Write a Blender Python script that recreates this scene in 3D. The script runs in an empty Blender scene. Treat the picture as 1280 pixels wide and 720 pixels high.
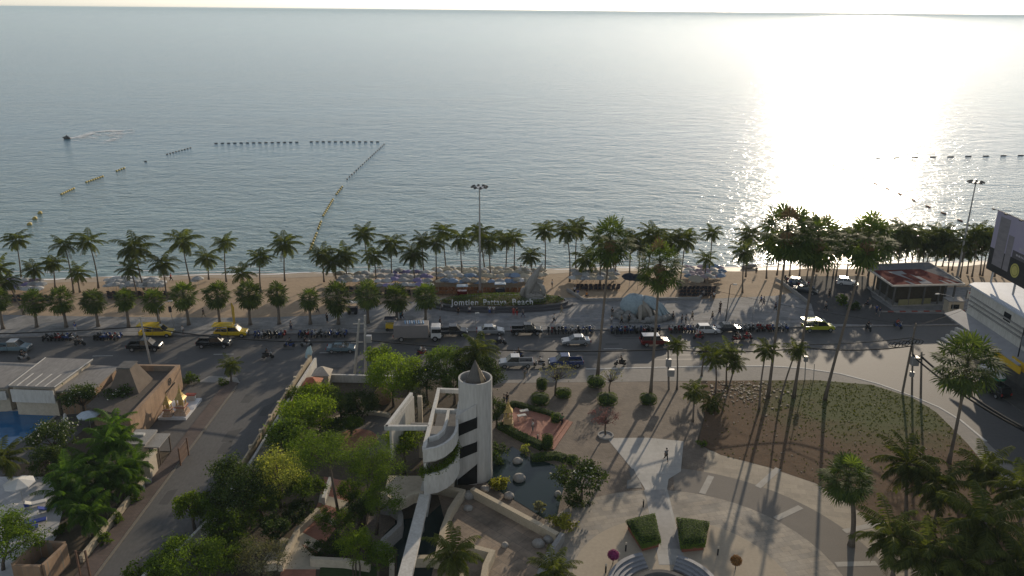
import bpy, bmesh, math, random
from mathutils import Vector, Matrix
PI = math.pi
R = random.Random(11)
SC = bpy.context.scene
COL = SC.collection

# ------------------------------------------------------------------ survey: the picture's lines read back as world positions
FPX, HC = 1004.0, 50.0
ROLL = math.radians(0.5); PITCH = math.atan((360 - 13) / FPX)
_c, _s, _cr, _sr = math.cos(PITCH), math.sin(PITCH), math.cos(ROLL), math.sin(ROLL)
RV = Vector((_cr, _s * _sr, _c * _sr)); UV = Vector((-_sr, _s * _cr, _c * _cr)); FV = Vector((0, _c, -_s))
def ray(px, py): return FV * FPX + RV * (px - 640) + UV * (360 - py)
def G(px, py, z=0.0):                       # ground point seen at a pixel
    d = ray(px, py); t = (z - HC) / d.z
    return Vector((d.x * t, d.y * t, z))
def ZY(px, py, y):                          # point at depth y
    d = ray(px, py); t = y / d.y
    return Vector((d.x * t, y, HC + d.z * t))
def ZX(px, py, x):                          # point on the plane x = const
    d = ray(px, py); t = x / d.x
    return Vector((x, d.y * t, HC + d.z * t))
RA = math.atan2(7.3, 127.5)                 # the beach road runs 3.3 degrees off the x axis
RD = Vector((math.cos(RA), math.sin(RA), 0)); RN = Vector((-math.sin(RA), math.cos(RA), 0)); RO = Vector((0, 123.1, 0))
def W(u, v, z=0.0): p = RO + RD * u + RN * v; return Vector((p.x, p.y, z))
def uv_of(p): q = Vector(p) - RO; return q.dot(RD), q.dot(RN)

# ------------------------------------------------------------------ mesh builder
class MB:
    def __init__(s): s.v = []; s.f = []; s.m = []
    def add(s, vs, fs, mi=0):
        o = len(s.v); s.v += [tuple(v) for v in vs]
        s.f += [tuple(i + o for i in f) for f in fs]; s.m += [mi] * len(fs); return s
    def box(s, c, sz, rz=0.0, mi=0, top=1.0, ry=0.0):
        a, b, h = sz[0] / 2, sz[1] / 2, sz[2] / 2
        M = Matrix.Translation(c) @ Matrix.Rotation(rz, 4, 'Z') @ Matrix.Rotation(ry, 4, 'Y')
        vs = [M @ Vector((x * (top if z > 0 else 1), y * (top if z > 0 else 1), z)) for z in (-h, h) for x, y in ((-a, -b), (a, -b), (a, b), (-a, b))]
        return s.add(vs, [(3, 2, 1, 0), (4, 5, 6, 7), (0, 1, 5, 4), (1, 2, 6, 5), (2, 3, 7, 6), (3, 0, 4, 7)], mi)
    def quad(s, a, b, c, d, mi=0): return s.add([a, b, c, d], [(0, 1, 2, 3)], mi)
    def prism(s, poly, z0, z1, mi=0):
        n = len(poly); area = sum(poly[i][0] * poly[(i + 1) % n][1] - poly[(i + 1) % n][0] * poly[i][1] for i in range(n))
        if area < 0: poly = poly[::-1]
        za = (lambda i: z0[i]) if isinstance(z0, (list, tuple)) else (lambda i: z0)
        zb = (lambda i: z1[i]) if isinstance(z1, (list, tuple)) else (lambda i: z1)
        vs = [(p[0], p[1], za(i)) for i, p in enumerate(poly)] + [(p[0], p[1], zb(i)) for i, p in enumerate(poly)]
        fs = [tuple(range(n - 1, -1, -1)), tuple(range(n, 2 * n))] + [(i, (i + 1) % n, n + (i + 1) % n, n + i) for i in range(n)]
        return s.add(vs, fs, mi)
    def sheet(s, poly, z=0.0, mi=0):
        n = len(poly); area = sum(poly[i][0] * poly[(i + 1) % n][1] - poly[(i + 1) % n][0] * poly[i][1] for i in range(n))
        if area < 0: poly = poly[::-1]
        return s.add([(p[0], p[1], z) for p in poly], [tuple(range(n))], mi)
    def tube(s, pts, rad, n=6, mi=0, caps=True):
        pts = [Vector(p) for p in pts]; k = len(pts)
        rad = rad if isinstance(rad, (list, tuple)) else [rad] * k
        vs = []; up = Vector((0, 0, 1))
        t0 = (pts[1] - pts[0]).normalized(); a = t0.cross(up)
        if a.length < 1e-3: a = Vector((1, 0, 0))
        a.normalize()
        for i in range(k):
            t = (pts[min(i + 1, k - 1)] - pts[max(i - 1, 0)])
            t = t.normalized() if t.length > 1e-9 else t0
            a = (a - t * a.dot(t)); a.normalize(); b = t.cross(a)
            vs += [pts[i] + (a * math.cos(2 * PI * j / n) + b * math.sin(2 * PI * j / n)) * rad[i] for j in range(n)]
        fs = [(i * n + j, i * n + (j + 1) % n, (i + 1) * n + (j + 1) % n, (i + 1) * n + j) for i in range(k - 1) for j in range(n)]
        if caps: fs += [tuple(range(n - 1, -1, -1)), tuple(range((k - 1) * n, k * n))]
        return s.add(vs, fs, mi)
    def lathe(s, prof, n=16, c=(0, 0, 0), mi=0, a0=0.0):
        k = len(prof); cx, cy, cz = c
        vs = [(cx + r * math.cos(a0 + 2 * PI * j / n), cy + r * math.sin(a0 + 2 * PI * j / n), cz + z) for r, z in prof for j in range(n)]
        fs = [(i * n + j, i * n + (j + 1) % n, (i + 1) * n + (j + 1) % n, (i + 1) * n + j) for i in range(k - 1) for j in range(n)]
        fs += [tuple(range(n - 1, -1, -1)), tuple(range((k - 1) * n, k * n))]
        return s.add(vs, fs, mi)
    def ell(s, c, r, nu=12, nv=8, noise=0.0, mi=0, rnd=None, zmin=-1.0):
        rnd = rnd or R; c = Vector(c); vs = []
        for i in range(nv + 1):
            th = math.acos(max(-1, min(1, zmin + (1 - zmin) * (i / nv) if False else 1 - (1 - zmin) * i / nv)))
            for j in range(nu):
                q = 1 + rnd.uniform(-noise, noise)
                ph = 2 * PI * j / nu
                vs.append(c + Vector((r[0] * q * math.sin(th) * math.cos(ph), r[1] * q * math.sin(th) * math.sin(ph), r[2] * q * math.cos(th))))
        fs = [(i * nu + j, (i + 1) * nu + j, (i + 1) * nu + (j + 1) % nu, i * nu + (j + 1) % nu) for i in range(nv) for j in range(nu)]
        if zmin > -1: fs.append(tuple(range(nv * nu + nu - 1, nv * nu - 1, -1)))
        return s.add(vs, fs, mi)
    def wall(s, path, th, z0, z1, mi=0, closed=False):
        p = [Vector((q[0], q[1], 0)) for q in path]; n = len(p); L = []; Rr = []
        for i in range(n):
            a = p[(i - 1) % n] if (closed or i > 0) else None
            b = p[(i + 1) % n] if (closed or i < n - 1) else None
            d1 = (p[i] - a).normalized() if a is not None else None
            d2 = (b - p[i]).normalized() if b is not None else None
            d1 = d1 or d2; d2 = d2 or d1
            t = (d1 + d2); t = t.normalized() if t.length > 1e-6 else d1
            nn = Vector((-t.y, t.x, 0)); k = max(.4, nn.dot(Vector((-d1.y, d1.x, 0))))
            L.append(p[i] + nn * (th / 2 / k)); Rr.append(p[i] - nn * (th / 2 / k))
        za = z0 if isinstance(z0, (list, tuple)) else [z0] * n
        zb = z1 if isinstance(z1, (list, tuple)) else [z1] * n
        vs = []
        for i in range(n): vs += [(L[i].x, L[i].y, za[i]), (Rr[i].x, Rr[i].y, za[i]), (Rr[i].x, Rr[i].y, zb[i]), (L[i].x, L[i].y, zb[i])]
        fs = []
        for i in range(n if closed else n - 1):
            a, b = i * 4, ((i + 1) % n) * 4
            fs += [(a, a + 1, b + 1, b), (a + 1, a + 2, b + 2, b + 1), (a + 2, a + 3, b + 3, b + 2), (a + 3, a, b, b + 3)]
        if not closed: fs += [(3, 2, 1, 0), ((n - 1) * 4, (n - 1) * 4 + 1, (n - 1) * 4 + 2, (n - 1) * 4 + 3)]
        return s.add(vs, fs, mi)
    def build(s, name, mats, parent=None, smooth=False, bevel=0.0):
        me = bpy.data.meshes.new(name); me.from_pydata(s.v, [], s.f)
        mats = mats if isinstance(mats, (list, tuple)) else [mats]
        for m in mats: me.materials.append(m)
        if len(mats) > 1: me.polygons.foreach_set('material_index', s.m)
        if bevel:
            bm = bmesh.new(); bm.from_mesh(me)
            bmesh.ops.remove_doubles(bm, verts=bm.verts, dist=1e-4)
            bmesh.ops.bevel(bm, geom=list(bm.edges), offset=bevel, segments=2, profile=.5, affect='EDGES', clamp_overlap=True)
            bm.to_mesh(me); bm.free()
        if smooth: me.polygons.foreach_set('use_smooth', [True] * len(me.polygons))
        me.update()
        o = bpy.data.objects.new(name, me); COL.objects.link(o)
        if parent: o.parent = parent
        return o

def tag(o, label=None, cat=None, group=None, kind=None):
    if label: o['label'] = label
    if cat: o['category'] = cat
    if group: o['group'] = group
    if kind: o['kind'] = kind
    return o
def thing(name, label, cat, loc=(0, 0, 0), rz=0.0, group=None):
    o = bpy.data.objects.new(name, None); COL.objects.link(o); o.empty_display_size = .3
    o.location = loc; o.rotation_euler = (0, 0, rz)
    return tag(o, label, cat, group)
def struct(name, mb, m, smooth=False): return tag(mb.build(name, m, None, smooth), kind='structure')
def dup(root, loc, rz=0.0, label=None, group=None, sc=1.0):
    r = root.copy(); COL.objects.link(r); r.location = loc; r.rotation_euler = (0, 0, rz); r.scale = (sc, sc, sc)
    if label: r['label'] = label
    if group: r['group'] = group
    for ch in list(root.children):
        c = ch.copy(); COL.objects.link(c); c.parent = r
        for g in list(ch.children):
            d = g.copy(); COL.objects.link(d); d.parent = c
    return r
def recolour(root, names, m):
    for ch in root.children:
        if ch.name.split('.')[0] in names and ch.material_slots:
            ch.material_slots[0].link = 'OBJECT'; ch.material_slots[0].material = m
ORD = 'first second third fourth fifth sixth seventh eighth ninth tenth eleventh twelfth thirteenth fourteenth fifteenth sixteenth seventeenth eighteenth nineteenth twentieth'.split()
TENS = {20: 'twenty', 30: 'thirty', 40: 'forty', 50: 'fifty', 60: 'sixty'}
def ordinal(i):
    if i <= 20: return ORD[i - 1]
    t, u = i // 10 * 10, i % 10
    return TENS[t][:-1] + 'ieth' if u == 0 else TENS[t] + '-' + ORD[u - 1]

# ------------------------------------------------------------------ materials
def M(name, col, col2=None, rough=.8, scale=2.0, bump=0.0, metal=0.0, spec=.3, big=0.0, stretch=None, detail=6.0, contrast=1.0, rnd=0.0):
    """Principled with two octaves of world-sized mottling between col and col2."""
    m = bpy.data.materials.new(name); m.use_nodes = True; nt = m.node_tree; N = nt.nodes; L = nt.links
    b = N['Principled BSDF']; b.inputs['Roughness'].default_value = rough; b.inputs['Metallic'].default_value = metal
    b.inputs['Specular IOR Level'].default_value = spec
    if col2 is None: col2 = tuple(c * .72 for c in col)
    tc = N.new('ShaderNodeTexCoord'); mp = N.new('ShaderNodeMapping'); L.new(tc.outputs['Object'], mp.inputs[0])
    if stretch: mp.inputs['Scale'].default_value = stretch
    n1 = N.new('ShaderNodeTexNoise'); n1.inputs['Scale'].default_value = scale; n1.inputs['Detail'].default_value = detail
    n1.inputs['Roughness'].default_value = .65
    L.new(mp.outputs[0], n1.inputs['Vector'])
    fac = n1.outputs['Fac']
    if big:
        n2 = N.new('ShaderNodeTexNoise'); n2.inputs['Scale'].default_value = scale * big; n2.inputs['Detail'].default_value = 3
        L.new(mp.outputs[0], n2.inputs['Vector'])
        ad = N.new('ShaderNodeMix'); ad.inputs[0].default_value = .55
        L.new(fac, ad.inputs[2]); L.new(n2.outputs['Fac'], ad.inputs[3]); fac = ad.outputs[0]
    mr = N.new('ShaderNodeMapRange'); w = .22 / contrast
    mr.inputs[1].default_value = .5 - w; mr.inputs[2].default_value = .5 + w
    L.new(fac, mr.inputs[0])
    mx = N.new('ShaderNodeMix'); mx.data_type = 'RGBA'
    mx.inputs[6].default_value = (*col, 1); mx.inputs[7].default_value = (*col2, 1)
    L.new(mr.outputs[0], mx.inputs[0]); out = mx.outputs[2]
    if rnd:
        oi = N.new('ShaderNodeObjectInfo'); hv = N.new('ShaderNodeHueSaturation'); k = N.new('ShaderNodeMapRange')
        k.inputs[3].default_value = 1 - rnd; k.inputs[4].default_value = 1 + rnd
        L.new(oi.outputs['Random'], k.inputs[0]); L.new(k.outputs[0], hv.inputs['Value']); L.new(out, hv.inputs['Color']); out = hv.outputs[0]
    L.new(out, b.inputs['Base Color'])
    if bump:
        bp = N.new('ShaderNodeBump'); bp.inputs['Strength'].default_value = bump; bp.inputs['Distance'].default_value = .1
        L.new(n1.outputs['Fac'], bp.inputs['Height']); L.new(bp.outputs[0], b.inputs['Normal'])
    return m

def paving(name, c1, c2, mortar, bw, bh, ang=0.0, rough=.75, mort=.02, big=.06, offset=.5, stain=.3, spec=.3):
    m = bpy.data.materials.new(name); m.use_nodes = True; nt = m.node_tree; N = nt.nodes; L = nt.links; b = N['Principled BSDF']
    b.inputs['Roughness'].default_value = rough; b.inputs['Specular IOR Level'].default_value = spec
    tc = N.new('ShaderNodeTexCoord'); mp = N.new('ShaderNodeMapping'); mp.inputs['Rotation'].default_value = (0, 0, ang)
    L.new(tc.outputs['Object'], mp.inputs[0])
    br = N.new('ShaderNodeTexBrick'); br.offset = offset; br.inputs['Scale'].default_value = 1.0
    br.inputs['Brick Width'].default_value = bw; br.inputs['Row Height'].default_value = bh; br.inputs['Mortar Size'].default_value = mort
    br.inputs['Color1'].default_value = (*c1, 1); br.inputs['Color2'].default_value = (*c2, 1); br.inputs['Mortar'].default_value = (*mortar, 1)
    L.new(mp.outputs[0], br.inputs['Vector'])
    n = N.new('ShaderNodeTexNoise'); n.inputs['Scale'].default_value = .35; n.inputs['Detail'].default_value = 8; n.inputs['Roughness'].default_value = .7
    L.new(mp.outputs[0], n.inputs['Vector'])
    mr = N.new('ShaderNodeMapRange'); mr.inputs[1].default_value = .3; mr.inputs[2].default_value = .7
    mr.inputs[3].default_value = 1 - stain; mr.inputs[4].default_value = 1 + stain * .6
    L.new(n.outputs['Fac'], mr.inputs[0])
    hv = N.new('ShaderNodeHueSaturation'); L.new(br.outputs['Color'], hv.inputs['Color']); L.new(mr.outputs[0], hv.inputs['Value'])
    L.new(hv.outputs[0], b.inputs['Base Color'])
    return m

def leafmat(name, c1, c2, tr, transl=.4, rough=.5):
    m = bpy.data.materials.new(name); m.use_nodes = True; nt = m.node_tree; N = nt.nodes; L = nt.links
    b = N['Principled BSDF']; out = N['Material Output']
    b.inputs['Roughness'].default_value = .7; b.inputs['Specular IOR Level'].default_value = .12
    g = N.new('ShaderNodeNewGeometry'); oi = N.new('ShaderNodeObjectInfo')
    mx = N.new('ShaderNodeMix'); mx.data_type = 'RGBA'; mx.inputs[6].default_value = (*c1, 1); mx.inputs[7].default_value = (*c2, 1)
    L.new(g.outputs['Random Per Island'], mx.inputs[0])
    hv = N.new('ShaderNodeHueSaturation'); k = N.new('ShaderNodeMapRange'); k.inputs[3].default_value = .75; k.inputs[4].default_value = 1.25
    L.new(oi.outputs['Random'], k.inputs[0]); L.new(k.outputs[0], hv.inputs['Value']); L.new(mx.outputs[2], hv.inputs['Color'])
    L.new(hv.outputs[0], b.inputs['Base Color'])
    t = N.new('ShaderNodeBsdfTranslucent')
    tm = N.new('ShaderNodeMix'); tm.data_type = 'RGBA'; tm.blend_type = 'MULTIPLY'; tm.inputs[0].default_value = 1
    L.new(hv.outputs[0], tm.inputs[6]); tm.inputs[7].default_value = (*tr, 1); L.new(tm.outputs[2], t.inputs['Color'])
    ms = N.new('ShaderNodeMixShader'); ms.inputs[0].default_value = transl
    L.new(b.outputs[0], ms.inputs[1]); L.new(t.outputs[0], ms.inputs[2]); L.new(ms.outputs[0], out.inputs['Surface'])
    return m

TRC = (2.0, 2.0, .65)
LEAF_COCO = leafmat('coconut leaf', (.045, .062, .016), (.10, .115, .03), TRC, .38)
LEAF_FAN = leafmat('fan leaf', (.04, .065, .02), (.085, .115, .032), TRC, .35)
LEAF_TREE = leafmat('tree leaf', (.042, .075, .012), (.095, .14, .02), TRC, .45)
LEAF_BRIGHT = leafmat('bright leaf', (.065, .108, .012), (.14, .19, .022), TRC, .48)
LEAF_DARK = leafmat('dark leaf', (.022, .042, .012), (.06, .085, .02), TRC, .3)
LEAF_GREY = leafmat('grey leaf', (.09, .10, .06), (.18, .17, .11), TRC, .3)
LEAF_VARI = leafmat('variegated leaf', (.08, .11, .02), (.34, .34, .10), TRC, .4)
LEAF_HEDGE = leafmat('hedge leaf', (.045, .075, .012), (.10, .145, .022), TRC, .25)
LEAF_YELL = leafmat('yellow grass leaf', (.12, .13, .02), (.30, .29, .05), TRC, .4)
LEAF_PINK = leafmat('pink blossom', (.16, .08, .07), (.30, .16, .14), (1.3, 1, 1), .3)
LEAF_PURPLE = leafmat('purple topiary leaf', (.12, .02, .07), (.26, .05, .15), (1.3, 1, 1.2), .3)
LEAF_RUST = leafmat('rust topiary leaf', (.14, .07, .025), (.26, .14, .05), (1.3, 1.2, .8), .3)
BLOSSOM = leafmat('white blossom', (.6, .58, .5), (.8, .78, .7), (1, 1, .9), .3)
DEADLEAF = leafmat('dead frond', (.11, .075, .035), (.21, .15, .075), (1.1, 1, .8), .15)
TRUNK = M('palm trunk', (.20, .165, .13), (.10, .08, .062), scale=3, rough=.95, stretch=(1, 1, 6), bump=.4)
BARK = M('bark', (.13, .10, .075), (.06, .045, .035), scale=4, rough=.95, bump=.4)
TRUNKPALE = M('pale cane trunk', (.30, .27, .20), (.18, .16, .12), scale=3, rough=.9, stretch=(1, 1, 5))
GRASSM = leafmat('grass blade', (.045, .055, .015), (.085, .09, .026), TRC, .4)

WHITE = M('white painted concrete', (.60, .59, .55), (.41, .39, .35), rough=.8, scale=1.1, big=4, stretch=(1, 1, .25))
TOWERW = M('tower render', (.53, .52, .49), (.33, .315, .29), rough=.85, scale=.9, big=5, stretch=(1, 1, .12))
TANWALL = M('tan wall cap', (.52, .44, .32), (.38, .32, .23), rough=.85, scale=1.2, big=4)
CREAM = M('cream render', (.55, .48, .37), (.40, .34, .26), rough=.9, scale=.8, big=4)
CONC = M('raw concrete', (.32, .31, .29), (.21, .20, .19), rough=.9, scale=1, big=5)
DARKC = M('dark concrete', (.13, .125, .12), (.08, .077, .072), rough=.9, scale=1.4)
SOIL = M('soil', (.11, .085, .06), (.055, .045, .03), rough=1, scale=.6, big=6, bump=.5)
ASPH = M('asphalt', (.105, .102, .10), (.072, .07, .068), rough=.72, scale=.12, big=14, stretch=(1, 2.6, 1), spec=.35)
DARKGLASS = M('dark glass', (.015, .017, .02), (.01, .012, .015), rough=.15, spec=.5)
OPENING = M('dark opening', (.012, .012, .012), rough=.6, spec=.15)
METAL = M('galvanised steel', (.40, .40, .40), (.30, .30, .30), rough=.45, metal=.6)
POLEC = M('concrete pole', (.40, .38, .34), (.27, .255, .23), rough=.9, scale=2)
BLACK = M('black rubber', (.018, .018, .018), rough=.7)
WIRE = M('cable sheath', (.016, .016, .017), rough=.8)
PAINTW = M('road paint', (.62, .61, .57), (.36, .35, .33), rough=.8, scale=1.8, big=4)
GOLD = M('gilding', (.54, .40, .15), (.36, .25, .08), rough=.5, metal=.3, scale=6)
# ------------------------------------------------------------------ world, sun, camera
SUN_AZ, SUN_EL = math.radians(22.6), math.radians(14.5)
w = bpy.data.worlds.new('World'); SC.world = w; w.use_nodes = True
nt = w.node_tree; bg = nt.nodes['Background']
sky = nt.nodes.new('ShaderNodeTexSky'); sky.sky_type = 'NISHITA'; sky.sun_disc = False
sky.sun_elevation = SUN_EL; sky.sun_rotation = SUN_AZ; sky.air_density = 1.0; sky.dust_density = .3; sky.ozone_density = 2.5; sky.altitude = 50
hs = nt.nodes.new('ShaderNodeHueSaturation'); hs.inputs['Saturation'].default_value = .42
nt.links.new(sky.outputs[0], hs.inputs['Color']); nt.links.new(hs.outputs[0], bg.inputs[0]); bg.inputs[1].default_value = 0.112
ld = bpy.data.lights.new('sun', 'SUN'); ld.energy = 3.2; ld.angle = math.radians(.53); ld.color = (1, .84, .64)
lo = bpy.data.objects.new('sun', ld); COL.objects.link(lo)
sd = Vector((math.sin(SUN_AZ) * math.cos(SUN_EL), math.cos(SUN_AZ) * math.cos(SUN_EL), math.sin(SUN_EL)))
lo.rotation_euler = sd.to_track_quat('Z', 'Y').to_euler()
cd = bpy.data.cameras.new('camera'); co = bpy.data.objects.new('camera', cd); COL.objects.link(co); SC.camera = co
cd.sensor_width = 36; cd.lens = 36 * FPX / 1280; cd.clip_start = .5; cd.clip_end = 60000
Mx = Matrix.Identity(4)
for i in range(3): Mx[i][0], Mx[i][1], Mx[i][2] = RV[i], UV[i], -FV[i]
Mx.translation = (0, 0, HC); co.matrix_world = Mx
SC.view_settings.view_transform = 'Standard'; SC.view_settings.look = 'None'; SC.view_settings.exposure = .38; SC.view_settings.gamma = 1
SC.cycles.use_denoising = True
SC.cycles.max_bounces = 6; SC.cycles.diffuse_bounces = 2; SC.cycles.glossy_bounces = 2; SC.cycles.transmission_bounces = 4; SC.cycles.transparent_max_bounces = 4
SC.cycles.caustics_reflective = False; SC.cycles.caustics_refractive = False
SC.cycles.sample_clamp_indirect = 6

# ------------------------------------------------------------------ sea, beach, ground
def sea_mat():
    m = bpy.data.materials.new('sea water'); m.use_nodes = True; nt = m.node_tree; N = nt.nodes; L = nt.links; b = N['Principled BSDF']
    b.inputs['IOR'].default_value = 1.33; b.inputs['Specular IOR Level'].default_value = .36
    tc = N.new('ShaderNodeTexCoord')
    def noise(scale, sx, sy, det=3, rough=.55, dist=0.0):
        mp = N.new('ShaderNodeMapping'); mp.inputs['Scale'].default_value = (sx, sy, 1); mp.inputs['Rotation'].default_value = (0, 0, math.radians(8))
        L.new(tc.outputs['Object'], mp.inputs[0])
        n = N.new('ShaderNodeTexNoise'); n.inputs['Scale'].default_value = scale; n.inputs['Detail'].default_value = det
        n.inputs['Roughness'].default_value = rough; n.inputs['Distortion'].default_value = dist
        L.new(mp.outputs[0], n.inputs['Vector']); return n.outputs['Fac']
    a = noise(.12, .6, 1, 2, .5, .3); c = noise(.42, .62, 1, 3, .6, .5); d = noise(1.5, .7, 1, 3)
    def bump(h, dist, st, nrm=None):
        bp = N.new('ShaderNodeBump'); bp.inputs['Distance'].default_value = dist; bp.inputs['Strength'].default_value = st
        L.new(h, bp.inputs['Height'])
        if nrm: L.new(nrm, bp.inputs['Normal'])
        return bp.outputs[0]
    nn = bump(d, .12, 1, bump(c, .42, 1, bump(a, .45, 1)))
    L.new(nn, b.inputs['Normal'])
    b.inputs['Roughness'].default_value = .15
    # silty shallows near the beach shading into deeper grey-green water, with drifting wind patches
    sp = N.new('ShaderNodeSeparateXYZ'); L.new(tc.outputs['Object'], sp.inputs[0])
    mr = N.new('ShaderNodeMapRange'); mr.inputs[1].default_value = 150; mr.inputs[2].default_value = 330; L.new(sp.outputs['Y'], mr.inputs[0])
    mx = N.new('ShaderNodeMix'); mx.data_type = 'RGBA'; mx.inputs[6].default_value = (.12, .19, .185, 1); mx.inputs[7].default_value = (.045, .125, .18, 1)
    L.new(mr.outputs[0], mx.inputs[0])
    pt = noise(.012, .35, 1.6, 4, .6); k = N.new('ShaderNodeMapRange'); k.inputs[1].default_value = .3; k.inputs[2].default_value = .7
    k.inputs[3].default_value = .85; k.inputs[4].default_value = 1.15; L.new(pt, k.inputs[0])
    hv = N.new('ShaderNodeHueSaturation'); L.new(mx.outputs[2], hv.inputs['Color']); L.new(k.outputs[0], hv.inputs['Value'])
    L.new(hv.outputs[0], b.inputs['Base Color'])
    return m
mb = MB(); zs = -.55
mb.add([(-30000, 135, zs), (30000, 135, zs), (30000, 30000, zs), (-30000, 30000, zs)], [(0, 1, 2, 3)])
struct('sea', mb, sea_mat())

def vshore(u): return 34.6 + .028 * u + .5 * math.sin(u * .09) + .35 * math.sin(u * .31 + 1)
SAND = M('beach sand', (.40, .30, .20), (.27, .20, .135), rough=.95, scale=.35, big=5, bump=.7, detail=8)
WETSAND = M('wet sand', (.40, .31, .21), (.30, .23, .155), rough=.55, scale=.3, big=4)
def beach_z(u, v): return .04 - .60 * max(0, (v - 14) / (vshore(u) - 14)) ** 1.15
mb = MB(); us = [-420 + 4 * i for i in range(231)]; vs_ = [4 + 1.4 * i for i in range(31)]
rr = random.Random(4)
mb.add([W(u, v, (beach_z(u, v) + rr.uniform(-.04, .04) * (1 if v < vshore(u) - 4 else .15)) if v > 6 else -.1) for v in vs_ for u in us],
       [(j * 231 + i, j * 231 + i + 1, (j + 1) * 231 + i + 1, (j + 1) * 231 + i) for j in range(30) for i in range(230)])
struct('beach', mb, SAND, True)
mb = MB()
us2 = [-300 + 1.5 * i for i in range(401)]
mb.add([W(u, vshore(u) - 3.2 + .5 * math.sin(u * .5) + (d * 4.4), 0) for d in (0, 1) for u in us2], [(i, i + 1, 401 + i + 1, 401 + i) for i in range(400)])
mb.v = [(x, y, beach_z(*uv_of((x, y, 0))) + .02) for x, y, z in mb.v]
struct('wet_shore', mb, WETSAND)
FOAM = M('sea foam', (.88, .88, .87), (.78, .79, .79), rough=.9, scale=1.5)
mb = MB(); rr = random.Random(8)
for row, (off, wd, keep) in enumerate(((-.3, 1.0, .97), (1.6, .45, .6), (4.2, .4, .45), (7.5, .35, .3))):
    u = -230
    while u < 200:
        ln = rr.uniform(5, 16)
        if rr.random() < keep:
            n = 10; ph = rr.uniform(0, 6); A = []; B = []
            for i in range(n + 1):
                uu = u + ln * i / n; vv = vshore(uu) + off + .35 * math.sin(uu * .35 + ph + row) + rr.uniform(-.08, .08)
                hw = wd * math.sin(PI * i / n) ** .6 * rr.uniform(.5, 1) / 2
                A.append(W(uu, vv - hw, zs + .035)); B.append(W(uu, vv + hw, zs + .035))
            mb.add(A + B, [(i, i + 1, n + 2 + i, n + 1 + i) for i in range(n)])
        u += ln
tag(mb.build('foam', FOAM), kind='stuff')

mb = MB(); mb.add([(-700, 10, -.03), (700, 10, -.03), W(640, 8, -.03), W(-640, 8, -.03)], [(0, 1, 2, 3)])
struct('ground', mb, SOIL)

# ------------------------------------------------------------------ beach road, kerbs and promenade
mb = MB(); mb.add([W(-330, -17.4, 0), W(330, -17.4, 0), W(330, -.02, 0), W(-330, -.02, 0)], [(0, 1, 2, 3)])
mb.add([(-38.45, 15, .003), (-30.2, 15, .003), (-30.2, 103.5, .003), (-38.45, 101.6, .003)], [(0, 1, 2, 3)])
struct('beach_road', mb, ASPH)
mb = MB(); mb.add([(-38.42, 15, .008), (-30.25, 15, .008), (-30.25, 104.2, .008), (-38.42, 104.6, .008)], [(0, 1, 2, 3)])
struct('side_street', mb, M('worn asphalt', (.125, .12, .115), (.078, .076, .073), rough=.8, scale=.14, big=12, stretch=(2.2, 1, 1)))
mb = MB(); mb.add([(58.6, 15, .008), (67.8, 15, .008), (70.6, 128, .008), (66, 130, .008), (30, 118, .008), (30, 108, .008), (44, 107.5, .008), (52, 102.5, .008), (57, 94, .008), (58, 80, .008)], [tuple(range(10))])
struct('cross_street', mb, ASPH)
# patched trenches and oil-darkened strips in the asphalt
mb = MB(); rp_r = random.Random(12)
for k in range(26):
    u, v = rp_r.uniform(-80, 56), rp_r.uniform(-15.5, -3); a, b = rp_r.uniform(1.2, 5), rp_r.uniform(.5, 1.6)
    if -30 < u < -4 and v < -15: continue
    mb.add([W(u + rp_r.uniform(-.2, .2), v, .005), W(u + a, v + rp_r.uniform(-.15, .15), .005), W(u + a + rp_r.uniform(-.3, .3), v + b, .005), W(u, v + b, .005)], [(0, 1, 2, 3)])
for k in range(9):
    x, y = rp_r.uniform(-37.5, -32), rp_r.uniform(58, 100); mb.add([(x, y, .012), (x + rp_r.uniform(.8, 1.6), y, .012), (x + rp_r.uniform(.8, 1.6), y + rp_r.uniform(1.5, 5), .012), (x, y + 2.5, .012)], [(0, 1, 2, 3)])
struct('asphalt_patch', mb, M('patched asphalt', (.085, .083, .082), (.058, .057, .056), rough=.85, scale=.8, big=5))
mb = MB()
for v in (-11.8, -4.6): 
    for dv in (-.85, .75): mb.add([W(-200, v + dv, .0065 if False else .0062), W(60, v + dv, .0062), W(60, v + dv + .38, .0062), W(-200, v + dv + .38, .0062)], [(0, 1, 2, 3)])
struct('wheel_track', mb, M('polished wheel track', (.098, .095, .093), (.07, .068, .067), rough=.6, scale=.1, big=10, stretch=(1, 4, 1)))
# the light concrete apron between the edge line and the lawn, rounding the corner into the cross street
edge = [(-2, 107.3), (16.7, 108.7), (31.2, 109.7), (38.4, 109.9), (43.6, 109.2), (48.3, 107.4), (52.4, 104.2), (55.5, 100.4), (57.6, 97), (58.6, 93.4), (58.9, 88), (58.7, 60), (58.7, 20)]
inner = [(53.6, 20), (53.6, 60), (55.2, 78), (56.3, 87.4), (56.5, 95.7), (55.3, 99.9), (51.3, 103.8), (43.8, 105.2), (30, 104.7), (-2, 103.3)]
mb = MB(); mb.sheet(edge + inner, .012)
struct('pavement', mb, M('concrete apron', (.27, .25, .225), (.19, .177, .16), rough=.85, scale=.25, big=8))
mb = MB(); mb.wall([(11, 108.25)] + edge[1:11], .32, .002, .05)
struct('edge_line', mb, PAINTW)
mb = MB(); mb.wall([W(-330, -.16), W(330, -.16)], .32, -.02, .15)
struct('kerb', mb, M('kerb stone', (.30, .28, .26), (.14, .13, .125), rough=.9, scale=.6, big=5))
PROM = paving('promenade paving', (.265, .26, .255), (.215, .215, .215), (.19, .185, .18), 1.2, .6, -RA, rough=.85, mort=.018, stain=.4, spec=.15)
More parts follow.
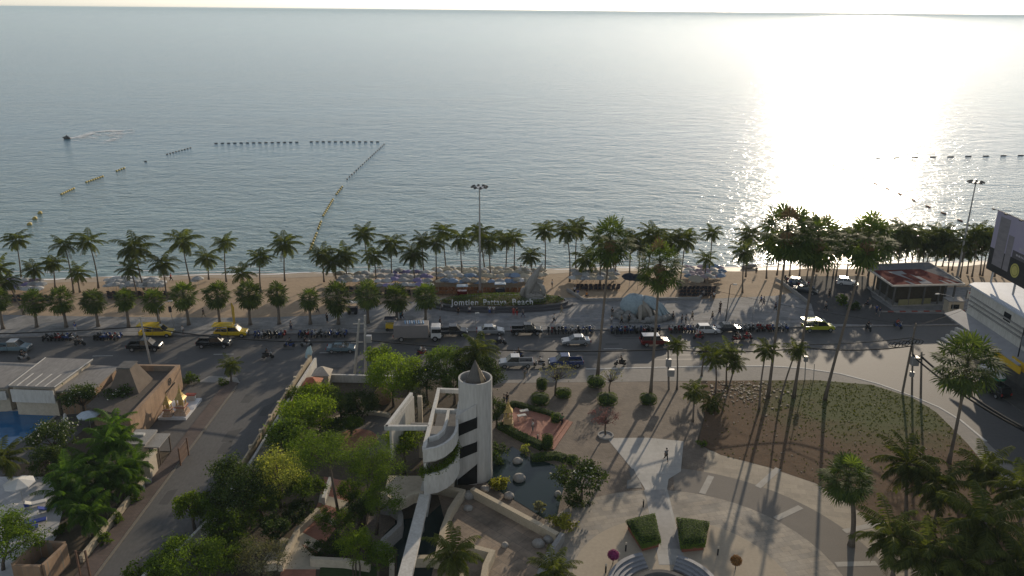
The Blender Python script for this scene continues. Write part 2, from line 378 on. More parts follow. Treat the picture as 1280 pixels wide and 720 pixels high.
sandedge = [W(-330, 9.6), W(-90, 10.2), W(-80, 9.2), W(-62, 7.9), W(-44, 7.0), W(-35, 7.6), W(-28, 9.6), W(-22, 13.2), W(-12, 15.2), W(13.6, 15.4), W(13.8, 13.9), W(36, 13.9), W(50, 15.2), W(58, 18.5), W(90, 19), W(140, 15), W(330, 14)]
mb = MB(); mb.prism([W(-330, 0), W(330, 0)] + sandedge[::-1], -.05, .13)
struct('promenade', mb, PROM)
mb = MB(); mb.sheet([G(*q) + Vector((0, 0, 0)) for q in ((1014, 381), (976, 352), (1000, 346), (1082, 346), (1090, 372), (1120, 392), (1215, 394), (1225, 405), (1120, 407), (1040, 406), (1018, 395))], .142)
struct('parking_yard', mb, M('dark yard asphalt', (.095, .093, .092), (.062, .06, .06), rough=.9, scale=.3, big=6, spec=.1))
mb = MB()
for v in (1.35, 3.0): mb.add([W(-150, v, .136), W(60, v, .136), W(60, v + .14, .136), W(-150, v + .14, .136)], [(0, 1, 2, 3)])
struct('paving_band', mb, DARKC)
mb = MB(); rr = random.Random(3)
for k in range(26):                                                        # dark slabs let into the paving by the flowerbed
    u = -21 + k * 1.75
    for v in ((3.6, 4.7), (5.5, 6.5))[k % 2:k % 2 + 1]:
        if rr.random() < .8: mb.add([W(u, v[0], .137), W(u + 1.5, v[0], .137), W(u + 1.5, v[1], .137), W(u, v[1], .137)], [(0, 1, 2, 3)])
struct('paving_inlay', mb, M('blue grey slab', (.17, .175, .19), (.13, .135, .145), rough=.6))
mb = MB()
for u in (-64, -46, -30, -3, 14, 26): mb.add([W(u, -8.1, .006), W(u + 3, -8.1, .006), W(u + 3, -7.95, .006), W(u, -7.95, .006)], [(0, 1, 2, 3)])
struct('lane_marking', mb, PAINTW)
# low wall round the sculpture court on the promenade
mb = MB(); mb.wall([W(11.5, 19.2), W(13.9, 13.6), W(35.2, 13.6), W(37.6, 18)], .35, .1, .62)
mb2 = MB(); mb2.wall([G(970, 352), G(978, 356), G(1010, 381)], .3, .1, .75)
tag(mb2.build('ramp_wall', CONC), 'low grey wall slanting down from the sand beside the parking yard', 'wall')
tag(mb.build('court_wall', CONC), 'low grey wall bracketing the paved court behind the rounded sculpture', 'wall')

# ------------------------------------------------------------------ plaza
PC = Vector((16.0, 61.3, 0))
plz = [(-4, 55), (-4, 103.2), (27.2, 104.5), (26.2, 99), (25.3, 94), (22.8, 87), (25, 84.2), (29.9, 81.5), (34.3, 78.2), (38, 71), (40.2, 63), (41, 50), (-4, 50)]
PAVER = paving('plaza pavers', (.215, .17, .13), (.165, .132, .10), (.11, .09, .07), .42, .22, .3, rough=.85, mort=.02, stain=.35)
mb = MB(); mb.sheet(plz, .002)
struct('plaza', mb, PAVER)
def arc(r, a0, a1, n=40): return [PC + Vector((r * math.cos(math.radians(a0 + (a1 - a0) * i / n)), r * math.sin(math.radians(a0 + (a1 - a0) * i / n)), 0)) for i in range(n + 1)]
def ringmesh(r0, r1, a0, a1, z): return MB().add([(p.x, p.y, z) for p in arc(r0, a0, a1)] + [(p.x, p.y, z) for p in arc(r1, a0, a1)], [(i + 41, i + 42, i + 1, i)[::-1] for i in range(40)])
ANN_D = M('exposed aggregate', (.21, .185, .155), (.155, .138, .118), rough=.9, scale=.4, big=20)
ANN_L = paving('buff flagstone', (.33, .28, .21), (.27, .23, .175), (.21, .18, .14), 1.6, .9, .2, rough=.8, mort=.012, stain=.32)
ANN_M = paving('grey flagstone', (.35, .30, .235), (.25, .225, .19), (.19, .17, .14), 1.1, .7, -.25, rough=.8, mort=.015, stain=.4)
DISC = M('sandy screed', (.43, .36, .265), (.34, .285, .215), rough=.9, scale=.35, big=9)
struct('plaza_outer_ring', ringmesh(15.4, 20.2, -40, 82, .008), ANN_D)
struct('plaza_outer_band', ringmesh(20.2, 25.3, -40, 72, .008), ANN_L)
struct('plaza_middle_ring', ringmesh(10.2, 15.4, -40, 220, .012), ANN_M)
struct('plaza_inner_disc', ringmesh(2.0, 10.2, -40, 220, .016), DISC)
mb = MB()
for a in (71, 56, 41, 26, 11):
    q0, q1 = arc(15.6, a, a)[0], arc(25.1, a - 3, a - 3)[0]; t = (q1 - q0).normalized(); n = Vector((-t.y, t.x, 0))
    s0 = (0, .42) if a % 2 else (.45, 1)
    p, q = q0.lerp(q1, s0[0]), q0.lerp(q1, s0[1])
    mb.add([(v.x, v.y, .022) for v in (p - n * .35, q - n * .35, q + n * .35, p + n * .35)], [(0, 1, 2, 3)])
struct('plaza_ray', mb, M('ray stone', (.36, .34, .30), (.28, .26, .23), rough=.8, scale=1))
PATH = paving('pale path slab', (.40, .385, .355), (.34, .33, .305), (.26, .25, .235), 2.4, 1.6, 0, rough=.75, mort=.012, stain=.25)
mb = MB(); mb.sheet([(11.9, 88), (17, 88.2), (21.3, 87.4), (19.6, 80.5), (17.9, 78.9), (17.4, 77), (16.9, 64), (14.3, 64), (14.9, 77), (14.2, 80.5)], .027)
struct('path', mb, PATH)
mb = MB(); mb.sheet([(14.75, 76.6), (17.1, 76.8), (16.75, 66.4), (14.95, 66.4)], .033)
struct('path_centre', mb, M('grey path slab', (.26, .255, .245), (.19, .185, .178), rough=.7, scale=.4, big=4, spec=.4))
# manhole slabs beside the path
mb = MB(); mb.sheet([G(786, 586), G(789, 600), G(803, 611), G(792, 586)], .036); mb.sheet([G(784, 600), G(800, 600), G(802, 610), G(783, 611)], .032)
struct('path_inlay', mb, M('slate slab', (.15, .15, .145), (.11, .11, .105), rough=.7))

# lawn of worn grass and bare earth
def lawn_mat():
    m = M('worn lawn', (.145, .088, .05), (.075, .05, .03), rough=1, scale=.55, big=6, bump=.6, detail=9)
    nt = m.node_tree; N = nt.nodes; L = nt.links; b = N['Principled BSDF']
    src = b.inputs['Base Color'].links[0].from_socket
    tc = N.new('ShaderNodeTexCoord'); mp = N.new('ShaderNodeMapping'); mp.vector_type = 'TEXTURE'
    mp.inputs['Location'].default_value = (49, 99, 0); mp.inputs['Scale'].default_value = (15, 12, 4)
    L.new(tc.outputs['Object'], mp.inputs[0])
    ln = N.new('ShaderNodeVectorMath'); ln.operation = 'LENGTH'; L.new(mp.outputs[0], ln.inputs[0])
    n = N.new('ShaderNodeTexNoise'); n.inputs['Scale'].default_value = .3; n.inputs['Detail'].default_value = 6; L.new(tc.outputs['Object'], n.inputs['Vector'])
    ad = N.new('ShaderNodeMath'); ad.operation = 'ADD'; L.new(ln.outputs['Value'], ad.inputs[0]); L.new(n.outputs['Fac'], ad.inputs[1])
    mr = N.new('ShaderNodeMapRange'); mr.inputs[1].default_value = 1.05; mr.inputs[2].default_value = 1.7; mr.inputs[3].default_value = 1; mr.inputs[4].default_value = 0
    L.new(ad.outputs[0], mr.inputs[0])
    mx = N.new('ShaderNodeMix'); mx.data_type = 'RGBA'; L.new(mr.outputs[0], mx.inputs[0]); L.new(src, mx.inputs[6]); mx.inputs[7].default_value = (.078, .088, .03, 1)
    L.new(mx.outputs[2], b.inputs['Base Color']); return m
lawn = [(27.2, 104.6), (30, 104.7), (43.8, 105.2), (51.3, 103.8), (55.3, 99.9), (56.5, 95.7), (56.3, 87.4), (55.2, 78), (53.6, 60), (53.6, 20), (41, 20), (41, 50), (40.4, 63), (38.1, 71), (34.4, 78.3), (30, 81.6), (25.1, 84.3), (23, 87), (25.4, 94), (26.3, 99)]
mb = MB(); mb.sheet(lawn, .02)
struct('lawn', mb, lawn_mat())
def inside(p, poly):
    c = False; n = len(poly)
    for i in range(n):
        a, b = poly[i], poly[(i + 1) % n]
        if (a[1] > p[1]) != (b[1] > p[1]) and p[0] < (b[0] - a[0]) * (p[1] - a[1]) / (b[1] - a[1]) + a[0]: c = not c
    return c
mb = MB(); rr = random.Random(5); k = 0
while k < 3000:
    x, y = rr.uniform(23, 57), rr.uniform(58, 105.2)
    if not inside((x, y), lawn): continue
    d = math.hypot((x - 49) / 15, (y - 99) / 12)
    if rr.random() > (1.15 - d * .75 if d < 1.35 else .10): continue
    k += 1; a = rr.uniform(0, PI); h = rr.uniform(.05, .13); wd = rr.uniform(.06, .17)
    dx, dy = math.cos(a) * wd, math.sin(a) * wd
    mb.add([(x - dx, y - dy, .02), (x + dx, y + dy, .02), (x + dx * .7 + rr.uniform(-.1, .1), y + dy * .7 - .05, h), (x - dx * .7, y - dy * .7 + .06, h * .9)], [(0, 1, 2, 3)])
tag(mb.build('grass', GRASSM), kind='stuff')
mb = MB()
for k in range(330):
    x, y = (rr.gauss(32, 3.2), rr.gauss(101.5, 2.0)) if k < 220 else (rr.uniform(25, 55), rr.uniform(76, 104))
    if inside((x, y), lawn):
        s = rr.uniform(.05, .2) if k < 220 else rr.uniform(.04, .1)
        mb.box((x, y, .04 + s * .2), (s * 2, s * rr.uniform(.6, 1.6), s * .6), rr.uniform(0, 3))
tag(mb.build('rubble', M('pale rubble', (.48, .42, .34), (.24, .19, .14), rough=.9, scale=.8)), kind='stuff')

# ------------------------------------------------------------------ sea haze
mb = MB(); mb.box((0, 15500, 24.5), (61500, 31300, 57))
hz_ = tag(mb.build('haze', []), kind='stuff')
hm_ = bpy.data.materials.new('haze air'); hm_.use_nodes = True; hn = hm_.node_tree; hn.nodes.remove(hn.nodes['Principled BSDF'])
pv_ = hn.nodes.new('ShaderNodeVolumePrincipled'); pv_.inputs['Color'].default_value = (.72, .90, 1, 1); pv_.inputs['Density'].default_value = .0001; pv_.inputs['Anisotropy'].default_value = 0
hn.links.new(pv_.outputs[0], hn.nodes['Material Output'].inputs['Volume']); hz_.data.materials.append(hm_)
SC.cycles.volume_bounces = 0
# ------------------------------------------------------------------ vegetation
def frond(mb, base, az, e0, L, droop, nl, wl, ll, rr, mi=0, hang=.55):
    """A feather leaf: arching rachis with two combs of hanging leaflets."""
    n = 9; p = Vector(base); pts = [p.copy()]; T = []
    sw = rr.uniform(-.25, .25)
    for i in range(n):
        s = (i + .5) / n; e = e0 - droop * s ** 1.3; a = az + sw * s
        t = Vector((math.cos(e) * math.cos(a), math.cos(e) * math.sin(a), math.sin(e))); T.append(t); p = p + t * (L / n); pts.append(p.copy())
    T.append(T[-1])
    side0 = Vector((-math.sin(az), math.cos(az), 0))
    for i in range(n):                                                     # rachis strip
        w0, w1 = .06 * (1 - i / n) + .015, .06 * (1 - (i + 1) / n) + .015
        mb.quad(pts[i] - side0 * w0, pts[i] + side0 * w0, pts[i + 1] + side0 * w1, pts[i + 1] - side0 * w1, mi)
    for j in range(nl):
        s = .13 + .87 * (j + .5) / nl; x = s * n; i = min(n - 1, int(x)); c = pts[i].lerp(pts[i + 1], x - i); t = T[i]
        side = side0; up = side.cross(t) * -1
        ln = ll * (.45 + .55 * math.sin(PI * min(1, s * .9 + .12))) * rr.uniform(.85, 1.1)
        for sg in (-1, 1):
            d = (side * sg * .85 + t * .5 + Vector((0, 0, -hang * rr.uniform(.5, 1.4)))).normalized()
            d2 = (d + Vector((0, 0, -.45))).normalized()
            m1 = c + d * ln * .55; e1 = m1 + d2 * ln * .45; hw = t * (wl / 2)
            mb.add([c - hw * .7, c + hw * .7, m1 + hw, e1, m1 - hw], [(0, 1, 2, 3, 4)], mi)

def coconut_crown(rr, L, nf, nl, wl, ll, dead=2):
    mb = MB(); ga = 2.399963
    for k in range(nf):
        u = k / (nf - 1); e = math.radians(78 - 112 * u ** .85) + rr.uniform(-.12, .12)
        Lk = L * (.72 + .28 * math.sin(PI * min(1, .25 + u))) * rr.uniform(.88, 1.08)
        frond(mb, (0, 0, -.1 - .25 * u), k * ga + rr.uniform(-.25, .25), e, Lk, rr.uniform(1.0, 1.65) * (1 - .25 * u), nl, wl, ll, rr)
    for k in range(dead):
        frond(mb, (0, 0, -.4), rr.uniform(0, 6.28), math.radians(-50), L * .8, .5, nl // 2, wl, ll * .8, rr, 1)
    for k in range(9):
        a = rr.uniform(0, 6.28); mb.ell((.28 * math.cos(a), .28 * math.sin(a), -.55 + rr.uniform(-.15, .1)), (.13, .13, .16), 6, 4, 0, 2)
    me = mb.build('crown', [LEAF_COCO, DEADLEAF, BARK]); d = me.data; bpy.data.objects.remove(me); return d

def fan_leaf(mb, base, d, pet, rad, rr, mi=0, nseg=13, arcdeg=230, pm=None):
    d = d.normalized(); side = d.cross(Vector((0, 0, 1)))
    if side.length < .05: side = Vector((1, 0, 0))
    side.normalize(); nrm = side.cross(d)
    b = Vector(base); c = b + d * pet + Vector((0, 0, -.12 * pet))
    w0 = side * .045
    mb.quad(b - w0, b + w0, c + w0 * .6, c - w0 * .6, mi if pm is None else pm)
    tilt = rr.uniform(-.5, .35)
    f = (d * math.cos(tilt) + nrm * math.sin(tilt)).normalized()
    for k in range(nseg):
        a = math.radians(arcdeg) * ((k + .5) / nseg - .5); r = rad * (1 - .22 * abs(2 * (k + .5) / nseg - 1)) * rr.uniform(.88, 1.06)
        q = f * math.cos(a) + side * math.sin(a); t = (f * -math.sin(a) + side * math.cos(a)) * (rad * .062 * math.radians(arcdeg) / math.radians(230) * 13 / nseg * 1.25)
        z = Vector((0, 0, -r * (.10 + .22 * abs(math.sin(a)))))
        lift = nrm * (.05 * rad * (1 if k % 2 else -1))
        m1 = c + q * r * .62 + z * .35 + lift
        mb.add([c, m1 - t, c + q * r + z, m1 + t], [(0, 1, 2, 3)], mi)

PETIOLE = M('leaf stalk', (.10, .11, .04), (.07, .075, .03), rough=.8, spec=.1)
def fan_crown(rr, rad, pet, nl, lo=-50, dead=6, nseg=13, topdead=0):
    mb = MB(); ga = 2.399963
    for k in range(nl):
        u = (k + .5) / nl; s0, s1 = math.sin(math.radians(86)), math.sin(math.radians(lo))
        e = math.asin(s0 + (s1 - s0) * u) + rr.uniform(-.12, .12); a = k * ga + rr.uniform(-.2, .2)
        d = Vector((math.cos(e) * math.cos(a), math.cos(e) * math.sin(a), math.sin(e)))
        p = pet * rr.uniform(.78, 1.18)
        fan_leaf(mb, (0, 0, -.15 * u), d, p, rad * rr.uniform(.82, 1.1), rr, 1 if (k < topdead) else 0, nseg, pm=2)
    for k in range(dead):
        a = rr.uniform(0, 6.28); e = math.radians(rr.uniform(-80, -58))
        fan_leaf(mb, (0, 0, -.3), Vector((math.cos(e) * math.cos(a), math.cos(e) * math.sin(a), math.sin(e))), pet * .9, rad * .75, rr, 1, 9)
    me = mb.build('crown', [LEAF_FAN, DEADLEAF, PETIOLE]); d = me.data; bpy.data.objects.remove(me); return d

def palm_trunk(base, top, r0, r1, rr, sag=.06, n=9, mat=TRUNK, parent=None):
    mb = MB(); base = Vector(base); top = Vector(top); lean = top - base; h = lean.z
    off = Vector((lean.x, lean.y, 0)); kx, ky = rr.uniform(-sag, sag) * h * .5, rr.uniform(-sag, sag) * h * .3
    pts = []; rad = []
    for i in range(n + 1):
        s = i / n; b = math.sin(PI * s)
        pts.append(off * s ** 1.25 + Vector((kx * b, ky * b, h * s - .05 * (i == 0))))
        rad.append((r0 + (r1 - r0) * s) * (1.55 if i == 0 else 1.12 if i == 1 else 1))
    mb.tube(pts, rad, 7)
    return mb.build('trunk', mat, parent, True)

def palm(name, label, cat, group, cpx, bpx, crown, r0, r1, rr, z0=0.0, sc=1.0, sag=.06, mat=TRUNK):
    b = G(*bpx, z0); c = ZY(cpx[0], cpx[1], b.y)
    t = thing(name, label, cat, b, 0, group)
    palm_trunk(b, c, r0, r1, rr, sag, mat=mat, parent=t)
    o = bpy.data.objects.new('crown', crown); COL.objects.link(o); o.parent = t
    o.location = c - b; o.rotation_euler = (rr.uniform(-.12, .12), rr.uniform(-.12, .12), rr.uniform(0, 6.28)); o.scale = (sc, sc, sc * rr.uniform(.92, 1.06))
    return t

rr = random.Random(21)
CO = [coconut_crown(rr, rr.uniform(3.4, 4.0), 18 + (k * 5) % 9, 22, .115, 1.0, k % 4) for k in range(9)]
COBIG = [coconut_crown(rr, 4.5, 26, 34, .10, 1.05, 2) for k in range(3)]
FANR = [fan_crown(rr, 1.05 + .1 * (k % 2), 1.0 + .12 * (k % 3), 44 + 8 * (k % 3), -70, 7, 12) for k in range(5)]
FANT = [fan_crown(rr, 1.4, 1.9, 60, -55, 8, 15, k) for k in range(3)]
FANNEAR = [fan_crown(rr, 1.2, 1.35, 66, -66, 3, 20) for k in range(2)]
SKIRT = M('dead leaf skirt', (.26, .16, .08), (.14, .085, .045), rough=1, scale=6, stretch=(1, 1, .3))

# coconut palms along the sand: (crown pixel), (foot pixel), size, looks
beach = [((-2, 333), (8, 376), 1.05, 'bushy'), ((8, 350), (30, 394), .8, 'leaning'), ((20, 299), (27, 353), .95, 'slender'), ((42, 335), (44, 360), .8, 'short'), ((66, 328), (69, 360), .75, 'short'),
 ((80, 305), (92, 366), .85, 'slender'), ((97, 340), (100, 365), .8, 'short'), ((110, 300), (123, 360), .95, 'leaning'), ((163, 335), (172, 372), .8, 'short'), ((168, 308), (180, 362), 1.25, 'broad'), ((202, 328), (208, 371), .95, 'drooping'),
 ((228, 300), (238, 353), 1.15, 'tall'), ((258, 321), (261, 349), 1.0, 'short'), ((281, 302), (283, 352), .9, 'tall'), ((302, 340), (303, 366), .85, 'low bushy'), ((325, 320), (326, 364), 1.0, 'drooping'), ((356, 303), (356, 351), 1.0, 'upright'),
 ((402, 317), (405, 352), 1.0, 'drooping'), ((416, 326), (421, 357), 1.15, 'bushy'), ((431, 318), (435, 352), 1.0, 'bushy'), ((454, 291), (462, 346), .95, 'tall'), ((467, 318), (470, 354), 1.0, 'bushy'), ((489, 304), (490, 352), 1.0, 'upright'), ((517, 316), (519, 355), 1.0, 'drooping'),
 ((528, 299), (530, 341), .9, 'tall'), ((545, 302), (546, 352), .95, 'drooping'), ((554, 288), (558, 340), .9, 'tall'), ((576, 297), (578, 349), 1.0, 'tall'), ((600, 290), (606, 338), .95, 'tall'), ((611, 300), (614, 352), 1.0, 'upright'), ((633, 298), (632, 341), .85, 'slender'),
 ((663, 319), (664, 342), .95, 'short'), ((681, 287), (681, 345), .95, 'tall'), ((708, 288), (712, 352), .9, 'tall'), ((722, 284), (720, 336), .95, 'tall'), ((733, 323), (731, 347), 1.0, 'short'), ((750, 300), (750, 356), .9, 'tall'), ((790, 298), (787, 343), 1.0, 'tall'),
 ((816, 293), (808, 356), 1.05, 'tall'), ((856, 298), (850, 352), 1.1, 'bushy'), ((890, 290), (886, 345), .85, 'slender'), ((883, 322), (880, 352), .75, 'short'), ((937, 292), (932, 346), .95, 'upright'), ((931, 313), (928, 366), .95, 'drooping'), ((962, 303), (958, 348), 1.0, 'bushy'),
 ((1004, 296), (999, 347), 1.1, 'tall'), ((1014, 318), (1008, 352), .85, 'short'), ((1040, 290), (1034, 346), 1.1, 'tall'), ((1050, 312), (1045, 345), 1.0, 'bushy'), ((1064, 292), (1058, 348), 1.1, 'tall'), ((1102, 300), (1097, 338), 1.1, 'bushy'), ((1118, 292), (1112, 336), 1.1, 'tall'), ((1137, 300), (1131, 336), 1.1, 'bushy'),
 ((1076, 298), (1070, 342), 1.1, 'bushy'), ((1092, 288), (1085, 345), 1.15, 'bushy'), ((1128, 288), (1122, 340), 1.1, 'tall'), ((1028, 300), (1021, 340), 1.05, 'bushy'), ((1176, 292), (1169, 336), 1.1, 'bushy'), ((976, 296), (971, 344), 1.1, 'bushy'), ((1196, 314), (1190, 338), 1.0, 'short'), ((800, 306), (797, 348), 1.0, 'upright'), ((838, 300), (832, 349), 1.05, 'bushy'), ((770, 305), (768, 349), 1.0, 'upright'), ((644, 296), (643, 346), .8, 'slender'),
 ((992, 312), (987, 345), 1.00, 'bushy'), ((1022, 316), (1017, 343), 1.05, 'bushy'), ((1046, 302), (1041, 348), 1.10, 'bushy'), ((1083, 310), (1078, 343), 1.10, 'bushy'), ((1108, 312), (1103, 339), 1.05, 'bushy'), ((1126, 306), (1121, 336), 1.10, 'bushy'), ((1144, 294), (1139, 338), 1.10, 'bushy'), ((1158, 303), (1153, 336), 1.15, 'bushy'), ((1173, 306), (1168, 337), 1.10, 'bushy'), ((1190, 298), (1185, 340), 1.10, 'bushy'), ((1214, 312), (1209, 342), 1.05, 'bushy'), ((1230, 296), (1225, 344), 1.10, 'bushy'), ((1248, 296), (1243, 346), 1.10, 'bushy'), ((1152, 310), (1147, 333), .9, 'short'), ((1165, 297), (1158, 331), 1.15, 'bushy'), ((1184, 312), (1178, 333), .95, 'short'), ((1207, 300), (1200, 347), .95, 'upright'), ((1222, 290), (1215, 346), 1.1, 'bushy'), ((1236, 303), (1228, 345), 1.0, 'bushy'), ((1262, 300), (1252, 345), 1.1, 'bushy')]
rr = random.Random(31)
for i, (c, b, s, look) in enumerate(sorted(beach, key=lambda q: q[0][0])):
    place = f'{ordinal(i + 1)} from the left in the beach row' if i < 36 else f'{ordinal(len(beach) - i)} from the right in the beach row' if i < len(beach) - 1 else 'rightmost of the beach row'
    if i == 0: place = 'leftmost of the beach row'
    palm('coconut_palm', f'{look} coconut palm on the sand, {place}', 'palm tree', 'coconut palms along the beach', c, b, CO[(i * 4 + i // 7) % 9], .15, .085, rr, -.05, s * rr.uniform(.92, 1.1), .05)

rowf = [((-3, 372), (4, 411)), ((41, 375), (46, 409)), ((75, 373), (83, 409)), ((116, 375), (123, 408)), ((156, 372), (161, 408)), ((192, 373), (200, 407)), ((229, 367), (236, 406)), ((271, 366), (275, 407)), ((311, 366), (313, 406)),
        ((346, 365), (349, 405)), ((387, 371), (388, 405)), ((421, 369), (423, 405)), ((459, 366), (460, 404)), ((495, 370), (496, 401)), ((532, 368), (532, 404))]
for i, (c, b) in enumerate(rowf):
    lab = ['round-headed fan palm at the left end of the promenade row', *[f'round-headed fan palm, {ordinal(k + 1)} from the left along the promenade' for k in range(1, 14)], 'round-headed fan palm nearest the flowerbed sign, ending the promenade row'][i]
    palm('fan_palm', lab, 'palm tree', 'round fan palms along the promenade', c, b, FANR[(i * 2) % 5], .24, .2, rr, .13, rr.uniform(1.06, 1.36), .03)

def sugar(c, b, k, sc, label):
    t = palm('sugar_palm', label, 'palm tree', 'tall sugar palms on the near side of the road', c, b, FANT[k], .2, .14, rr, 0, sc, .012)
    ch = [q for q in t.children if q.name.startswith('crown')][0]
    mb = MB(); mb.lathe([(.15, -1.9), (.42, -1.5), (.75, -.7), (.5, -.1), (.1, 0)], 11)
    mb.v = [(x + rr.uniform(-.07, .07), y + rr.uniform(-.07, .07), z + rr.uniform(-.15, .15)) for x, y, z in mb.v]
    o = mb.build('dead_leaf_skirt', SKIRT, t); o.location = ch.location - Vector((0, 0, .15)); o.scale = (sc, sc, sc)
sugar((763, 300), (747, 470), 0, 1.22, 'tall sugar palm rising from the clipped bush nearest the blue pickup')
sugar((825, 329), (813, 495), 1, 1.15, 'tall sugar palm alone in a round clipped bush in front of the sculpture')
sugar((985, 288), (960, 497), 2, 1.4, 'tall sugar palm with ragged brown top, nearest the glittering water path')
sugar((1023, 298), (992, 497), 1, 1.3, 'tall sugar palm in the middle of the three on the lawn')
sugar((1086, 297), (1031, 500), 0, 1.35, 'tall leaning sugar palm on the lawn crossing in front of the pavilion roof')
palm('sugar_palm', 'tall sugar palm with drooping brown skirt beside the cross street', 'palm tree', None, (1210, 452), (1186, 578), FANT[0], .2, .15, rr, 0, 1.3, .012)
t = palm('fan_palm', 'low fan palm with a bent stem standing on the paved ring', 'palm tree', None, (1060, 596), (1064, 682), FANNEAR[0], .26, .2, rr, 0, 1.12, .14)

near = [((1137, 578), (1133, 642), .95, 'coconut palm behind the bent fan palm, far end of the near grove'), ((1176, 605), (1166, 660), .95, 'dark coconut palm in the middle of the near grove'), ((1114, 668), (1116, 722), .95, 'low coconut palm at the near left edge of the grove'),
        ((1158, 692), (1160, 742), .9, 'lowest coconut palm at the bottom edge of the picture'), ((1232, 652), (1238, 724), 1.2, 'broad dark coconut palm in the bottom right corner'), ((1232, 585), (1229, 628), .9, 'coconut palm beside the concrete apron of the cross street'),
        ((1278, 610), (1274, 668), .9, 'coconut palm cut by the right edge of the frame'), ((1205, 700), (1206, 752), .95, 'coconut palm half hidden below the broad dark one'), ((1272, 705), (1270, 752), .95, 'coconut palm in the extreme bottom right corner'),
        ((567, 690), (572, 735), .72, 'young coconut palm among the basin walls below the ramp'), ((692, 712), (692, 742), .62, 'young coconut palm at the bottom edge beside the curved basin wall')]
for i, (c, b, s, l) in enumerate(near): palm('coconut_palm', l, 'palm tree', 'near coconut palms' if i < 9 else None, c, b, COBIG[i % 3], .19, .13, rr, 0, s, .08)
young = [((868, 488), (866, 527), .62, 'upright', 'young coconut palm with upright spear leaves at the lawn corner'), ((893, 447), (894, 491), .6, '', 'thin young coconut palm just behind the low leafy clump'), ((911, 440), (908, 482), .68, '', 'bushy young coconut palm between the parked red bikes and rubble'),
         ((919, 452), (911, 484), .6, '', 'young coconut palm crossing stems with its bushy neighbour'), ((958, 436), (949, 512), .7, '', 'thick-stemmed coconut palm at the rubble edge of the lawn'), ((996, 436), (975, 503), .55, '', 'small curved coconut palm between two tall sugar palm stems'),
         ((882, 437), (877, 470), .5, '', 'small coconut palm behind the corner one, with drooping pale leaves'), ((890, 503), (891, 512), .6, '', 'stemless leafy palm clump at the corner of the lawn'), ((846, 430), (846, 487), .5, '', 'wind-torn coconut palm beside the roadside pole and boxes'),
         ((288, 456), (289, 477), .55, '', 'small palm on the corner island of the side street'), ((598, 436), (602, 492), .95, '', 'large coconut palm directly behind the cylindrical tower')]
for c, b, s, _, l in young: palm('coconut_palm', l, 'palm tree', None, c, b, CO[rr.randrange(7)], .13, .09, rr, 0, s, .1)

# feathery cane palms along the hotel wall: one clump per stem
cane = []
rr2 = random.Random(77)
CANE = [coconut_crown(rr2, 2.2, 18, 34, .05, .6, 0) for k in range(4)]
for d in CANE: d.materials[0] = leafmat('cane palm leaf', (.04, .085, .016), (.08, .14, .025), TRC, .42); d.materials[2] = TRUNKPALE
canes = [((150, 548), (168, 600)), ((130, 550), (152, 606)), ((168, 575), (172, 612)), ((108, 575), (135, 622)), ((148, 583), (158, 625)), ((125, 588), (147, 632)), ((84, 590), (118, 640)), ((103, 605), (136, 646)), ((128, 612), (140, 640)), ((75, 615), (105, 655)), ((98, 628), (123, 660)), ((160, 600), (165, 620)), ((112, 640), (112, 672)), ((140, 528), (150, 585))]
for i, (c, b) in enumerate(canes):
    palm('cane_palm', 'feathery green cane palm with thin pale stem behind the hotel wall', 'palm tree', 'cane palms behind the hotel wall', c, b, CANE[i % 4], .075, .055, rr2, 0, rr2.uniform(1.1, 1.35), .05, TRUNKPALE)
palm('coconut_palm', 'coconut palm over the sun terrace at the left edge', 'palm tree', None, (2, 572), (-12, 622), COBIG[0], .16, .12, rr, 0, .7, .05)

def leaf_quad(mb, p, s, nrm, rr, mi=0):
    a = Vector((rr.uniform(-1, 1), rr.uniform(-1, 1), rr.uniform(-1, 1))).cross(nrm)
    if a.length < 1e-3: a = Vector((1, 0, 0))
    a.normalize(); b = nrm.cross(a).normalized()
    mb.add([p - a * s * .5, p + b * s * .28, p + a * s * .5, p - b * s * .28], [(0, 1, 2, 3)], mi)
def leaves(rr, c, rad, n, leaf, clumps, mats, flat=.6, flowers=0.0, hollow=.55, low=-.6):
    """A crown of leaf clumps spread unevenly through an ellipsoid."""
    mb = MB(); cs = []
    while len(cs) < clumps:
        v = Vector((rr.gauss(0, 1), rr.gauss(0, 1), rr.gauss(0, 1))).normalized()
        if v.z < low: continue
        q = rr.uniform(hollow, 1.05) * (1 + .16 * math.sin(3 * math.atan2(v.y, v.x) + rr.uniform(-1, 1)))
        cs.append((Vector((v.x * rad[0] * q, v.y * rad[1] * q, v.z * rad[2] * q)), rr.uniform(.16, .34)))
    per = max(6, n // clumps); rm = (rad[0] + rad[1] + rad[2]) / 3
    for cc, cr in cs:
        for k in range(per):
            d = Vector((rr.gauss(0, 1), rr.gauss(0, 1), rr.gauss(0, .75)))
            p = cc + d * (cr * rm * .62)
            nrm = (Vector((rr.gauss(0, .7), rr.gauss(0, .7), rr.gauss(.55, .6))) + p.normalized() * .4).normalized()
            leaf_quad(mb, Vector(c) + p, leaf * rr.uniform(.65, 1.25), nrm, rr, 1 if (flowers and rr.random() < flowers and p.z > -.2 * rad[2]) else 0)
    return mb, cs
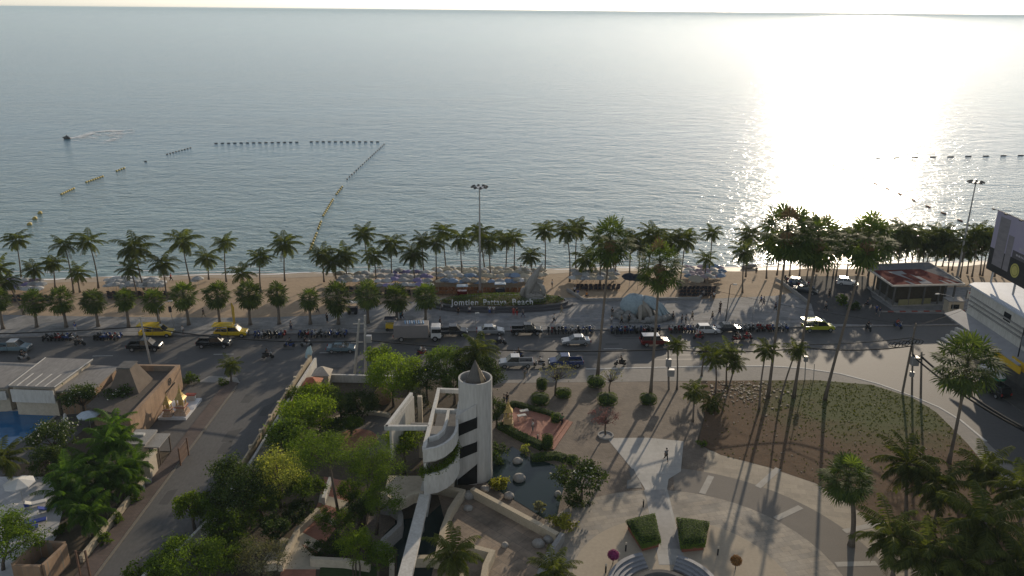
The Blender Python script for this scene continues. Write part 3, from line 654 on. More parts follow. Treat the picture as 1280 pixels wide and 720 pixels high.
def tree(name, label, cat, cpx, bpx, rad, mat, n=2600, leaf=.34, clumps=46, group=None, flowers=0.0, seed=0, trunk=.16, bark=None, z0=0.0, limbs=7, fl=None, low=-.6, hollow=.55, stems=1):
    if 'garden' in name: n = int(n * 2.6); clumps = int(clumps * 1.6); rad = tuple(q * 1.12 for q in rad); leaf *= .74
    rr = random.Random(seed * 13 + 5); b = G(*bpx, z0); c = ZY(cpx[0], cpx[1], b.y)
    if c.z - rad[2] * .4 < z0 + .3: c.z = z0 + .3 + rad[2] * .4
    t = thing(name, label, cat, b, 0, group); cl = c - b
    mb, cs = leaves(rr, cl, rad, n, leaf, clumps, 0, flowers=flowers, low=low, hollow=hollow)
    mb.build('crown', [mat, fl or BLOSSOM] if flowers else mat, t)
    tb = MB()
    for q in range(stems):
        o = Vector((rr.uniform(-.35, .35), rr.uniform(-.35, .35), 0)) * (stems > 1)
        fork = cl * .55; fork.z = max(.3, cl.z - rad[2] * .75); fork += o * .5
        mid = fork * .5 + Vector((rr.uniform(-.15, .15), rr.uniform(-.15, .15), 0)) + o * .5
        tb.tube([o + Vector((0, 0, -.08)), mid, fork], [trunk * 1.25, trunk, trunk * .8], 6)
        for cc, cr in rr.sample(cs, min(limbs, len(cs))):
            e = cl + cc * .8; mm = fork.lerp(e, .5) + Vector((0, 0, -.1 * rad[2]))
            tb.tube([fork, mm, e], [trunk * .6, trunk * .38, trunk * .12], 5)
    tb.build('trunk', bark or BARK, t, True)
    return t
def bush(name, label, cat, px, rad, mat, n=900, leaf=.2, group=None, z0=0.0, flowers=0.0, seed=0, fl=None, clumps=26):
    rr = random.Random(seed * 7 + 3); b = G(*px, z0); t = thing(name, label, cat, b, 0, group)
    mb, cs = leaves(rr, (0, 0, rad[2] * .55), rad, n, leaf, clumps, 0, low=-.5, hollow=.35, flowers=flowers)
    mb.v = [(x, y, max(z, .02)) for x, y, z in mb.v]
    mb.build('leaves', [mat, fl or BLOSSOM] if flowers else mat, t)
    tb = MB()
    for k in range(5):
        a = rr.uniform(0, 6.28); tb.tube([(0, 0, -.05), (math.cos(a) * rad[0] * .3, math.sin(a) * rad[1] * .3, rad[2] * .5), (math.cos(a) * rad[0] * .6, math.sin(a) * rad[1] * .6, rad[2] * .9)], [.05, .035, .012], 5)
    tb.build('stem', BARK, t); return t
def clipped(name, label, cat, px, rad, group=None, mat=LEAF_HEDGE, n=1500, leaf=.13, seed=0, z0=0.0, power=.62, stalk=0.0):
    """A clipped shrub: a dense shell of small leaves over a leafy core."""
    rr = random.Random(seed + 90); b = G(*px, z0) if len(px) == 2 else Vector(px); t = thing(name, label, cat, b, 0, group)
    mb = MB(); zc = stalk + rad[2]
    for k in range(n):
        v = Vector((rr.gauss(0, 1), rr.gauss(0, 1), rr.gauss(0, 1))).normalized()
        s = Vector([math.copysign(abs(q) ** power, q) for q in v]); k2 = 1 / max(1, s.length ** .35)
        s = s * k2 * rr.uniform(.9, 1.03)
        p = Vector((s.x * rad[0], s.y * rad[1], zc + s.z * rad[2])); p.z = max(p.z, .02)
        leaf_quad(mb, p, leaf * rr.uniform(.7, 1.3), (v + Vector((rr.gauss(0, .4), rr.gauss(0, .4), rr.gauss(0, .4)))).normalized(), rr)
    mb.build('leaves', mat, t)
    cb = MB(); cb.ell((0, 0, zc), (rad[0] * .86, rad[1] * .86, rad[2] * .9), 12, 8, .06, rnd=rr); cb.build('core', LEAFCORE if mat is LEAF_HEDGE else mat, t, True)
    if stalk: sb = MB(); sb.tube([(0, 0, -.02), (.02, 0, stalk + .1)], [.05, .04], 6); sb.build('stem', BARK, t)
    return t
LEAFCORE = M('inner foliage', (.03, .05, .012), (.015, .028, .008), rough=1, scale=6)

T = tree
T('garden_tree', 'large rounded bright green tree behind the white wall beside the road', 'tree', (490, 468), (492, 508), (3.3, 2.8, 2.4), LEAF_BRIGHT, 4200, .32, 70, seed=1)
T('garden_tree', 'small round bright tree touching the double utility pole', 'tree', (473, 446), (470, 490), (1.5, 1.4, 1.4), LEAF_BRIGHT, 1500, .28, 26, seed=2)
T('garden_tree', 'bright leafy tree beside the orange tiled roof', 'tree', (398, 494), (395, 522), (2.0, 1.8, 1.5), LEAF_BRIGHT, 2200, .32, 36, seed=3, stems=2)
T('garden_tree', 'bright spreading tree halfway along the street wall', 'tree', (382, 518), (382, 556), (2.7, 2.4, 1.9), LEAF_BRIGHT, 3200, .34, 50, seed=4, stems=2)
T('garden_tree', 'yellow-green tree over the street wall, nearer than the bright spreading one', 'tree', (362, 546), (365, 584), (2.3, 2.0, 1.7), LEAF_TREE, 2600, .34, 40, seed=5)
T('garden_tree', 'dark tree behind the round court and the paved circle', 'tree', (424, 505), (428, 528), (2.0, 1.8, 1.7), LEAF_DARK, 2200, .3, 36, seed=6)
T('garden_tree', 'dark bushy tree at the edge of the paved circle under the big bright tree', 'tree', (452, 506), (455, 526), (2.0, 1.7, 1.5), LEAF_DARK, 2200, .3, 36, seed=7)
T('garden_tree', 'flat-topped tree with bare forked trunk over the red tiled path', 'tree', (404, 566), (425, 652), (2.7, 2.4, 1.5), LEAF_TREE, 4200, .2, 60, seed=8, trunk=.13, limbs=9)
T('garden_tree', 'flat-topped tree nearest the curved balconies', 'tree', (466, 577), (455, 655), (2.5, 2.3, 2.2), LEAF_TREE, 4400, .2, 60, seed=9, trunk=.15, limbs=9, low=-.8)
T('garden_tree', 'lower leafy tree hanging over the curved garden wall', 'tree', (478, 622), (470, 668), (1.6, 1.4, 1.7), LEAF_TREE, 2000, .2, 34, seed=10, low=-.8)
T('garden_tree', 'bright tree against the balconies under the white beams', 'tree', (505, 550), (505, 592), (2.0, 1.6, 1.2), LEAF_BRIGHT, 2300, .28, 36, seed=11)
T('garden_tree', 'pale variegated tree with cream-spotted leaves by the street wall', 'tree', (352, 590), (350, 634), (2.3, 2.1, 1.9), LEAF_VARI, 2800, .27, 46, seed=12)
T('garden_tree', 'dark dense tree overhanging the side street', 'tree', (298, 606), (304, 652), (2.8, 2.4, 2.2), LEAF_DARK, 3600, .34, 54, seed=13)
T('garden_tree', 'green shrubby tree between the variegated tree and the tiled path', 'tree', (378, 610), (380, 638), (1.8, 1.6, 1.4), LEAF_TREE, 1900, .28, 30, seed=14)
T('garden_tree', 'bright feathery tree overhanging the side street kerb', 'tree', (238, 632), (244, 664), (1.4, 1.3, 1.2), LEAF_BRIGHT, 1500, .3, 24, seed=15)
T('garden_tree', 'green shrubby tree just below the dark dense one', 'tree', (282, 660), (284, 694), (2.0, 1.6, 1.3), LEAF_TREE, 2000, .3, 32, seed=16)
T('garden_tree', 'bright spreading tree at the bottom edge over the side street', 'tree', (238, 702), (246, 742), (2.8, 2.2, 1.5), LEAF_TREE, 3400, .27, 50, seed=17)
T('garden_tree', 'dry grey twiggy shrub at the bottom edge of the garden', 'shrub', (325, 695), (330, 722), (2.3, 1.8, 1.2), LEAF_GREY, 2200, .2, 40, seed=18)
T('garden_tree', 'olive shrub between the dry grey shrub and the street', 'shrub', (290, 690), (292, 716), (1.7, 1.6, 1.1), LEAF_TREE, 1800, .24, 30, seed=19)
T('garden_tree', 'spiky green shrub beside the cream end of the tiled path', 'shrub', (343, 660), (345, 680), (1.2, 1.2, 1.1), LEAF_DARK, 1300, .34, 22, seed=20)
T('garden_tree', 'fine-leaved shrub in the bed between path and curved wall', 'shrub', (420, 650), (422, 678), (1.6, 1.3, 1.1), LEAF_TREE, 1900, .2, 32, seed=21)
T('garden_tree', 'young yellow-green tree in the bed beside the dark lawn', 'tree', (446, 680), (447, 722), (1.5, 1.3, 1.4), LEAF_BRIGHT, 1700, .22, 30, seed=22, stems=3, trunk=.08)
T('garden_tree', 'dense round shrub next to the foot of the white ramp', 'shrub', (473, 694), (474, 722), (1.3, 1.1, 1.3), LEAF_TREE, 1900, .2, 32, seed=23)
T('garden_tree', 'dark hedge-like shrub at the end of the planting bed', 'shrub', (408, 685), (410, 695), (1.8, .9, .8), LEAF_DARK, 1700, .22, 28, seed=24)
T('garden_tree', 'yellowish leafy tree behind the tower and roof cone', 'tree', (556, 452), (560, 492), (2.2, 1.8, 2.0), LEAF_TREE, 2600, .28, 44, seed=25)
T('garden_tree', 'dark shrub with white flowers beside the tree behind the tower', 'shrub', (532, 470), (535, 505), (2.0, 1.7, 1.9), LEAF_DARK, 2200, .26, 38, seed=26, flowers=.03)
T('garden_tree', 'brownish shrub between white wall and tower beams', 'shrub', (522, 500), (524, 520), (1.3, 1.2, 1.3), LEAF_GREY, 1400, .22, 26, seed=27)
T('garden_tree', 'dark tree pressed against the road side of the tower', 'tree', (612, 468), (616, 510), (1.7, 1.5, 2.0), LEAF_DARK, 2200, .3, 36, seed=28)
T('garden_tree', 'dark shrub between the tower and the golden shrine', 'shrub', (619, 512), (621, 534), (1.2, 1.1, 1.5), LEAF_DARK, 1500, .26, 28, seed=29)
T('frangipani_tree', 'leafless-looking frangipani over two clipped bushes near the silver pickup', 'tree', (697, 467), (694, 494), (2.3, 2.0, 1.2), LEAF_GREY, 420, .24, 34, seed=30, limbs=26, trunk=.13, low=-.2, hollow=.75)
T('frangipani_tree', 'sparse frangipani beside the tall palm bush', 'tree', (764, 471), (762, 492), (1.5, 1.4, 1.0), LEAF_GREY, 240, .22, 24, seed=31, limbs=20, trunk=.09, low=-.2, hollow=.75)
T('frangipani_tree', 'pink-flushed frangipani in a round kerb on the brown pavers', 'tree', (757, 522), (757, 544), (1.7, 1.6, 1.1), LEAF_PINK, 700, .2, 34, seed=32, limbs=26, trunk=.11, low=-.2, hollow=.7)
T('frangipani_tree', 'large dark frangipani with white flowers beside the pond', 'tree', (728, 597), (726, 626), (2.6, 2.3, 1.7), LEAF_DARK, 3200, .3, 52, seed=33, flowers=.05)
T('frangipani_tree', 'frangipani with white flowers under the hotel roof edge', 'tree', (104, 497), (104, 522), (2.7, 2.0, 1.5), LEAF_DARK, 3000, .28, 46, seed=34, flowers=.035)
T('frangipani_tree', 'frangipani with white flowers beside the brick chimney base', 'tree', (150, 498), (150, 520), (1.9, 1.6, 1.4), LEAF_DARK, 2200, .28, 36, seed=35, flowers=.03)
T('frangipani_tree', 'frangipani heavy with white flowers beside the swimming pool', 'tree', (66, 545), (66, 574), (3.0, 2.2, 1.6), LEAF_DARK, 3300, .28, 50, seed=36, flowers=.07)
T('garden_tree', 'bright leafy tree in the bottom left corner beside the sun loungers', 'tree', (8, 672), (4, 712), (2.3, 2.2, 2.2), LEAF_TREE, 3200, .28, 50, seed=37)
T('garden_tree', 'dark tree behind the pool terrace wall', 'tree', (58, 577), (58, 596), (1.6, 1.4, 1.5), LEAF_DARK, 1700, .3, 28, seed=38)

T('garden_tree', 'low dark shrub under the bright trees beside the paved circle', 'shrub', (412, 535), (412, 548), (1.6, 1.5, 1.0), LEAF_DARK, 1400, .3, 24, seed=50)
T('garden_tree', 'green shrub at the inner foot of the street wall below the kiosks', 'shrub', (372, 500), (370, 515), (1.3, 1.6, 1.2), LEAF_TREE, 1400, .3, 24, seed=51)
T('garden_tree', 'leafy shrub hiding the near end of the street wall', 'shrub', (326, 628), (326, 650), (1.7, 1.6, 1.3), LEAF_TREE, 1700, .3, 28, seed=52)
T('garden_tree', 'dark undergrowth shrub left of the tiled path below the variegated tree', 'shrub', (370, 640), (368, 656), (1.3, 1.3, .9), LEAF_DARK, 1300, .26, 24, seed=53)
T('garden_tree', 'dark undergrowth shrub between the two flat-topped trees', 'shrub', (438, 612), (438, 626), (1.3, 1.2, .9), LEAF_TREE, 1300, .24, 24, seed=54)
T('garden_tree', 'green shrub in front of the curved kerb of the paved circle', 'shrub', (440, 530), (438, 545), (1.2, 1.0, .8), LEAF_TREE, 1100, .26, 20, seed=55)
T('garden_tree', 'bushy green shrub between the dark tree and the street kerb', 'shrub', (262, 634), (264, 662), (1.5, 1.4, 1.2), LEAF_TREE, 1500, .28, 24, seed=56)
T('garden_tree', 'shrub at the bottom edge left of the spreading tree', 'shrub', (205, 712), (208, 738), (1.5, 1.3, 1.0), LEAF_TREE, 1400, .26, 24, seed=57)
T('garden_tree', 'dark shrub filling the bed behind the S-shaped wall', 'shrub', (450, 634), (450, 655), (1.3, 1.2, 1.2), LEAF_DARK, 1500, .24, 26, seed=58)
T('garden_tree', 'bushy shrub on the road side between big tree and tower beams', 'shrub', (510, 478), (512, 500), (1.4, 1.3, 1.3), LEAF_TREE, 1400, .26, 24, seed=59)
T('garden_tree', 'dark leafy tree between tower and road below the large palm', 'tree', (585, 455), (588, 492), (1.9, 1.6, 1.8), LEAF_DARK, 2200, .28, 36, seed=60)
T('garden_tree', 'green tree behind the tower on its left shoulder', 'tree', (566, 475), (568, 505), (1.7, 1.5, 1.7), LEAF_TREE, 2000, .28, 34, seed=61)
bush('shrub', 'rounded green shrub at the road corner of the hotel wall', 'shrub', (240, 478), (1.3, 1.0, .9), LEAF_TREE, 900, .24, seed=1)
bush('shrub', 'leafy planter shrub in the parking yard left of the pavilion', 'shrub', (1052, 380), (1.1, 1.0, 1.3), LEAF_TREE, 900, .3, seed=41, z0=.14)
bush('shrub', 'darker planter shrub in the parking yard nearer the pavilion', 'shrub', (1068, 388), (1.1, 1.0, 1.0), LEAF_DARK, 900, .3, seed=42, z0=.14)
bush('shrub', 'scrubby bush spilling over the street end of the garden wall', 'shrub', (222, 690), (1.5, 1.1, 1.1), LEAF_TREE, 1300, .26, seed=43)
bush('shrub', 'dark bush spilling over the garden wall below the dark dense tree', 'shrub', (268, 655), (1.3, 1.1, 1.3), LEAF_DARK, 1300, .26, seed=44)
bush('shrub', 'bush at the bottom edge against the garden wall', 'shrub', (178, 722), (1.6, 1.1, 1.0), LEAF_BRIGHT, 1200, .26, seed=45)
bush('shrub', 'small shrub at the foot of the corner island palm', 'shrub', (279, 481), (.8, .7, .6), LEAF_TREE, 500, .2, seed=2)
bush('shrub', 'yellow-green grassy shrub at the corner of the pond', 'shrub', (704, 660), (1.3, 1.1, 1.0), LEAF_YELL, 1400, .26, seed=3)
bush('shrub', 'reddish reed clump standing in the pond', 'reeds', (674, 640), (.55, .5, 1.2), LEAF_GREY, 420, .3, seed=4)
bush('shrub', 'yellow grassy clump at the foot of the tower among boulders', 'shrub', (626, 610), (1.2, 1.0, 1.0), LEAF_YELL, 1100, .28, seed=5)
bush('shrub', 'dark overhanging shrub on the tower side of the pond', 'shrub', (622, 575), (1.0, 1.3, 1.4), LEAF_DARK, 1200, .26, seed=6)
bush('shrub', 'low dark shrub under the white-flowered pond frangipani', 'shrub', (716, 630), (1.8, 1.2, .9), LEAF_DARK, 1300, .22, seed=7)
bush('shrub', 'small flowering plant on the far bank of the pond', 'shrub', (657, 566), (.5, .5, .8), LEAF_VARI, 420, .2, seed=8)
bush('shrub', 'yellowed tuft of grass at the paved corner of the lawn', 'shrub', (878, 557), (.7, .5, .4), LEAF_TREE, 300, .2, seed=9)
for k, (p, l) in enumerate([((130, 678), 'low shrub in the hotel planting strip nearest the brick enclosure'), ((146, 652), 'low shrub in the hotel planting strip below the thin stems'), ((166, 626), 'low shrub in the hotel planting strip nearest the boulders'), ((75, 668), 'low green shrub between the sun terrace and the brick enclosure')]):
    bush('shrub', l, 'shrub', p, (.9, .8, .7), LEAF_TREE, 700, .2, seed=20 + k)
for k, (p, l, r) in enumerate([((675, 505), 'clipped round bush nearest the golden shrine', (1.3, 1.3, .72)), ((704, 496), 'clipped round bush beneath the leafless frangipani', (1.15, 1.1, .6)), ((745, 483), 'clipped round bush at the foot of the tall palm by the kerb', (1.35, 1.3, .75)), ((759, 505), 'clipped round bush beneath the sparse frangipani', (1.45, 1.4, .75)), ((810, 504), 'clipped round bush at the foot of the lone tall palm', (1.2, 1.2, .65)), ((677, 488), 'small upright bush behind the one nearest the shrine', (.8, .8, .95))]):
    clipped('round_bush', l, 'bush', p, r, 'clipped bushes on the brown pavers', seed=k)
clipped('ball_topiary', 'purple ball topiary on a stem on the sandy disc', 'topiary', (766, 705), (.55, .55, .5), None, LEAF_PURPLE, 700, .12, 11, stalk=.55, power=1)
clipped('ball_topiary', 'rust-brown ball topiary on a stem on the sandy disc', 'topiary', (919, 712), (.55, .55, .5), None, LEAF_RUST, 700, .12, 12, stalk=.55, power=1)
# ------------------------------------------------------------------ the cylindrical tower with its curved balconies
TX, TY = -3.92, 79.5
tw = thing('round_tower', 'white cylindrical tower with dark cone roof and curved balconies beside the pond', 'building', (TX, TY, 0))
def rel(p): return Vector(p) - Vector((TX, TY, 0))
mb = MB(); mb.lathe([(1.92, -.3), (1.9, .3), (1.85, 1.2), (1.85, 12.15), (1.85, 12.2), (1.68, 12.2), (1.68, 11.3), (.02, 11.3)], 48)
mb.build('shaft', TOWERW, tw)
SLATE = M('weathered slate', (.13, .12, .11), (.07, .066, .06), rough=.8, scale=2, big=5)
mb = MB(); mb.lathe([(1.28, 0), (1.2, .35), (.03, 2.95)], 6, (0, 0, 11.3), a0=.3)
ro = mb.build('cone_roof', SLATE, tw)
mb = MB(); mb.add([(1.08, -.28, 11.85), (1.06, .25, 11.85), (.22, -.02, 13.7)], [(0, 1, 2)]); mb.add([(.62, -.95, 11.85), (1.0, -.5, 11.85), (.2, -.18, 13.6)], [(0, 1, 2)])
mb.v = [(x * 1.06 + .03, y * 1.06 - .03, z + .05) for x, y, z in mb.v]
mb.build('skylight', M('bronze skylight', (.30, .22, .13), rough=.35, metal=.4), ro)
# stair block with slanting bands of glass
yf = 77.45
def st(px, py): p = ZY(px, py, yf); return p
zl, zr = st(571, 521).z, st(597, 506).z
mb = MB(); xl, xr = -5.95, -3.75
mb.add([(xl, yf, -.2), (xr, yf, -.2), (xr, yf, zr), (xl, yf, zl), (xl, 81, -.2), (xr, 81, -.2), (xr, 81, zr), (xl, 81, zl)],
       [(0, 1, 2, 3), (5, 4, 7, 6), (1, 5, 6, 2), (4, 0, 3, 7), (3, 2, 6, 7), (0, 4, 5, 1)])
mb.v = [tuple(rel(v)) for v in mb.v]; sb = mb.build('stair_block', TOWERW, tw)
for a, b, c, d in (((571.5, 531), (596.5, 521.5), (596.5, 535), (571.5, 546)), ((571.5, 561), (596.5, 552), (596.5, 564.5), (571.5, 575)), ((553, 600), (596.5, 580), (596.5, 604), (568, 608))):
    q = [st(*k) for k in (a, b, c, d)]; q[0].x = max(q[0].x, xl + .05); q[3].x = max(q[3].x, xl + .05)
    mb = MB(); mb.add([rel((v.x, yf - .03, v.z)) for v in q] + [rel((v.x, yf + .1, v.z)) for v in q], [(3, 2, 1, 0), (0, 1, 5, 4), (1, 2, 6, 5), (2, 3, 7, 6), (3, 0, 4, 7)])
    mb.build('window_band', OPENING, tw)
# curved parapets: quarter curve from the stair block out to the near left end
def ccurve(off, z): 
    P = [Vector((-5.9 + off * .6, 78.3, z)), Vector((-5.72 + off, 76.0, z)), Vector((-5.8 + off, 74.6, z)), Vector((-6.15 + off, 73.3, z)), Vector((-6.75 + off, 72.25, z)), Vector((-7.55 + off * .6, 71.5 - off * .7, z)), Vector((-8.5, 71.15 - off, z)), Vector((-8.85, 71.1 - off, z))]
    out = []
    for i in range(len(P) - 1):
        for k in range(4): out.append(P[i].lerp(P[i + 1], k / 4))
    return out + [P[-1]]
mb = MB(); mb.wall([rel(p) for p in ccurve(0, 0)], .28, 6.75, 8.2); mb.build('upper_parapet', WHITE, tw, False)
mb = MB(); mb.wall([rel(p) for p in ccurve(.12, 0)], .25, 3.0, 5.35); mb.build('lower_parapet', WHITE, tw, False)
deck = ccurve(-.1, 0) + [Vector((-8.85, 78.3, 0))]
mb = MB(); mb.prism([rel(p) for p in deck], 6.5, 6.85); mb.build('upper_deck', CONC, tw)
mb = MB(); mb.prism([rel(p) for p in deck], 3.0, 3.3); mb.build('lower_deck', CONC, tw)
mb = MB(); mb.prism([rel((-8.6, 75.4, 0)), rel((-6.2, 75.4, 0)), rel((-6.2, 78.2, 0)), rel((-8.6, 78.2, 0))], 0, 6.5); mb.build('core_wall', CREAM, tw)
mb = MB()
for (x0, y0, x1, y1) in ((-8.7, 71.3, -8.7, 75),): mb.wall([rel((x0, y0, 0)), rel((x1, y1, 0))], .25, 0, 6.7)
mb.build('end_wall', WHITE, tw)
mb = MB(); r2 = random.Random(2)
cc = ccurve(.05, 5.4)
for k in range(1500):
    p = r2.choice(cc[3:]); p = rel(p) + Vector((r2.gauss(-.15, .22), r2.gauss(.1, .25), r2.gauss(.1, .26) + (0)))
    leaf_quad(mb, p, .22, Vector((r2.gauss(0, .5), r2.gauss(-.4, .5), r2.gauss(.5, .4))).normalized(), r2)
mb.build('balcony_planting', LEAF_BRIGHT, tw)
# white roof beams
mb = MB(); zb0, zb1 = 7.75, 8.25
def beam(m, a, b, wd=.36, z0=zb0, z1=zb1): m.wall([rel((*a, 0)), rel((*b, 0))], wd, z0, z1)
for nm, a, b in (('long_beam', (-8.45, 84.9), (-8.75, 71.3)), ('far_beam', (-8.25, 84.7), (-4.6, 84.5)), ('cross_beam', (-13.3, 75.75), (-8.75, 75.85)), ('tower_beam', (-8.4, 79.7), (-5.8, 79.5)), ('side_beam', (-13.25, 75.6), (-11.5, 83.6))):
    m2 = MB(); beam(m2, a, b); m2.build('roof_beam', WHITE, tw)
m2 = MB(); m2.wall([rel(p) for p in [Vector((-6.9, 79.4, 0)), Vector((-6.95, 76.5, 0)), Vector((-7.1, 75, 0)), Vector((-7.6, 73.9, 0)), Vector((-8.5, 73.3, 0))]], .3, zb0, zb1); m2.build('roof_beam', WHITE, tw)
m2 = MB(); beam(m2, (-11.35, 83.7), (-12.95, 76.6), .25, 3.6, 7.7); m2.build('screen_wall', WHITE, tw)
m2 = MB(); beam(m2, (-11.2, 79.9), (-8.7, 79.9), .3, 5.6, 6.3); m2.build('roof_beam', CONC, tw)
m2 = MB(); m2.box(rel((-10.5, 83.2, 4)), (.5, .5, 8)); m2.build('column', CREAM, tw)
m2 = MB(); m2.prism([rel((-8.6, 79.9, 0)), rel((-5.8, 79.9, 0)), rel((-5.8, 84.5, 0)), rel((-8.6, 84.5, 0))], 5.2, 5.5); m2.build('roof_slab', DARKC, tw)
for z in (2.5,):
    m2 = MB(); m2.prism([rel((-8.6, 79.9, 0)), rel((-5.8, 79.9, 0)), rel((-5.8, 84.4, 0)), rel((-8.6, 84.4, 0))], 0, 5.2); m2.build('rear_wall', CREAM, tw)

mb = MB(); wv = [(-8.9, 71.2), (-9.4, 71.3), (-10, 71.1), (-10.6, 70.4), (-11.2, 69.9), (-11.9, 70.0), (-12.5, 70.7), (-13.2, 71.2)]
mb.wall(wv, .35, 1.9, 3.1); mb.prism([(x, y) for x, y in wv] + [(-13.2, 75.5), (-8.9, 75.5)], 1.9, 2.3)
tag(mb.build('wavy_balcony_wall', CREAM), 'wavy cream parapet curling away from the balconies under the white beams', 'wall')
# ramp
mb = MB(); rp = [G(528.5, 597, 3.3), G(541, 597, 3.3), G(514, 726, 2.9), G(496, 726, 2.9)]
mb.prism([(p.x, p.y) for p in rp], [2.95, 2.95, 2.4, 2.4] if False else 2.6, 3.0)
rt = thing('ramp', 'long straight white ramp running from the balconies over the dark water', 'ramp', (0, 0, 0))
mb.build('deck', WHITE, rt)
for q in (.3, .62, .92):
    c = rp[0].lerp(rp[3], q).lerp(rp[1].lerp(rp[2], q), .5); m2 = MB(); m2.box((c.x, c.y, 1.28), (.35, .3, 2.62)); m2.build('support', CONC, rt)

# ------------------------------------------------------------------ garden basins, walls, pond
WATERD = bpy.data.materials.new('pond water'); WATERD.use_nodes = True
b_ = WATERD.node_tree.nodes['Principled BSDF']; b_.inputs['Base Color'].default_value = (.016, .028, .027, 1); b_.inputs['Roughness'].default_value = .12; b_.inputs['IOR'].default_value = 1.33
_n = WATERD.node_tree.nodes.new('ShaderNodeTexNoise'); _n.inputs['Scale'].default_value = 900; _b = WATERD.node_tree.nodes.new('ShaderNodeBump'); _b.inputs['Strength'].default_value = .15; _b.inputs['Distance'].default_value = .02
_t = WATERD.node_tree.nodes.new('ShaderNodeTexCoord'); _n.inputs['Scale'].default_value = 3
WATERD.node_tree.links.new(_t.outputs['Object'], _n.inputs['Vector']); WATERD.node_tree.links.new(_n.outputs['Fac'], _b.inputs['Height']); WATERD.node_tree.links.new(_b.outputs[0], b_.inputs['Normal'])
pondp = [G(*q) for q in ((628, 566), (640, 558), (662, 572), (690, 580), (704, 588), (706, 605), (700, 628), (696, 648), (680, 648), (648, 628), (612, 607), (600, 592), (612, 566))]
mb = MB(); mb.sheet(pondp, .03)
struct('pond', mb, WATERD)
mb = MB(); mb.sheet([(-12.5, 70.5), (-8.6, 71.5), (-5.5, 77), (-5.9, 71), (-7.2, 64), (-7.4, 55), (-9.8, 55), (-10.5, 62), (-11.0, 66), (-12.6, 67.5)], .025)
struct('water_channel', mb, WATERD)
TILEF = paving('weathered terrace tile', (.31, .235, .17), (.23, .185, .14), (.14, .12, .10), 1.5, 1.5, .75, rough=.85, mort=.02, stain=.55)
mb = MB(); mb.sheet([(-8, 76), (-4.2, 75.4), (4.6, 67.7), (5.2, 67.6), (3.0, 63), (2.5, 60), (2.3, 52), (-7.6, 52), (-7.2, 64), (-6.6, 70)], .035)
struct('terrace', mb, TILEF)
def gwall(name, label, path, th=.55, z1=1.05, mat=TANWALL, z=None):
    z = z1 if z is None else z
    mb = MB(); mb.wall([G(*q, z) for q in path], th, -.05, z1); return tag(mb.build(name, mat), label, 'wall')
gwall('basin_wall', 'straight tan-capped wall between the pond and the brown terrace', [(590, 610), (640, 636.5), (697, 667)])
gwall('basin_wall', 'curved grey wall edging the brown terrace beside the stone disc', [(703, 666), (692, 682), (683, 697), (675, 715), (671, 740)], .5, 1.0, CONC)
gwall('basin_wall', 'tan-capped wall bending down from the tower foot into the terrace', [(546, 606), (578, 613), (563, 636), (554, 660), (548, 690), (546, 700)])
gwall('basin_wall', 'short tan wall crossing from the ramp behind the young palm', [(515, 696), (548, 695.5), (580, 692)])
gwall('basin_wall', 'tan wall with a corner turning to the bottom edge of the terrace', [(581, 680), (615, 689), (607, 706), (603, 728), (602, 750)])
gwall('basin_wall', 'narrow tan wall between the young palm and the bottom edge', [(578, 716), (574, 745)], .5)
gwall('curved_wall', 'thick grey S-shaped wall curling round a stony bed beside the dark water', [(475, 626), (489, 628), (498, 634), (501, 645), (499, 656), (490, 664), (480, 673), (474, 684)], .5, 1.5, CONC)
mb = MB(); mb.sheet([G(*q) for q in ((462, 640), (480, 630), (493, 640), (494, 655), (480, 668), (470, 685), (455, 672))], .03)
struct('stony_bed', mb, M('stony bed', (.24, .19, .15), (.11, .09, .075), rough=1, scale=4, big=2, bump=.7))
gwall('curved_wall', 'pale low wall leading from the S-curve toward the ramp foot', [(487, 686), (490, 700), (489, 730)], .45, .8, CREAM)
BOULD = M('pale boulder', (.36, .34, .31), (.21, .20, .18), rough=.95, scale=2, big=3)
for k, (p, r, l) in enumerate([((647, 578), .55, 'pale round boulder on the far bank of the pond below the hedge'), ((649, 600), .75, 'large pale boulder lying in the pond near the tower'), ((606, 613), .5, 'grey boulder at the tower foot nearest the terrace wall'), ((636, 622), .62, 'boulder half in the pond beside the straight terrace wall'),
        ((586, 622), .75, 'tall grey boulder in the corner of the terrace by the tower'), ((585, 637), .5, 'pale angular stone leaning on the bent terrace wall'), ((670, 658), .5, 'pale boulder on the terrace against the straight wall'), ((673, 682), .7, 'pale flat boulder lying on the terrace near the curved wall'),
        ((686, 676), .6, 'grey boulder on the terrace touching the curved wall'), ((631, 683), .42, 'single broken stone in the middle of the brown terrace'), ((697, 619), .45, 'dark boulder on the pond edge under the frangipani'), ((620, 610), .4, 'small boulder between the grassy clump and the terrace wall'),
        ((176, 612), .5, 'pale boulder beside the gate pillar of the hotel'), ((184, 604), .55, 'boulder in the corner behind the gate pillar')]):
    m2 = MB(); b = G(*p); r3 = random.Random(k); m2.ell((0, 0, r * .35), (r * r3.uniform(.85, 1.15), r * r3.uniform(.75, 1), r * .7), 12, 8, .07, rnd=r3)
    o = m2.build('boulder', BOULD, None, True); o.location = b; o.rotation_euler = (0, 0, r3.uniform(0, 3)); tag(o, l, 'boulder')

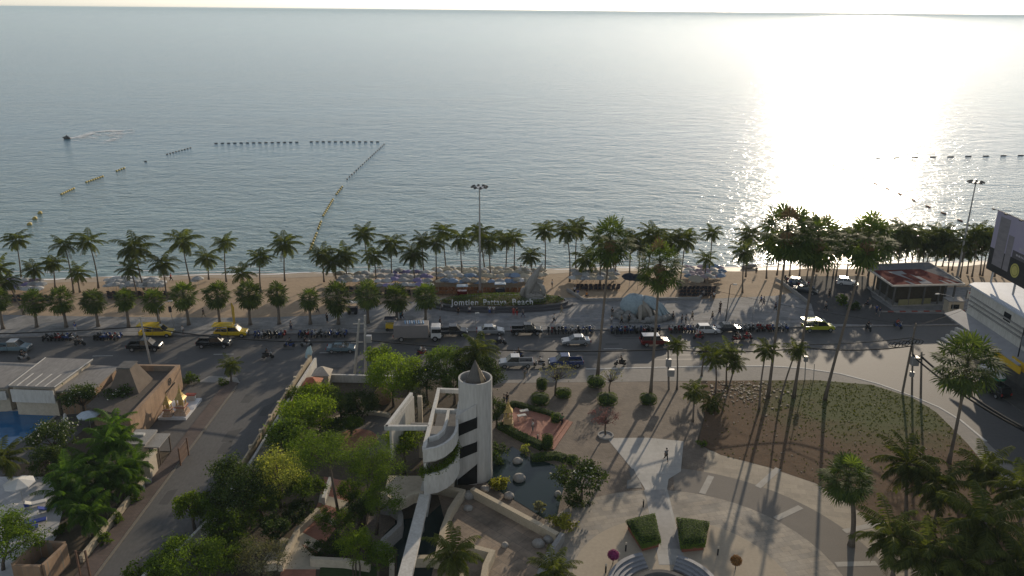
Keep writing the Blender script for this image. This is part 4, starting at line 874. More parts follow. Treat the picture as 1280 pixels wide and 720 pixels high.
# paths of the garden: coral and cream tile
CORAL = paving('coral tile', (.38, .17, .115), (.33, .145, .10), (.26, .14, .10), .4, .4, .2, rough=.8, stain=.3, mort=.015)
CREAMT = M('cream path slab', (.50, .44, .34), (.38, .34, .27), rough=.85, scale=.7, big=5)
Lp = [(405, 596), (398, 628), (392, 642), (368, 676), (352, 712), (345, 740)]; Rp = [(440, 603), (434, 640), (420, 660), (398, 690), (395, 712), (393, 740)]
def plerp(P, t): x = t * (len(P) - 1); i = min(len(P) - 2, int(x)); return (P[i][0] + (P[i + 1][0] - P[i][0]) * (x - i), P[i][1] + (P[i + 1][1] - P[i][1]) * (x - i))
A, B = MB(), MB()
for k in range(15):
    q = [G(*plerp(P, t)) for P, t in ((Lp, k / 15), (Rp, k / 15), (Rp, (k + 1) / 15), (Lp, (k + 1) / 15))]
    (B if k % 3 == 2 else A).sheet(q, .03)
struct('coral_path', A, CORAL); struct('cream_path', B, CREAMT)
mb = MB(); mb.sheet([G(*q) for q in ((320, 712), (352, 672), (372, 676), (398, 700), (400, 712))], .04); struct('cream_path', mb, CREAMT)
mb = MB(); mb.sheet([G(*q) for q in ((395, 735), (402, 708), (470, 708), (476, 735))], .028); struct('dark_lawn', mb, M('dark turf', (.05, .075, .025), (.03, .05, .017), rough=1, scale=3))  # turf in a dark mottled green
gwall('garden_wall', 'low cream wall beside the tiled path along the planting', [(413, 596), (404, 622)], .35, .9, WHITE)
gwall('garden_wall', 'curving cream kerb wall along the street side of the tiled path', [(398, 635), (385, 648), (372, 660), (360, 684), (350, 706)], .45, .75, CREAM)
gwall('garden_wall', 'long low cream wall between planting bed and dark lawn', [(388, 697), (430, 699), (462, 704)], .4, .9, CREAM)
gwall('garden_wall', 'low cream wall from the bottom shrubs to the path slab', [(318, 705), (346, 702)], .4, .8, CREAM)
ccx = G(452, 545)
mb = MB(); mb.lathe([(5.4, .02), (5.3, .035), (.01, .036)], 40, (ccx.x, ccx.y, 0)); struct('round_court', mb, M('court paving', (.16, .145, .13), (.11, .10, .092), rough=.85, scale=.6, big=5))
mb = MB(); mb.lathe([(2.7, .04), (2.65, .046), (.01, .047)], 32, (ccx.x - .6, ccx.y - 1.0, 0)); struct('round_court_centre', mb, CORAL)
mb = MB(); mb.wall([(ccx.x + 5.6 * math.cos(a), ccx.y + 5.6 * math.sin(a)) for a in [math.radians(60 + i * 8) for i in range(17)]], .45, 0, .5)
tag(mb.build('curved_kerb', CREAM), 'low curved kerb wall round the paved circle of the garden', 'wall')
bb = thing('earth_boulder', 'big orange-brown rock at the far edge of the paved circle', 'boulder', G(479, 503)); m2 = MB(); m2.ell((0, 0, .9), (1.3, 1.1, 1.3), 14, 9, .06); m2.build('rock', M('orange rock', (.34, .22, .13), (.2, .13, .08), rough=.95, scale=1.2), bb, True)

# wall between garden and side street
mb = MB(); mb.wall([(-28.35, 106.4), (-28.75, 93), (-28.9, 79), (-29.8, 70), (-31.4, 64.5), (-33.3, 60.8), (-34, 56)], .3, 0, [2.3, 2.3, 2.3, 1.7, 1.3, 1.1, 1.1])
pw = thing('boundary_wall', 'long white garden wall with tan outer fence along the side street', 'wall', (0, 0, 0)); mb.build('inner_wall', WHITE, pw)
mb = MB(); mb.wall([(-28.95, 106.4), (-29.4, 93), (-29.6, 76)], .22, 0, 2.75); mb.build('outer_fence', paving('tan fence boards', (.40, .33, .23), (.34, .28, .19), (.2, .16, .11), .5, .3, 0, stain=.3), pw)
for k in range(9):
    f = k / 8; y = 106 - 29 * f; m2 = MB(); m2.box((-29.02 - .62 * f - .12, y, 1.45), (.36, .36, 2.95)); m2.build('pillar', TANWALL, pw)
mb = MB(); p0, p1 = G(410, 477), G(534, 480); mb.wall([(p0.x, p0.y), (p1.x, p1.y)], .35, 0, 1.15); tag(mb.build('garden_wall', WHITE), 'white wall dividing the garden from the beach road', 'wall')
# small things at the garden corner
def kiosk(label, px, w_, d_, h, roofm, rh, wallm=CREAM):
    b = G(*px); t = thing('kiosk', label, 'kiosk', b)
    m = MB(); m.box((0, 0, h / 2), (w_ * .8, d_ * .8, h)); m.build('wall', wallm, t)
    m = MB(); m.box((0, 0, h + rh / 2), (w_, d_, rh), 0, 0, .12); m.build('roof', roofm, t)
kiosk('small kiosk with pointed pale canvas roof at the garden corner', (404, 481), 2.6, 2.4, 1.9, M('canvas', (.50, .44, .36), rough=.9), .9)
kiosk('small shelter with orange tiled roof behind the street wall', (392, 494), 2.4, 2.6, 2.0, M('orange roof tile', (.44, .15, .07), (.30, .10, .05), rough=.8, scale=3), .7)
sg = thing('sign_board', 'pale blue leaf-shaped sign standing at the end of the street wall', 'sign', G(386, 466))
m = MB(); m.add([(x, -.06, z) for x, z in ((-.35, 2.4), (.4, 2.2), (.75, 3.3), (.6, 4.3), (.1, 4.0), (-.2, 3.3))] + [(x, .06, z) for x, z in ((-.35, 2.4), (.4, 2.2), (.75, 3.3), (.6, 4.3), (.1, 4.0), (-.2, 3.3))], [(5, 4, 3, 2, 1, 0)[::-1], (6, 7, 8, 9, 10, 11)[::-1]] + [(i, (i + 1) % 6, 6 + (i + 1) % 6, 6 + i) for i in range(6)]); m.build('panel', M('pale blue panel', (.42, .55, .58), rough=.5), sg)
m = MB(); m.tube([(0, 0, -.05), (.1, 0, 2.4)], .06); m.build('post', METAL, sg)

# golden shrine on its coral platform
pl = [G(*q) for q in ((626, 530), (644, 512), (706, 526), (682, 560))]
sp = thing('shrine_platform', 'coral tiled platform with steps carrying the golden shrine', 'platform', (0, 0, 0))
m = MB(); m.prism(pl, 0, .32); m.build('floor', CORAL, sp)
for k, (o, z) in enumerate(((.55, .22), (1.1, .11))):
    d = (pl[2] - pl[1]).normalized() * o; m = MB(); m.prism([pl[2], pl[3], pl[3] + d, pl[2] + d], 0, z); m.build('step', CORAL, sp)
def spire(t, x, y, z0, s, mats):
    m = MB()
    for k, (wd, h) in enumerate(((1.5, .35), (1.3, .3), (1.05, .55), (1.25, .12))): m.box((x, y, z0 + s * (sum((.35, .3, .55, .12)[:k]) + h / 2)), (wd * s, wd * s, h * s))
    m.build('pedestal', mats[0], t)
    zz = z0 + 1.32 * s; m = MB()
    for a, b in ((-.42, -.42), (.42, -.42), (.42, .42), (-.42, .42)): m.box((x + a * s, y + b * s, zz + .45 * s), (.13 * s, .13 * s, .9 * s))
    m.build('post', mats[1], t)
    m = MB(); m.box((x, y, zz + .35 * s), (.4 * s, .36 * s, .7 * s), 0, 0, .55); m.ell((x, y, zz + .8 * s), (.13 * s, .13 * s, .16 * s), 8, 6); m.build('idol', GOLD, t)
    z2 = zz + .9 * s; m = MB()
    for k, (wd, h) in enumerate(((1.25, .22), (.92, .22), (.62, .25), (.34, .4))): m.box((x, y, z2 + s * (sum((.24, .28, .3)[:k]) + h / 2)), (wd * s, wd * s, h * s), 0, 0, .72)
    m.lathe([(.09 * s, 0), (.05 * s, .4 * s), (.005, .95 * s)], 8, (x, y, z2 + 1.2 * s)); m.build('roof', mats[1], t)
g1 = G(635, 535); s1 = thing('golden_shrine', 'tall gilded shrine with pointed roof on the coral platform by the tower', 'shrine', (g1.x, g1.y, .32)); spire(s1, 0, 0, 0, .95, (M('pale gold stone', (.50, .38, .20), (.38, .27, .13), rough=.6), GOLD, GOLD))
for k, (px, l) in enumerate([((655, 522), 'white offering table beside the golden shrine, farther one'), ((652, 528), 'white offering table beside the golden shrine, nearer one')]):
    p = G(*px); t = thing('offering_table', l, 'table', (p.x, p.y, .32), .35); m = MB(); m.box((0, 0, .72), (1.15, .55, .06)); m.build('table_top', WHITE, t)
    for a in (-.5, .5):
        for b in (-.22, .22): m = MB(); m.box((a, b, .345), (.05, .05, .69)); m.build('leg', METAL, t)
def hedge(label, path, th, h, z0=0.0, seed=0):
    r3 = random.Random(seed); m = MB(); P = [Vector((G(*q).x, G(*q).y, 0)) for q in path]; t = thing('hedge', label, 'hedge', (0, 0, 0))
    for i in range(len(P) - 1):
        d = P[i + 1] - P[i]; n = Vector((-d.y, d.x, 0)).normalized()
        for k in range(int(d.length * 200)):
            f = r3.random(); a = r3.uniform(-1, 1); q = r3.random()
            if q < .5: p = P[i] + d * f + n * (a * th / 2) + Vector((0, 0, h + r3.gauss(0, .04))); nn = Vector((r3.gauss(0, .4), r3.gauss(0, .4), 1))
            else: sg = 1 if q > .75 else -1; p = P[i] + d * f + n * (sg * th / 2 + r3.gauss(0, .03)) + Vector((0, 0, r3.random() * h)); nn = n * sg + Vector((r3.gauss(0, .4), r3.gauss(0, .4), .3))
            leaf_quad(m, p + Vector((0, 0, z0)), .15 * r3.uniform(.7, 1.3), nn.normalized(), r3)
    m.build('leaves', LEAF_HEDGE, t); c = MB(); c.wall(P, th * .88, z0, z0 + h * .93); c.build('core', LEAFCORE, t)
hedge('clipped hedge along the road side of the coral platform', [(632, 513), (643, 508), (690, 522)], .7, .75, 0, 1)
hedge('clipped hedge along the pond side of the coral platform', [(624, 535), (648, 548), (678, 562)], .9, .85, 0, 2)
hedge('low curved hedge along the far bank of the pond', [(664, 576), (680, 574), (697, 573), (706, 577)], 1.0, .7, 0, 3)
clipped('round_bush', 'egg-shaped clipped bush at the near corner of the coral platform', 'bush', (684, 562), (.75, .75, 1.05), None, LEAF_HEDGE, 1300, .13, 21)
clipped('round_bush', 'rounded bush at the step corner of the coral platform', 'bush', (695, 529), (.75, .75, .7), None, LEAF_HEDGE, 900, .13, 22)
clipped('round_bush', 'small clipped bush at the end of the pond hedge', 'bush', (715, 580), (.75, .7, .55), None, LEAF_HEDGE, 900, .13, 23)
p = G(757, 545); m = MB(); m.lathe([(1.0, 0), (1.0, .22), (.82, .22), (.82, .1), (.01, .1)], 24); o = m.build('tree_ring_kerb', CONC, None); o.location = (p.x, p.y, .002); tag(o, 'round grey kerb at the foot of the pink-flushed frangipani', 'kerb')

# hedge planters and curved steps on the disc
TERRA = M('terracotta planter', (.30, .11, .065), (.2, .075, .045), rough=.85, scale=1.5)
for l, pts in (('wedge-shaped clipped hedge planter left of the central path', [(781, 656), (818, 647), (826, 682), (802, 688)]), ('wedge-shaped clipped hedge planter right of the central path', [(844, 652), (886, 658), (881, 686), (850, 689)])):
    P = [G(q[0], q[1] + 4, 0) for q in pts]; c = sum(P, Vector()) / 4; t = thing('hedge_planter', l, 'planter', (c.x, c.y, .016))
    L_ = [Vector((q.x - c.x, q.y - c.y, 0)) for q in P]
    m = MB(); m.prism([q * .86 for q in L_], 0, .55); m.build('planter_box', TERRA, t)
    r3 = random.Random(len(l)); m = MB()
    for k in range(3600):
        a, b = r3.random(), r3.random(); q = (L_[0].lerp(L_[1], a)).lerp(L_[3].lerp(L_[2], a), b); e = min(a, 1 - a, b, 1 - b)
        if r3.random() < .4:
            j = r3.randrange(4); q = L_[j].lerp(L_[(j + 1) % 4], r3.random()) * r3.uniform(.94, 1.0); z = r3.uniform(.5, 1.0); nn = q.normalized() + Vector((0, 0, .3))
        else: z = 1.45 - .5 * math.exp(-e * 9) + r3.gauss(0, .02); q = q * .96; nn = Vector((r3.gauss(0, .35), r3.gauss(0, .35), 1))
        leaf_quad(m, q + Vector((0, 0, z)), .13 * r3.uniform(.7, 1.3), nn.normalized(), r3)
    m.build('hedge', LEAF_HEDGE, t); m = MB(); m.prism([q * .92 for q in L_], .56, .9); m.prism([q * .7 for q in L_], .9, 1.28); m.build('core', LEAFCORE, t)
CC = G(830, 742)
STEPM = M('bluish stone step', (.25, .255, .27), (.17, .175, .185), rough=.6, scale=1)
for l, a0, a1 in (('curved stone steps on the west side of the sunken circle', 105, 172), ('curved stone steps on the east side of the sunken circle', 8, 66)):
    t = thing('curved_steps', l.replace('west', 'left').replace('east', 'right'), 'steps', (CC.x, CC.y, .016))
    for k in range(4):
        r0 = 3.5 + k * .42; n = 16; A = [(r * math.cos(math.radians(a0 + (a1 - a0) * i / n)), r * math.sin(math.radians(a0 + (a1 - a0) * i / n))) for r, rng in ((r0, range(n + 1)), (r0 + .40, range(n, -1, -1))) for i in rng]
        m = MB(); m.prism(A, 0, .22 + .15 * k); m.build('step', STEPM, t)
m = MB(); m.lathe([(2.9, 0), (2.9, .35), (2.5, .35), (2.4, .03), (.01, .03)], 48, (CC.x, CC.y, .016)); tag(m.build('basin_rim', DARKC), 'dark round basin rim at the bottom edge between the curved steps', 'basin')
for k, (p, l) in enumerate([((804, 634), 'short dark bollard light near the left hedge planter top'), ((782, 689), 'short dark bollard light between planter and purple ball'), ((757, 716), 'short dark bollard light nearest the curved basin wall'), ((897, 694), 'short dark bollard light right of the right hedge planter'), ((672, 552), 'dark bollard light on the coral platform edge')]):
    b = G(*p); t = thing('bollard_light', l, 'bollard', b, 0, 'bollard lights'); m = MB(); m.tube([(0, 0, 0), (0, 0, .8)], .08, 8); m.build('post', BLACK, t); m = MB(); m.lathe([(.1, .8), (.1, .98), (.03, 1.02)], 8); m.build('lamp_head', CREAM, t)

# ------------------------------------------------------------------ hotel on the left
ROOFM = M('weathered roof sheet', (.27, .255, .235), (.165, .155, .145), rough=.85, scale=.5, big=6, stretch=(1, .3, 1), contrast=1.3)
BRICK = paving('tan brick', (.36, .235, .145), (.29, .185, .115), (.25, .2, .15), .5, .16, 0, rough=.9, stain=.35)
def ringwall(P, z0, z1): return MB().prism(P, z0, z1)
rs = thing('restaurant', 'low restaurant building with grey sheet roofs beside the swimming pool', 'building', (0, 0, 0))
zr1, zr2 = 4.3, 3.6
A = [G(11, 482, zr1), G(68, 484, zr1), G(116, 449, zr1), G(57, 447, zr1)]
m = MB(); m.prism(A, zr1 - .22, zr1); rf = m.build('roof', ROOFM, rs)
for f in (.0, .18, .38, .58, .78, 1.0):                                         # seams
    p, q = A[0].lerp(A[1], f), A[3].lerp(A[2], f); q = p.lerp(q, 1 if f == 1.0 or f == 0 else .42); m = MB(); m.wall([p, q], .14, zr1 + .002, zr1 + .06); m.build('roof_seam', WHITE, rf)
m = MB(); I = [p.lerp(sum(A, Vector()) / 4, .08) for p in A]; m.prism(I, 0, zr1 - .24); m.build('wall', CREAM, rs)
B_ = [G(69, 489, zr2), G(118, 485, zr2), G(148, 458, zr2), G(114, 456, zr2)]; m = MB(); m.prism(B_, zr2 - .2, zr2); m.build('side_roof', ROOFM, rs)
m = MB(); m.prism([p.lerp(sum(B_, Vector()) / 4, .1) for p in B_], 0, zr2 - .22); m.build('side_wall', BRICK, rs)
C_ = [G(-70, 488, zr2), G(10, 484, zr2), G(46, 454, zr2), G(-20, 452, zr2)]; m = MB(); m.prism(C_, zr2 - .2, zr2); m.build('side_roof', ROOFM, rs)
m = MB(); m.prism([p.lerp(sum(C_, Vector()) / 4, .08) for p in C_], 0, zr2 - .22); m.build('side_wall', CREAM, rs)
p, q = A[0] + Vector((.3, -.35, 0)), A[1] + Vector((0, -.35, 0)); m = MB(); m.wall([p, q], .12, 2.2, 3.95); m.build('awning', WHITE, rs)
p, q = C_[0] + Vector((.3, -.35, 0)), C_[1] + Vector((-.2, -.35, 0)); m = MB(); m.wall([p, q], .12, 2.0, 3.2); m.build('awning', WHITE, rs)
# brick wing with chimney
bw = thing('brick_wing', 'flat-roofed brick wing with tapered chimney along the side street', 'building', (0, 0, 0))
x1 = -45.6; ya, yb = 85.2, 100.2
m = MB(); m.wall([(x1, ya), (x1, yb), (-53.0, yb + .1)], .45, 0, 3.75); m.build('parapet_wall', BRICK, bw)
m = MB(); m.prism([(x1 - .25, ya + 1.5), (x1 - .25, yb - .25), (-53, yb - .2), (-53, ya + 4.5)], 2.6, 2.95); m.build('roof', M('brown roof felt', (.12, .10, .082), (.08, .067, .056), rough=.95, scale=.6, big=5), bw)
m = MB(); m.prism([(x1 - .6, ya + 2), (x1 - .6, yb - .6), (-52.6, yb - .6), (-52.6, ya + 5)], 0, 2.58); m.build('wall', BRICK, bw)
c = G(161, 470, 4.4); m = MB()
m.add([(c.x - 1.9, c.y - 2.2, 2.9), (c.x + 2.1, c.y - 2.2, 2.9), (c.x + 2.1, c.y + 2.2, 2.9), (c.x - 1.9, c.y + 2.2, 2.9), (c.x - .75, c.y - 1, 5.9), (c.x + .75, c.y - 1, 5.9), (c.x + .75, c.y + 1, 5.9), (c.x - .75, c.y + 1, 5.9)], [(3, 2, 1, 0), (4, 5, 6, 7), (0, 1, 5, 4), (1, 2, 6, 5), (2, 3, 7, 6), (3, 0, 4, 7)])
ch = m.build('chimney', M('brown render', (.17, .135, .105), (.11, .088, .07), rough=.95, scale=.8), bw); m = MB(); m.box((c.x, c.y, 5.98), (1.75, 2.25, .16)); m.build('cap', DARKC, ch)
em = ZX(212, 477, x1 + .24); m = MB(); n = 20
m.add([(x1 + .26, em.y + r * math.cos(2 * PI * i / n), em.z + r * math.sin(2 * PI * i / n)) for r in (.34, .52) for i in range(n)], [(i, (i + 1) % n, n + (i + 1) % n, n + i) for i in range(n)])
for k in range(3): a = 2.09 * k + .5; m.box((x1 + .26, em.y + .16 * math.cos(a), em.z + .16 * math.sin(a)), (.02, .16, .2))
m.build('emblem', BLACK, bw)
m = MB(); r3 = random.Random(6)
for k in range(11): m.box((x1 + .255, em.y - 1.6 + k * .3, em.z - .85), (.03, .17, .26 * r3.uniform(.7, 1)), 0)
m.build('lettering', BLACK, bw)
# paved yard, spirit houses, gatehouse
YARD = M('dark yard paving', (.12, .112, .105), (.08, .076, .072), rough=.85, scale=.4, big=8)
mb = MB(); mb.sheet([(-45.3, 84), (-40.3, 84), (-40.3, 104.2), (-45.3, 103.8)], .02); struct('yard', mb, YARD)
mb = MB(); mb.sheet([G(247, 478), G(300, 479), G(296, 472), G(262, 470)], .035); struct('island', mb, CONC)
m = MB(); m.prism([(-45.2, 91.6), (-41.6, 91.6), (-41.6, 97.2), (-45.2, 97.2)], .0, .35); tag(m.build('marble_platform', M('white marble', (.66, .66, .66), (.54, .54, .55), rough=.4)), 'white marble platform carrying the two gilded spirit houses', 'platform')
REDL = M('red lacquer', (.40, .07, .03), (.3, .05, .02), rough=.5); PALEST = M('gilt trimmed stone', (.52, .44, .36), (.40, .24, .14), rough=.6, scale=5)
for l, px, s in (('smaller gilded spirit house, the nearer one by the brick wall', (211, 519), .78), ('taller gilded spirit house with orange base on the marble platform', (228, 517), 1.0)):
    p = G(*px, .35); t = thing('spirit_house', l, 'shrine', (p.x, p.y, .35), .0); spire(t, 0, 0, 0, s, (PALEST, GOLD, GOLD))
    m = MB(); m.box((0, 0, 1.15 * s), (1.33 * s, 1.33 * s, .1 * s)); m.build('red_band', REDL, t)
p = G(242, 500, .35); t = thing('offering_table', 'small red-topped offering table behind the spirit houses', 'table', (p.x - .3, p.y, .35)); m = MB(); m.box((0, 0, .82), (1.3, .7, .1)); m.build('table_top', REDL, t); m = MB(); m.box((0, 0, .4), (1.1, .55, .76)); m.build('pedestal', WHITE, t)
gh = thing('gatehouse', 'small tan gatehouse with flat grey roof at the hotel entrance', 'building', (-42.3, 82.1, 0))
m = MB(); m.box((-.6, .1, 1.35), (1.9, 2.9, 2.7)); w2 = m.build('wall', CREAM, gh); m = MB(); m.box((-.6, .1, 2.85), (2.5, 3.4, .26)); m.build('roof', CONC, gh); m = MB(); m.box((-.9, .4, 3.1), (1.3, .5, .24)); m.build('roof_box', WHITE, gh)
m = MB(); m.box((1.2, .3, 2.35), (1.7, 3.2, .14)); m.build('canopy', CONC, gh)
m = MB(); m.box((.36, .2, 1.5), (.05, 1.1, 1.0)); m.build('window', DARKGLASS, gh)
for y in (-1.2, 1.7): m = MB(); m.box((1.95, y, 1.13), (.12, .12, 2.27)); m.build('post', BARK, gh)
def fence_frame(label, a, b, h, n, name='gate'):
    a, b = G(*a), G(*b); t = thing(name, label, 'gate', (0, 0, 0)); RUST = M('brown steel', (.16, .09, .06), (.1, .06, .04), rough=.7)
    for p in (a, b): m = MB(); m.box((p.x, p.y, h / 2), (.14, .14, h)); m.build('post', RUST, t)
    m = MB(); d = b - a
    for k in range(n): z = .25 + (h - .4) * k / (n - 1); m.tube([a + Vector((0, 0, z)), b + Vector((0, 0, z))], .03, 4)
    for k in range(1, 7): q = a.lerp(b, k / 7); m.tube([q + Vector((0, 0, .2)), q + Vector((0, 0, h - .1))], .018, 4)
    m.build('bars', RUST, t)
    if name == 'gate': m = MB(); m.wall([a.lerp(b, .06), a.lerp(b, .94)], .03, .2, h - .35); m.build('infill_panel', M('brown gate board', (.15, .095, .07), (.1, .065, .05), rough=.9), t)
fence_frame('brown steel gate leaf standing beside the gatehouse', (226, 582), (236, 569), 2.3, 4)
fence_frame('brown steel fence frame beside the brick enclosure at the bottom edge', (101, 722), (113, 722), 3.0, 4, 'steel_fence')
m = MB(); m.box((0, 0, 1.2), (.7, 1.9, 2.4)); o = m.build('gate_pillar', CREAM, None, False, .03); o.location = G(190, 594); tag(o, 'tall tan gate pillar nearest the cane palms', 'pillar')
RSIDE = paving('reddish brick footway', (.135, .10, .085), (.112, .085, .075), (.085, .07, .062), .4, .2, 0, rough=.9, stain=.3)
mb = MB(); mb.prism([(-40.3, 15), (-38.7, 15), (-38.6, 84), (-40.3, 84)], -.02, .12); mb.prism([(-40.3, 84.01), (-38.55, 84.01), (-38.5, 102.5), (-40.3, 103)], -.02, .121); struct('footway', mb, RSIDE)
mb = MB(); mb.wall([(-38.5, 15), (-38.42, 84), (-38.35, 101.5)], .22, -.02, .14); struct('footway_kerb', mb, M('worn kerb', (.19, .17, .14), (.13, .12, .105), rough=.9, scale=1, big=5))
m = MB(); m.wall([(-40.7, 63.6), (-40.55, 77.4)], .35, 0, .75); tag(m.build('planter_wall', TANWALL), 'long low tan planter wall between cane palms and footway', 'wall')
# pool terrace
DECK = paving('white terrace tile', (.50, .50, .50), (.43, .43, .44), (.33, .33, .33), .8, .8, .6, rough=.6, stain=.18, mort=.012)
mb = MB(); mb.sheet([G(*q) for q in ((-60, 600), (0, 596), (62, 596), (78, 640), (70, 672), (40, 712), (0, 740), (-60, 740))], .02); struct('terrace_deck', mb, DECK)
mb = MB(); mb.sheet([G(*q) for q in ((-80, 505), (118, 508), (120, 525), (62, 572), (0, 596), (-80, 596))], .012); struct('pool_surround', mb, DARKC)
POOLW = M('pool water', (.02, .14, .30), (.015, .10, .24), rough=.06, scale=1.2, spec=.6)
pp = [G(*q) for q in ((-60, 514), (79, 513), (54, 534), (20, 556), (0, 566), (-60, 590))]
mb = MB(); mb.sheet(pp, .03); struct('pool_water', mb, POOLW)
mb = MB(); mb.wall(pp[:3] + pp[3:], .3, .0, .12, closed=True); struct('pool_edge', mb, CONC)
def octa(label, px, r, z, mat, group):
    b = G(*px); t = thing('sun_umbrella', label, 'umbrella', (b.x, b.y, .02), .3, group); m = MB(); n = 8
    m.add([(r * math.cos(2 * PI * i / n), r * math.sin(2 * PI * i / n), z) for i in range(n)] + [(0, 0, z + r * .33)] + [(r * .99 * math.cos(2 * PI * i / n), r * .99 * math.sin(2 * PI * i / n), z - .14) for i in range(n)], [(i, (i + 1) % n, n) for i in range(n)] + [(i, (i + 1) % n, n + 1 + (i + 1) % n, n + 1 + i)[::-1] for i in range(n)])
    m.build('canopy', mat, t); m = MB(); m.tube([(0, 0, 0), (0, 0, z + r * .3)], .035); m.build('pole', METAL, t)
CANV = M('white canvas', (.66, .65, .62), (.56, .55, .52), rough=.9, scale=2); CANVB = M('pale blue canvas', (.50, .57, .62), rough=.9); CANVC = M('cream canvas', (.68, .63, .54), rough=.9)
octa('large white octagonal umbrella on the sun terrace, farther one', (29, 627), 1.55, 2.3, CANV, 'terrace umbrellas')
octa('large cream umbrella on the sun terrace beside the bottom left tree', (16, 664), 1.5, 2.3, CANVC, 'terrace umbrellas')
octa('pale blue octagonal umbrella beside the white-flowered trees by the pool', (114, 538), 1.35, 2.2, CANVB, 'terrace umbrellas')
BLUEC = M('royal blue cushion', (.03, .06, .30), (.02, .045, .22), rough=.8)
for k, (px, rz, l) in enumerate([((46, 655), .5, 'sun lounger with blue towel under the cream umbrella edge'), ((62, 638), .6, 'sun lounger in the shade of the cane palms'), ((46, 632), .5, 'white sun lounger between the two big umbrellas'), ((36, 664), .5, 'blue sun lounger nearest the bottom left tree'), ((28, 637), .5, 'sun lounger half under the white octagonal umbrella')]):
    b = G(*px); t = thing('sun_lounger', l, 'sun lounger', (b.x, b.y, .02), rz, 'sun loungers on the hotel terrace')
    m = MB(); m.box((0, 0, .28), (1.9, .7, .07)); m.build('frame', WHITE, t); m = MB(); m.box((.25, 0, .37), (1.3, .62, .1)); m.build('cushion', BLUEC if k != 2 else CANV, t); m = MB(); m.box((-.7, 0, .52), (.65, .62, .09), 0, 0, 1, .5); m.build('backrest', BLUEC if k != 2 else CANV, t)
    for a in (-.8, .8):
        for c in (-.28, .28): m = MB(); m.box((a, c, .125), (.06, .06, .25)); m.build('leg', WHITE, t)
be = thing('brick_enclosure', 'open-topped tan brick enclosure beside the steel fence', 'enclosure', (0, 0, 0))
P = [G(*q, 2.3) for q in ((52, 707), (83, 678), (48, 676), (14, 706))]
for i in range(4):
    a, b = P[i], P[(i + 1) % 4]; m = MB(); d = (b - a).normalized() * .15; m.wall([a + d * (1.0), b - d * 1.0], .3, 0, 2.3); m.build('wall', BRICK, be)
m = MB(); m.prism([p.lerp(sum(P, Vector()) / 4, .1) for p in P], 0, .6); m.build('floor', DARKC, be)
m = MB(); m.box((0, 0, .55), (1.9, .9, 1.1), .6); o = m.build('storage_cabinet', WHITE, None, False, .02); o.location = G(37, 697); tag(o, 'white cabinet between the brick enclosure and the terrace', 'cabinet')
mm = thing('garden_wall', 'brown garden wall behind the sun terrace', 'wall', (0, 0, 0)); a, b = G(22, 596), G(64, 590); m = MB(); m.wall([a, b], .3, 0, 1.6); m.build('wall', M('brown wall', (.2, .15, .11), rough=.9), mm)
st_ = thing('statue', 'small white garden statue beside the swimming pool', 'statue', G(84, 534)); m = MB(); m.lathe([(.3, 0), (.28, .4), (.2, .45), (.3, .8), (.34, 1.2), (.2, 1.5), (.17, 1.6), (.2, 1.75), (.05, 1.95)], 12); m.build('figure', WHITE, st_, True); m = MB(); m.box((0, 0, .1), (.7, .7, .25)); m.build('plinth', CONC, st_)

# ------------------------------------------------------------------ beach pavilion
zp = 4.5; P = [G(1078, 331, zp), G(1161, 328, zp), G(1206, 355, zp), G(1116, 357, zp)]
pv = thing('beach_pavilion', 'open beach pavilion with patched dark red and grey roof', 'building', (0, 0, 0))
c = sum(P, Vector()) / 4
RUSTR = M('dark red roof sheet', (.13, .035, .03), (.085, .028, .025), spec=.02, rough=.95, scale=.8, big=4, stretch=(1, .3, 1)); GREYR = M('grey roof sheet', (.15, .15, .155), (.11, .11, .115), spec=.02, rough=.95, scale=.8, big=4)
m = MB(); m.prism(P, zp - .25, zp); rf = m.build('roof', GREYR, pv)
m = MB(); m.prism([P[0].lerp(P[3], .3).lerp(P[1].lerp(P[2], .3), .04), P[0].lerp(P[3], .3).lerp(P[1].lerp(P[2], .3), .72), P[0].lerp(P[3], .97).lerp(P[1].lerp(P[2], .97), .97), P[0].lerp(P[3], .97).lerp(P[1].lerp(P[2], .97), .02)], zp + .004, zp + .03); m.build('red_sheet', RUSTR, rf)
def rp_(u, v): return P[0].lerp(P[3], v).lerp(P[1].lerp(P[2], v), u)
PATCH = M('pale roof patch', (.27, .27, .27), (.21, .21, .21), spec=.02, rough=.95, scale=1)
for q in ([(.2, .38), (.42, .36), (.42, .52), (.33, .52), (.38, .82), (.3, .62)], [(.46, .5), (.5, .62), (.54, .62), (.58, .96), (.42, .96), (.42, .86), (.5, .84)], [(.24, .82), (.28, .82), (.33, .97), (.28, .97)], [(.72, .82), (.76, .82), (.8, .97), (.76, .97)], [(.82, .82), (.86, .82), (.9, .97), (.86, .97)]):
    m = MB(); m.prism([rp_(*k) for k in q], zp + .034, zp + .045); m.build('roof_patch', PATCH, rf)
m = MB(); m.wall([P[0], P[3], P[2], P[1]], .18, zp - .22, zp + .08, closed=True); m.build('fascia', M('cream fascia', (.58, .53, .46), rough=.8), pv)
Q = [p.lerp(c, .16) for p in P]
m = MB(); m.prism(Q, .1, .45); m.build('floor', CONC, pv)
m = MB(); m.prism([p.lerp(c, .34) for p in P], .45, zp - .26); m.build('inner_wall', M('shade-toned ochre wall', (.075, .062, .045), (.045, .037, .028), rough=.9), pv)  # shade under the roof is put into this wall's dark colour
for i in range(4):
    for f in (0, .25, .5, .75): p = Q[i].lerp(Q[(i + 1) % 4], f); m = MB(); m.box((p.x, p.y, zp / 2 - .05), (.26, .26, zp - 1)); m.build('column', DARKC, pv)  # dark column colour also stands in for the shade under the roof
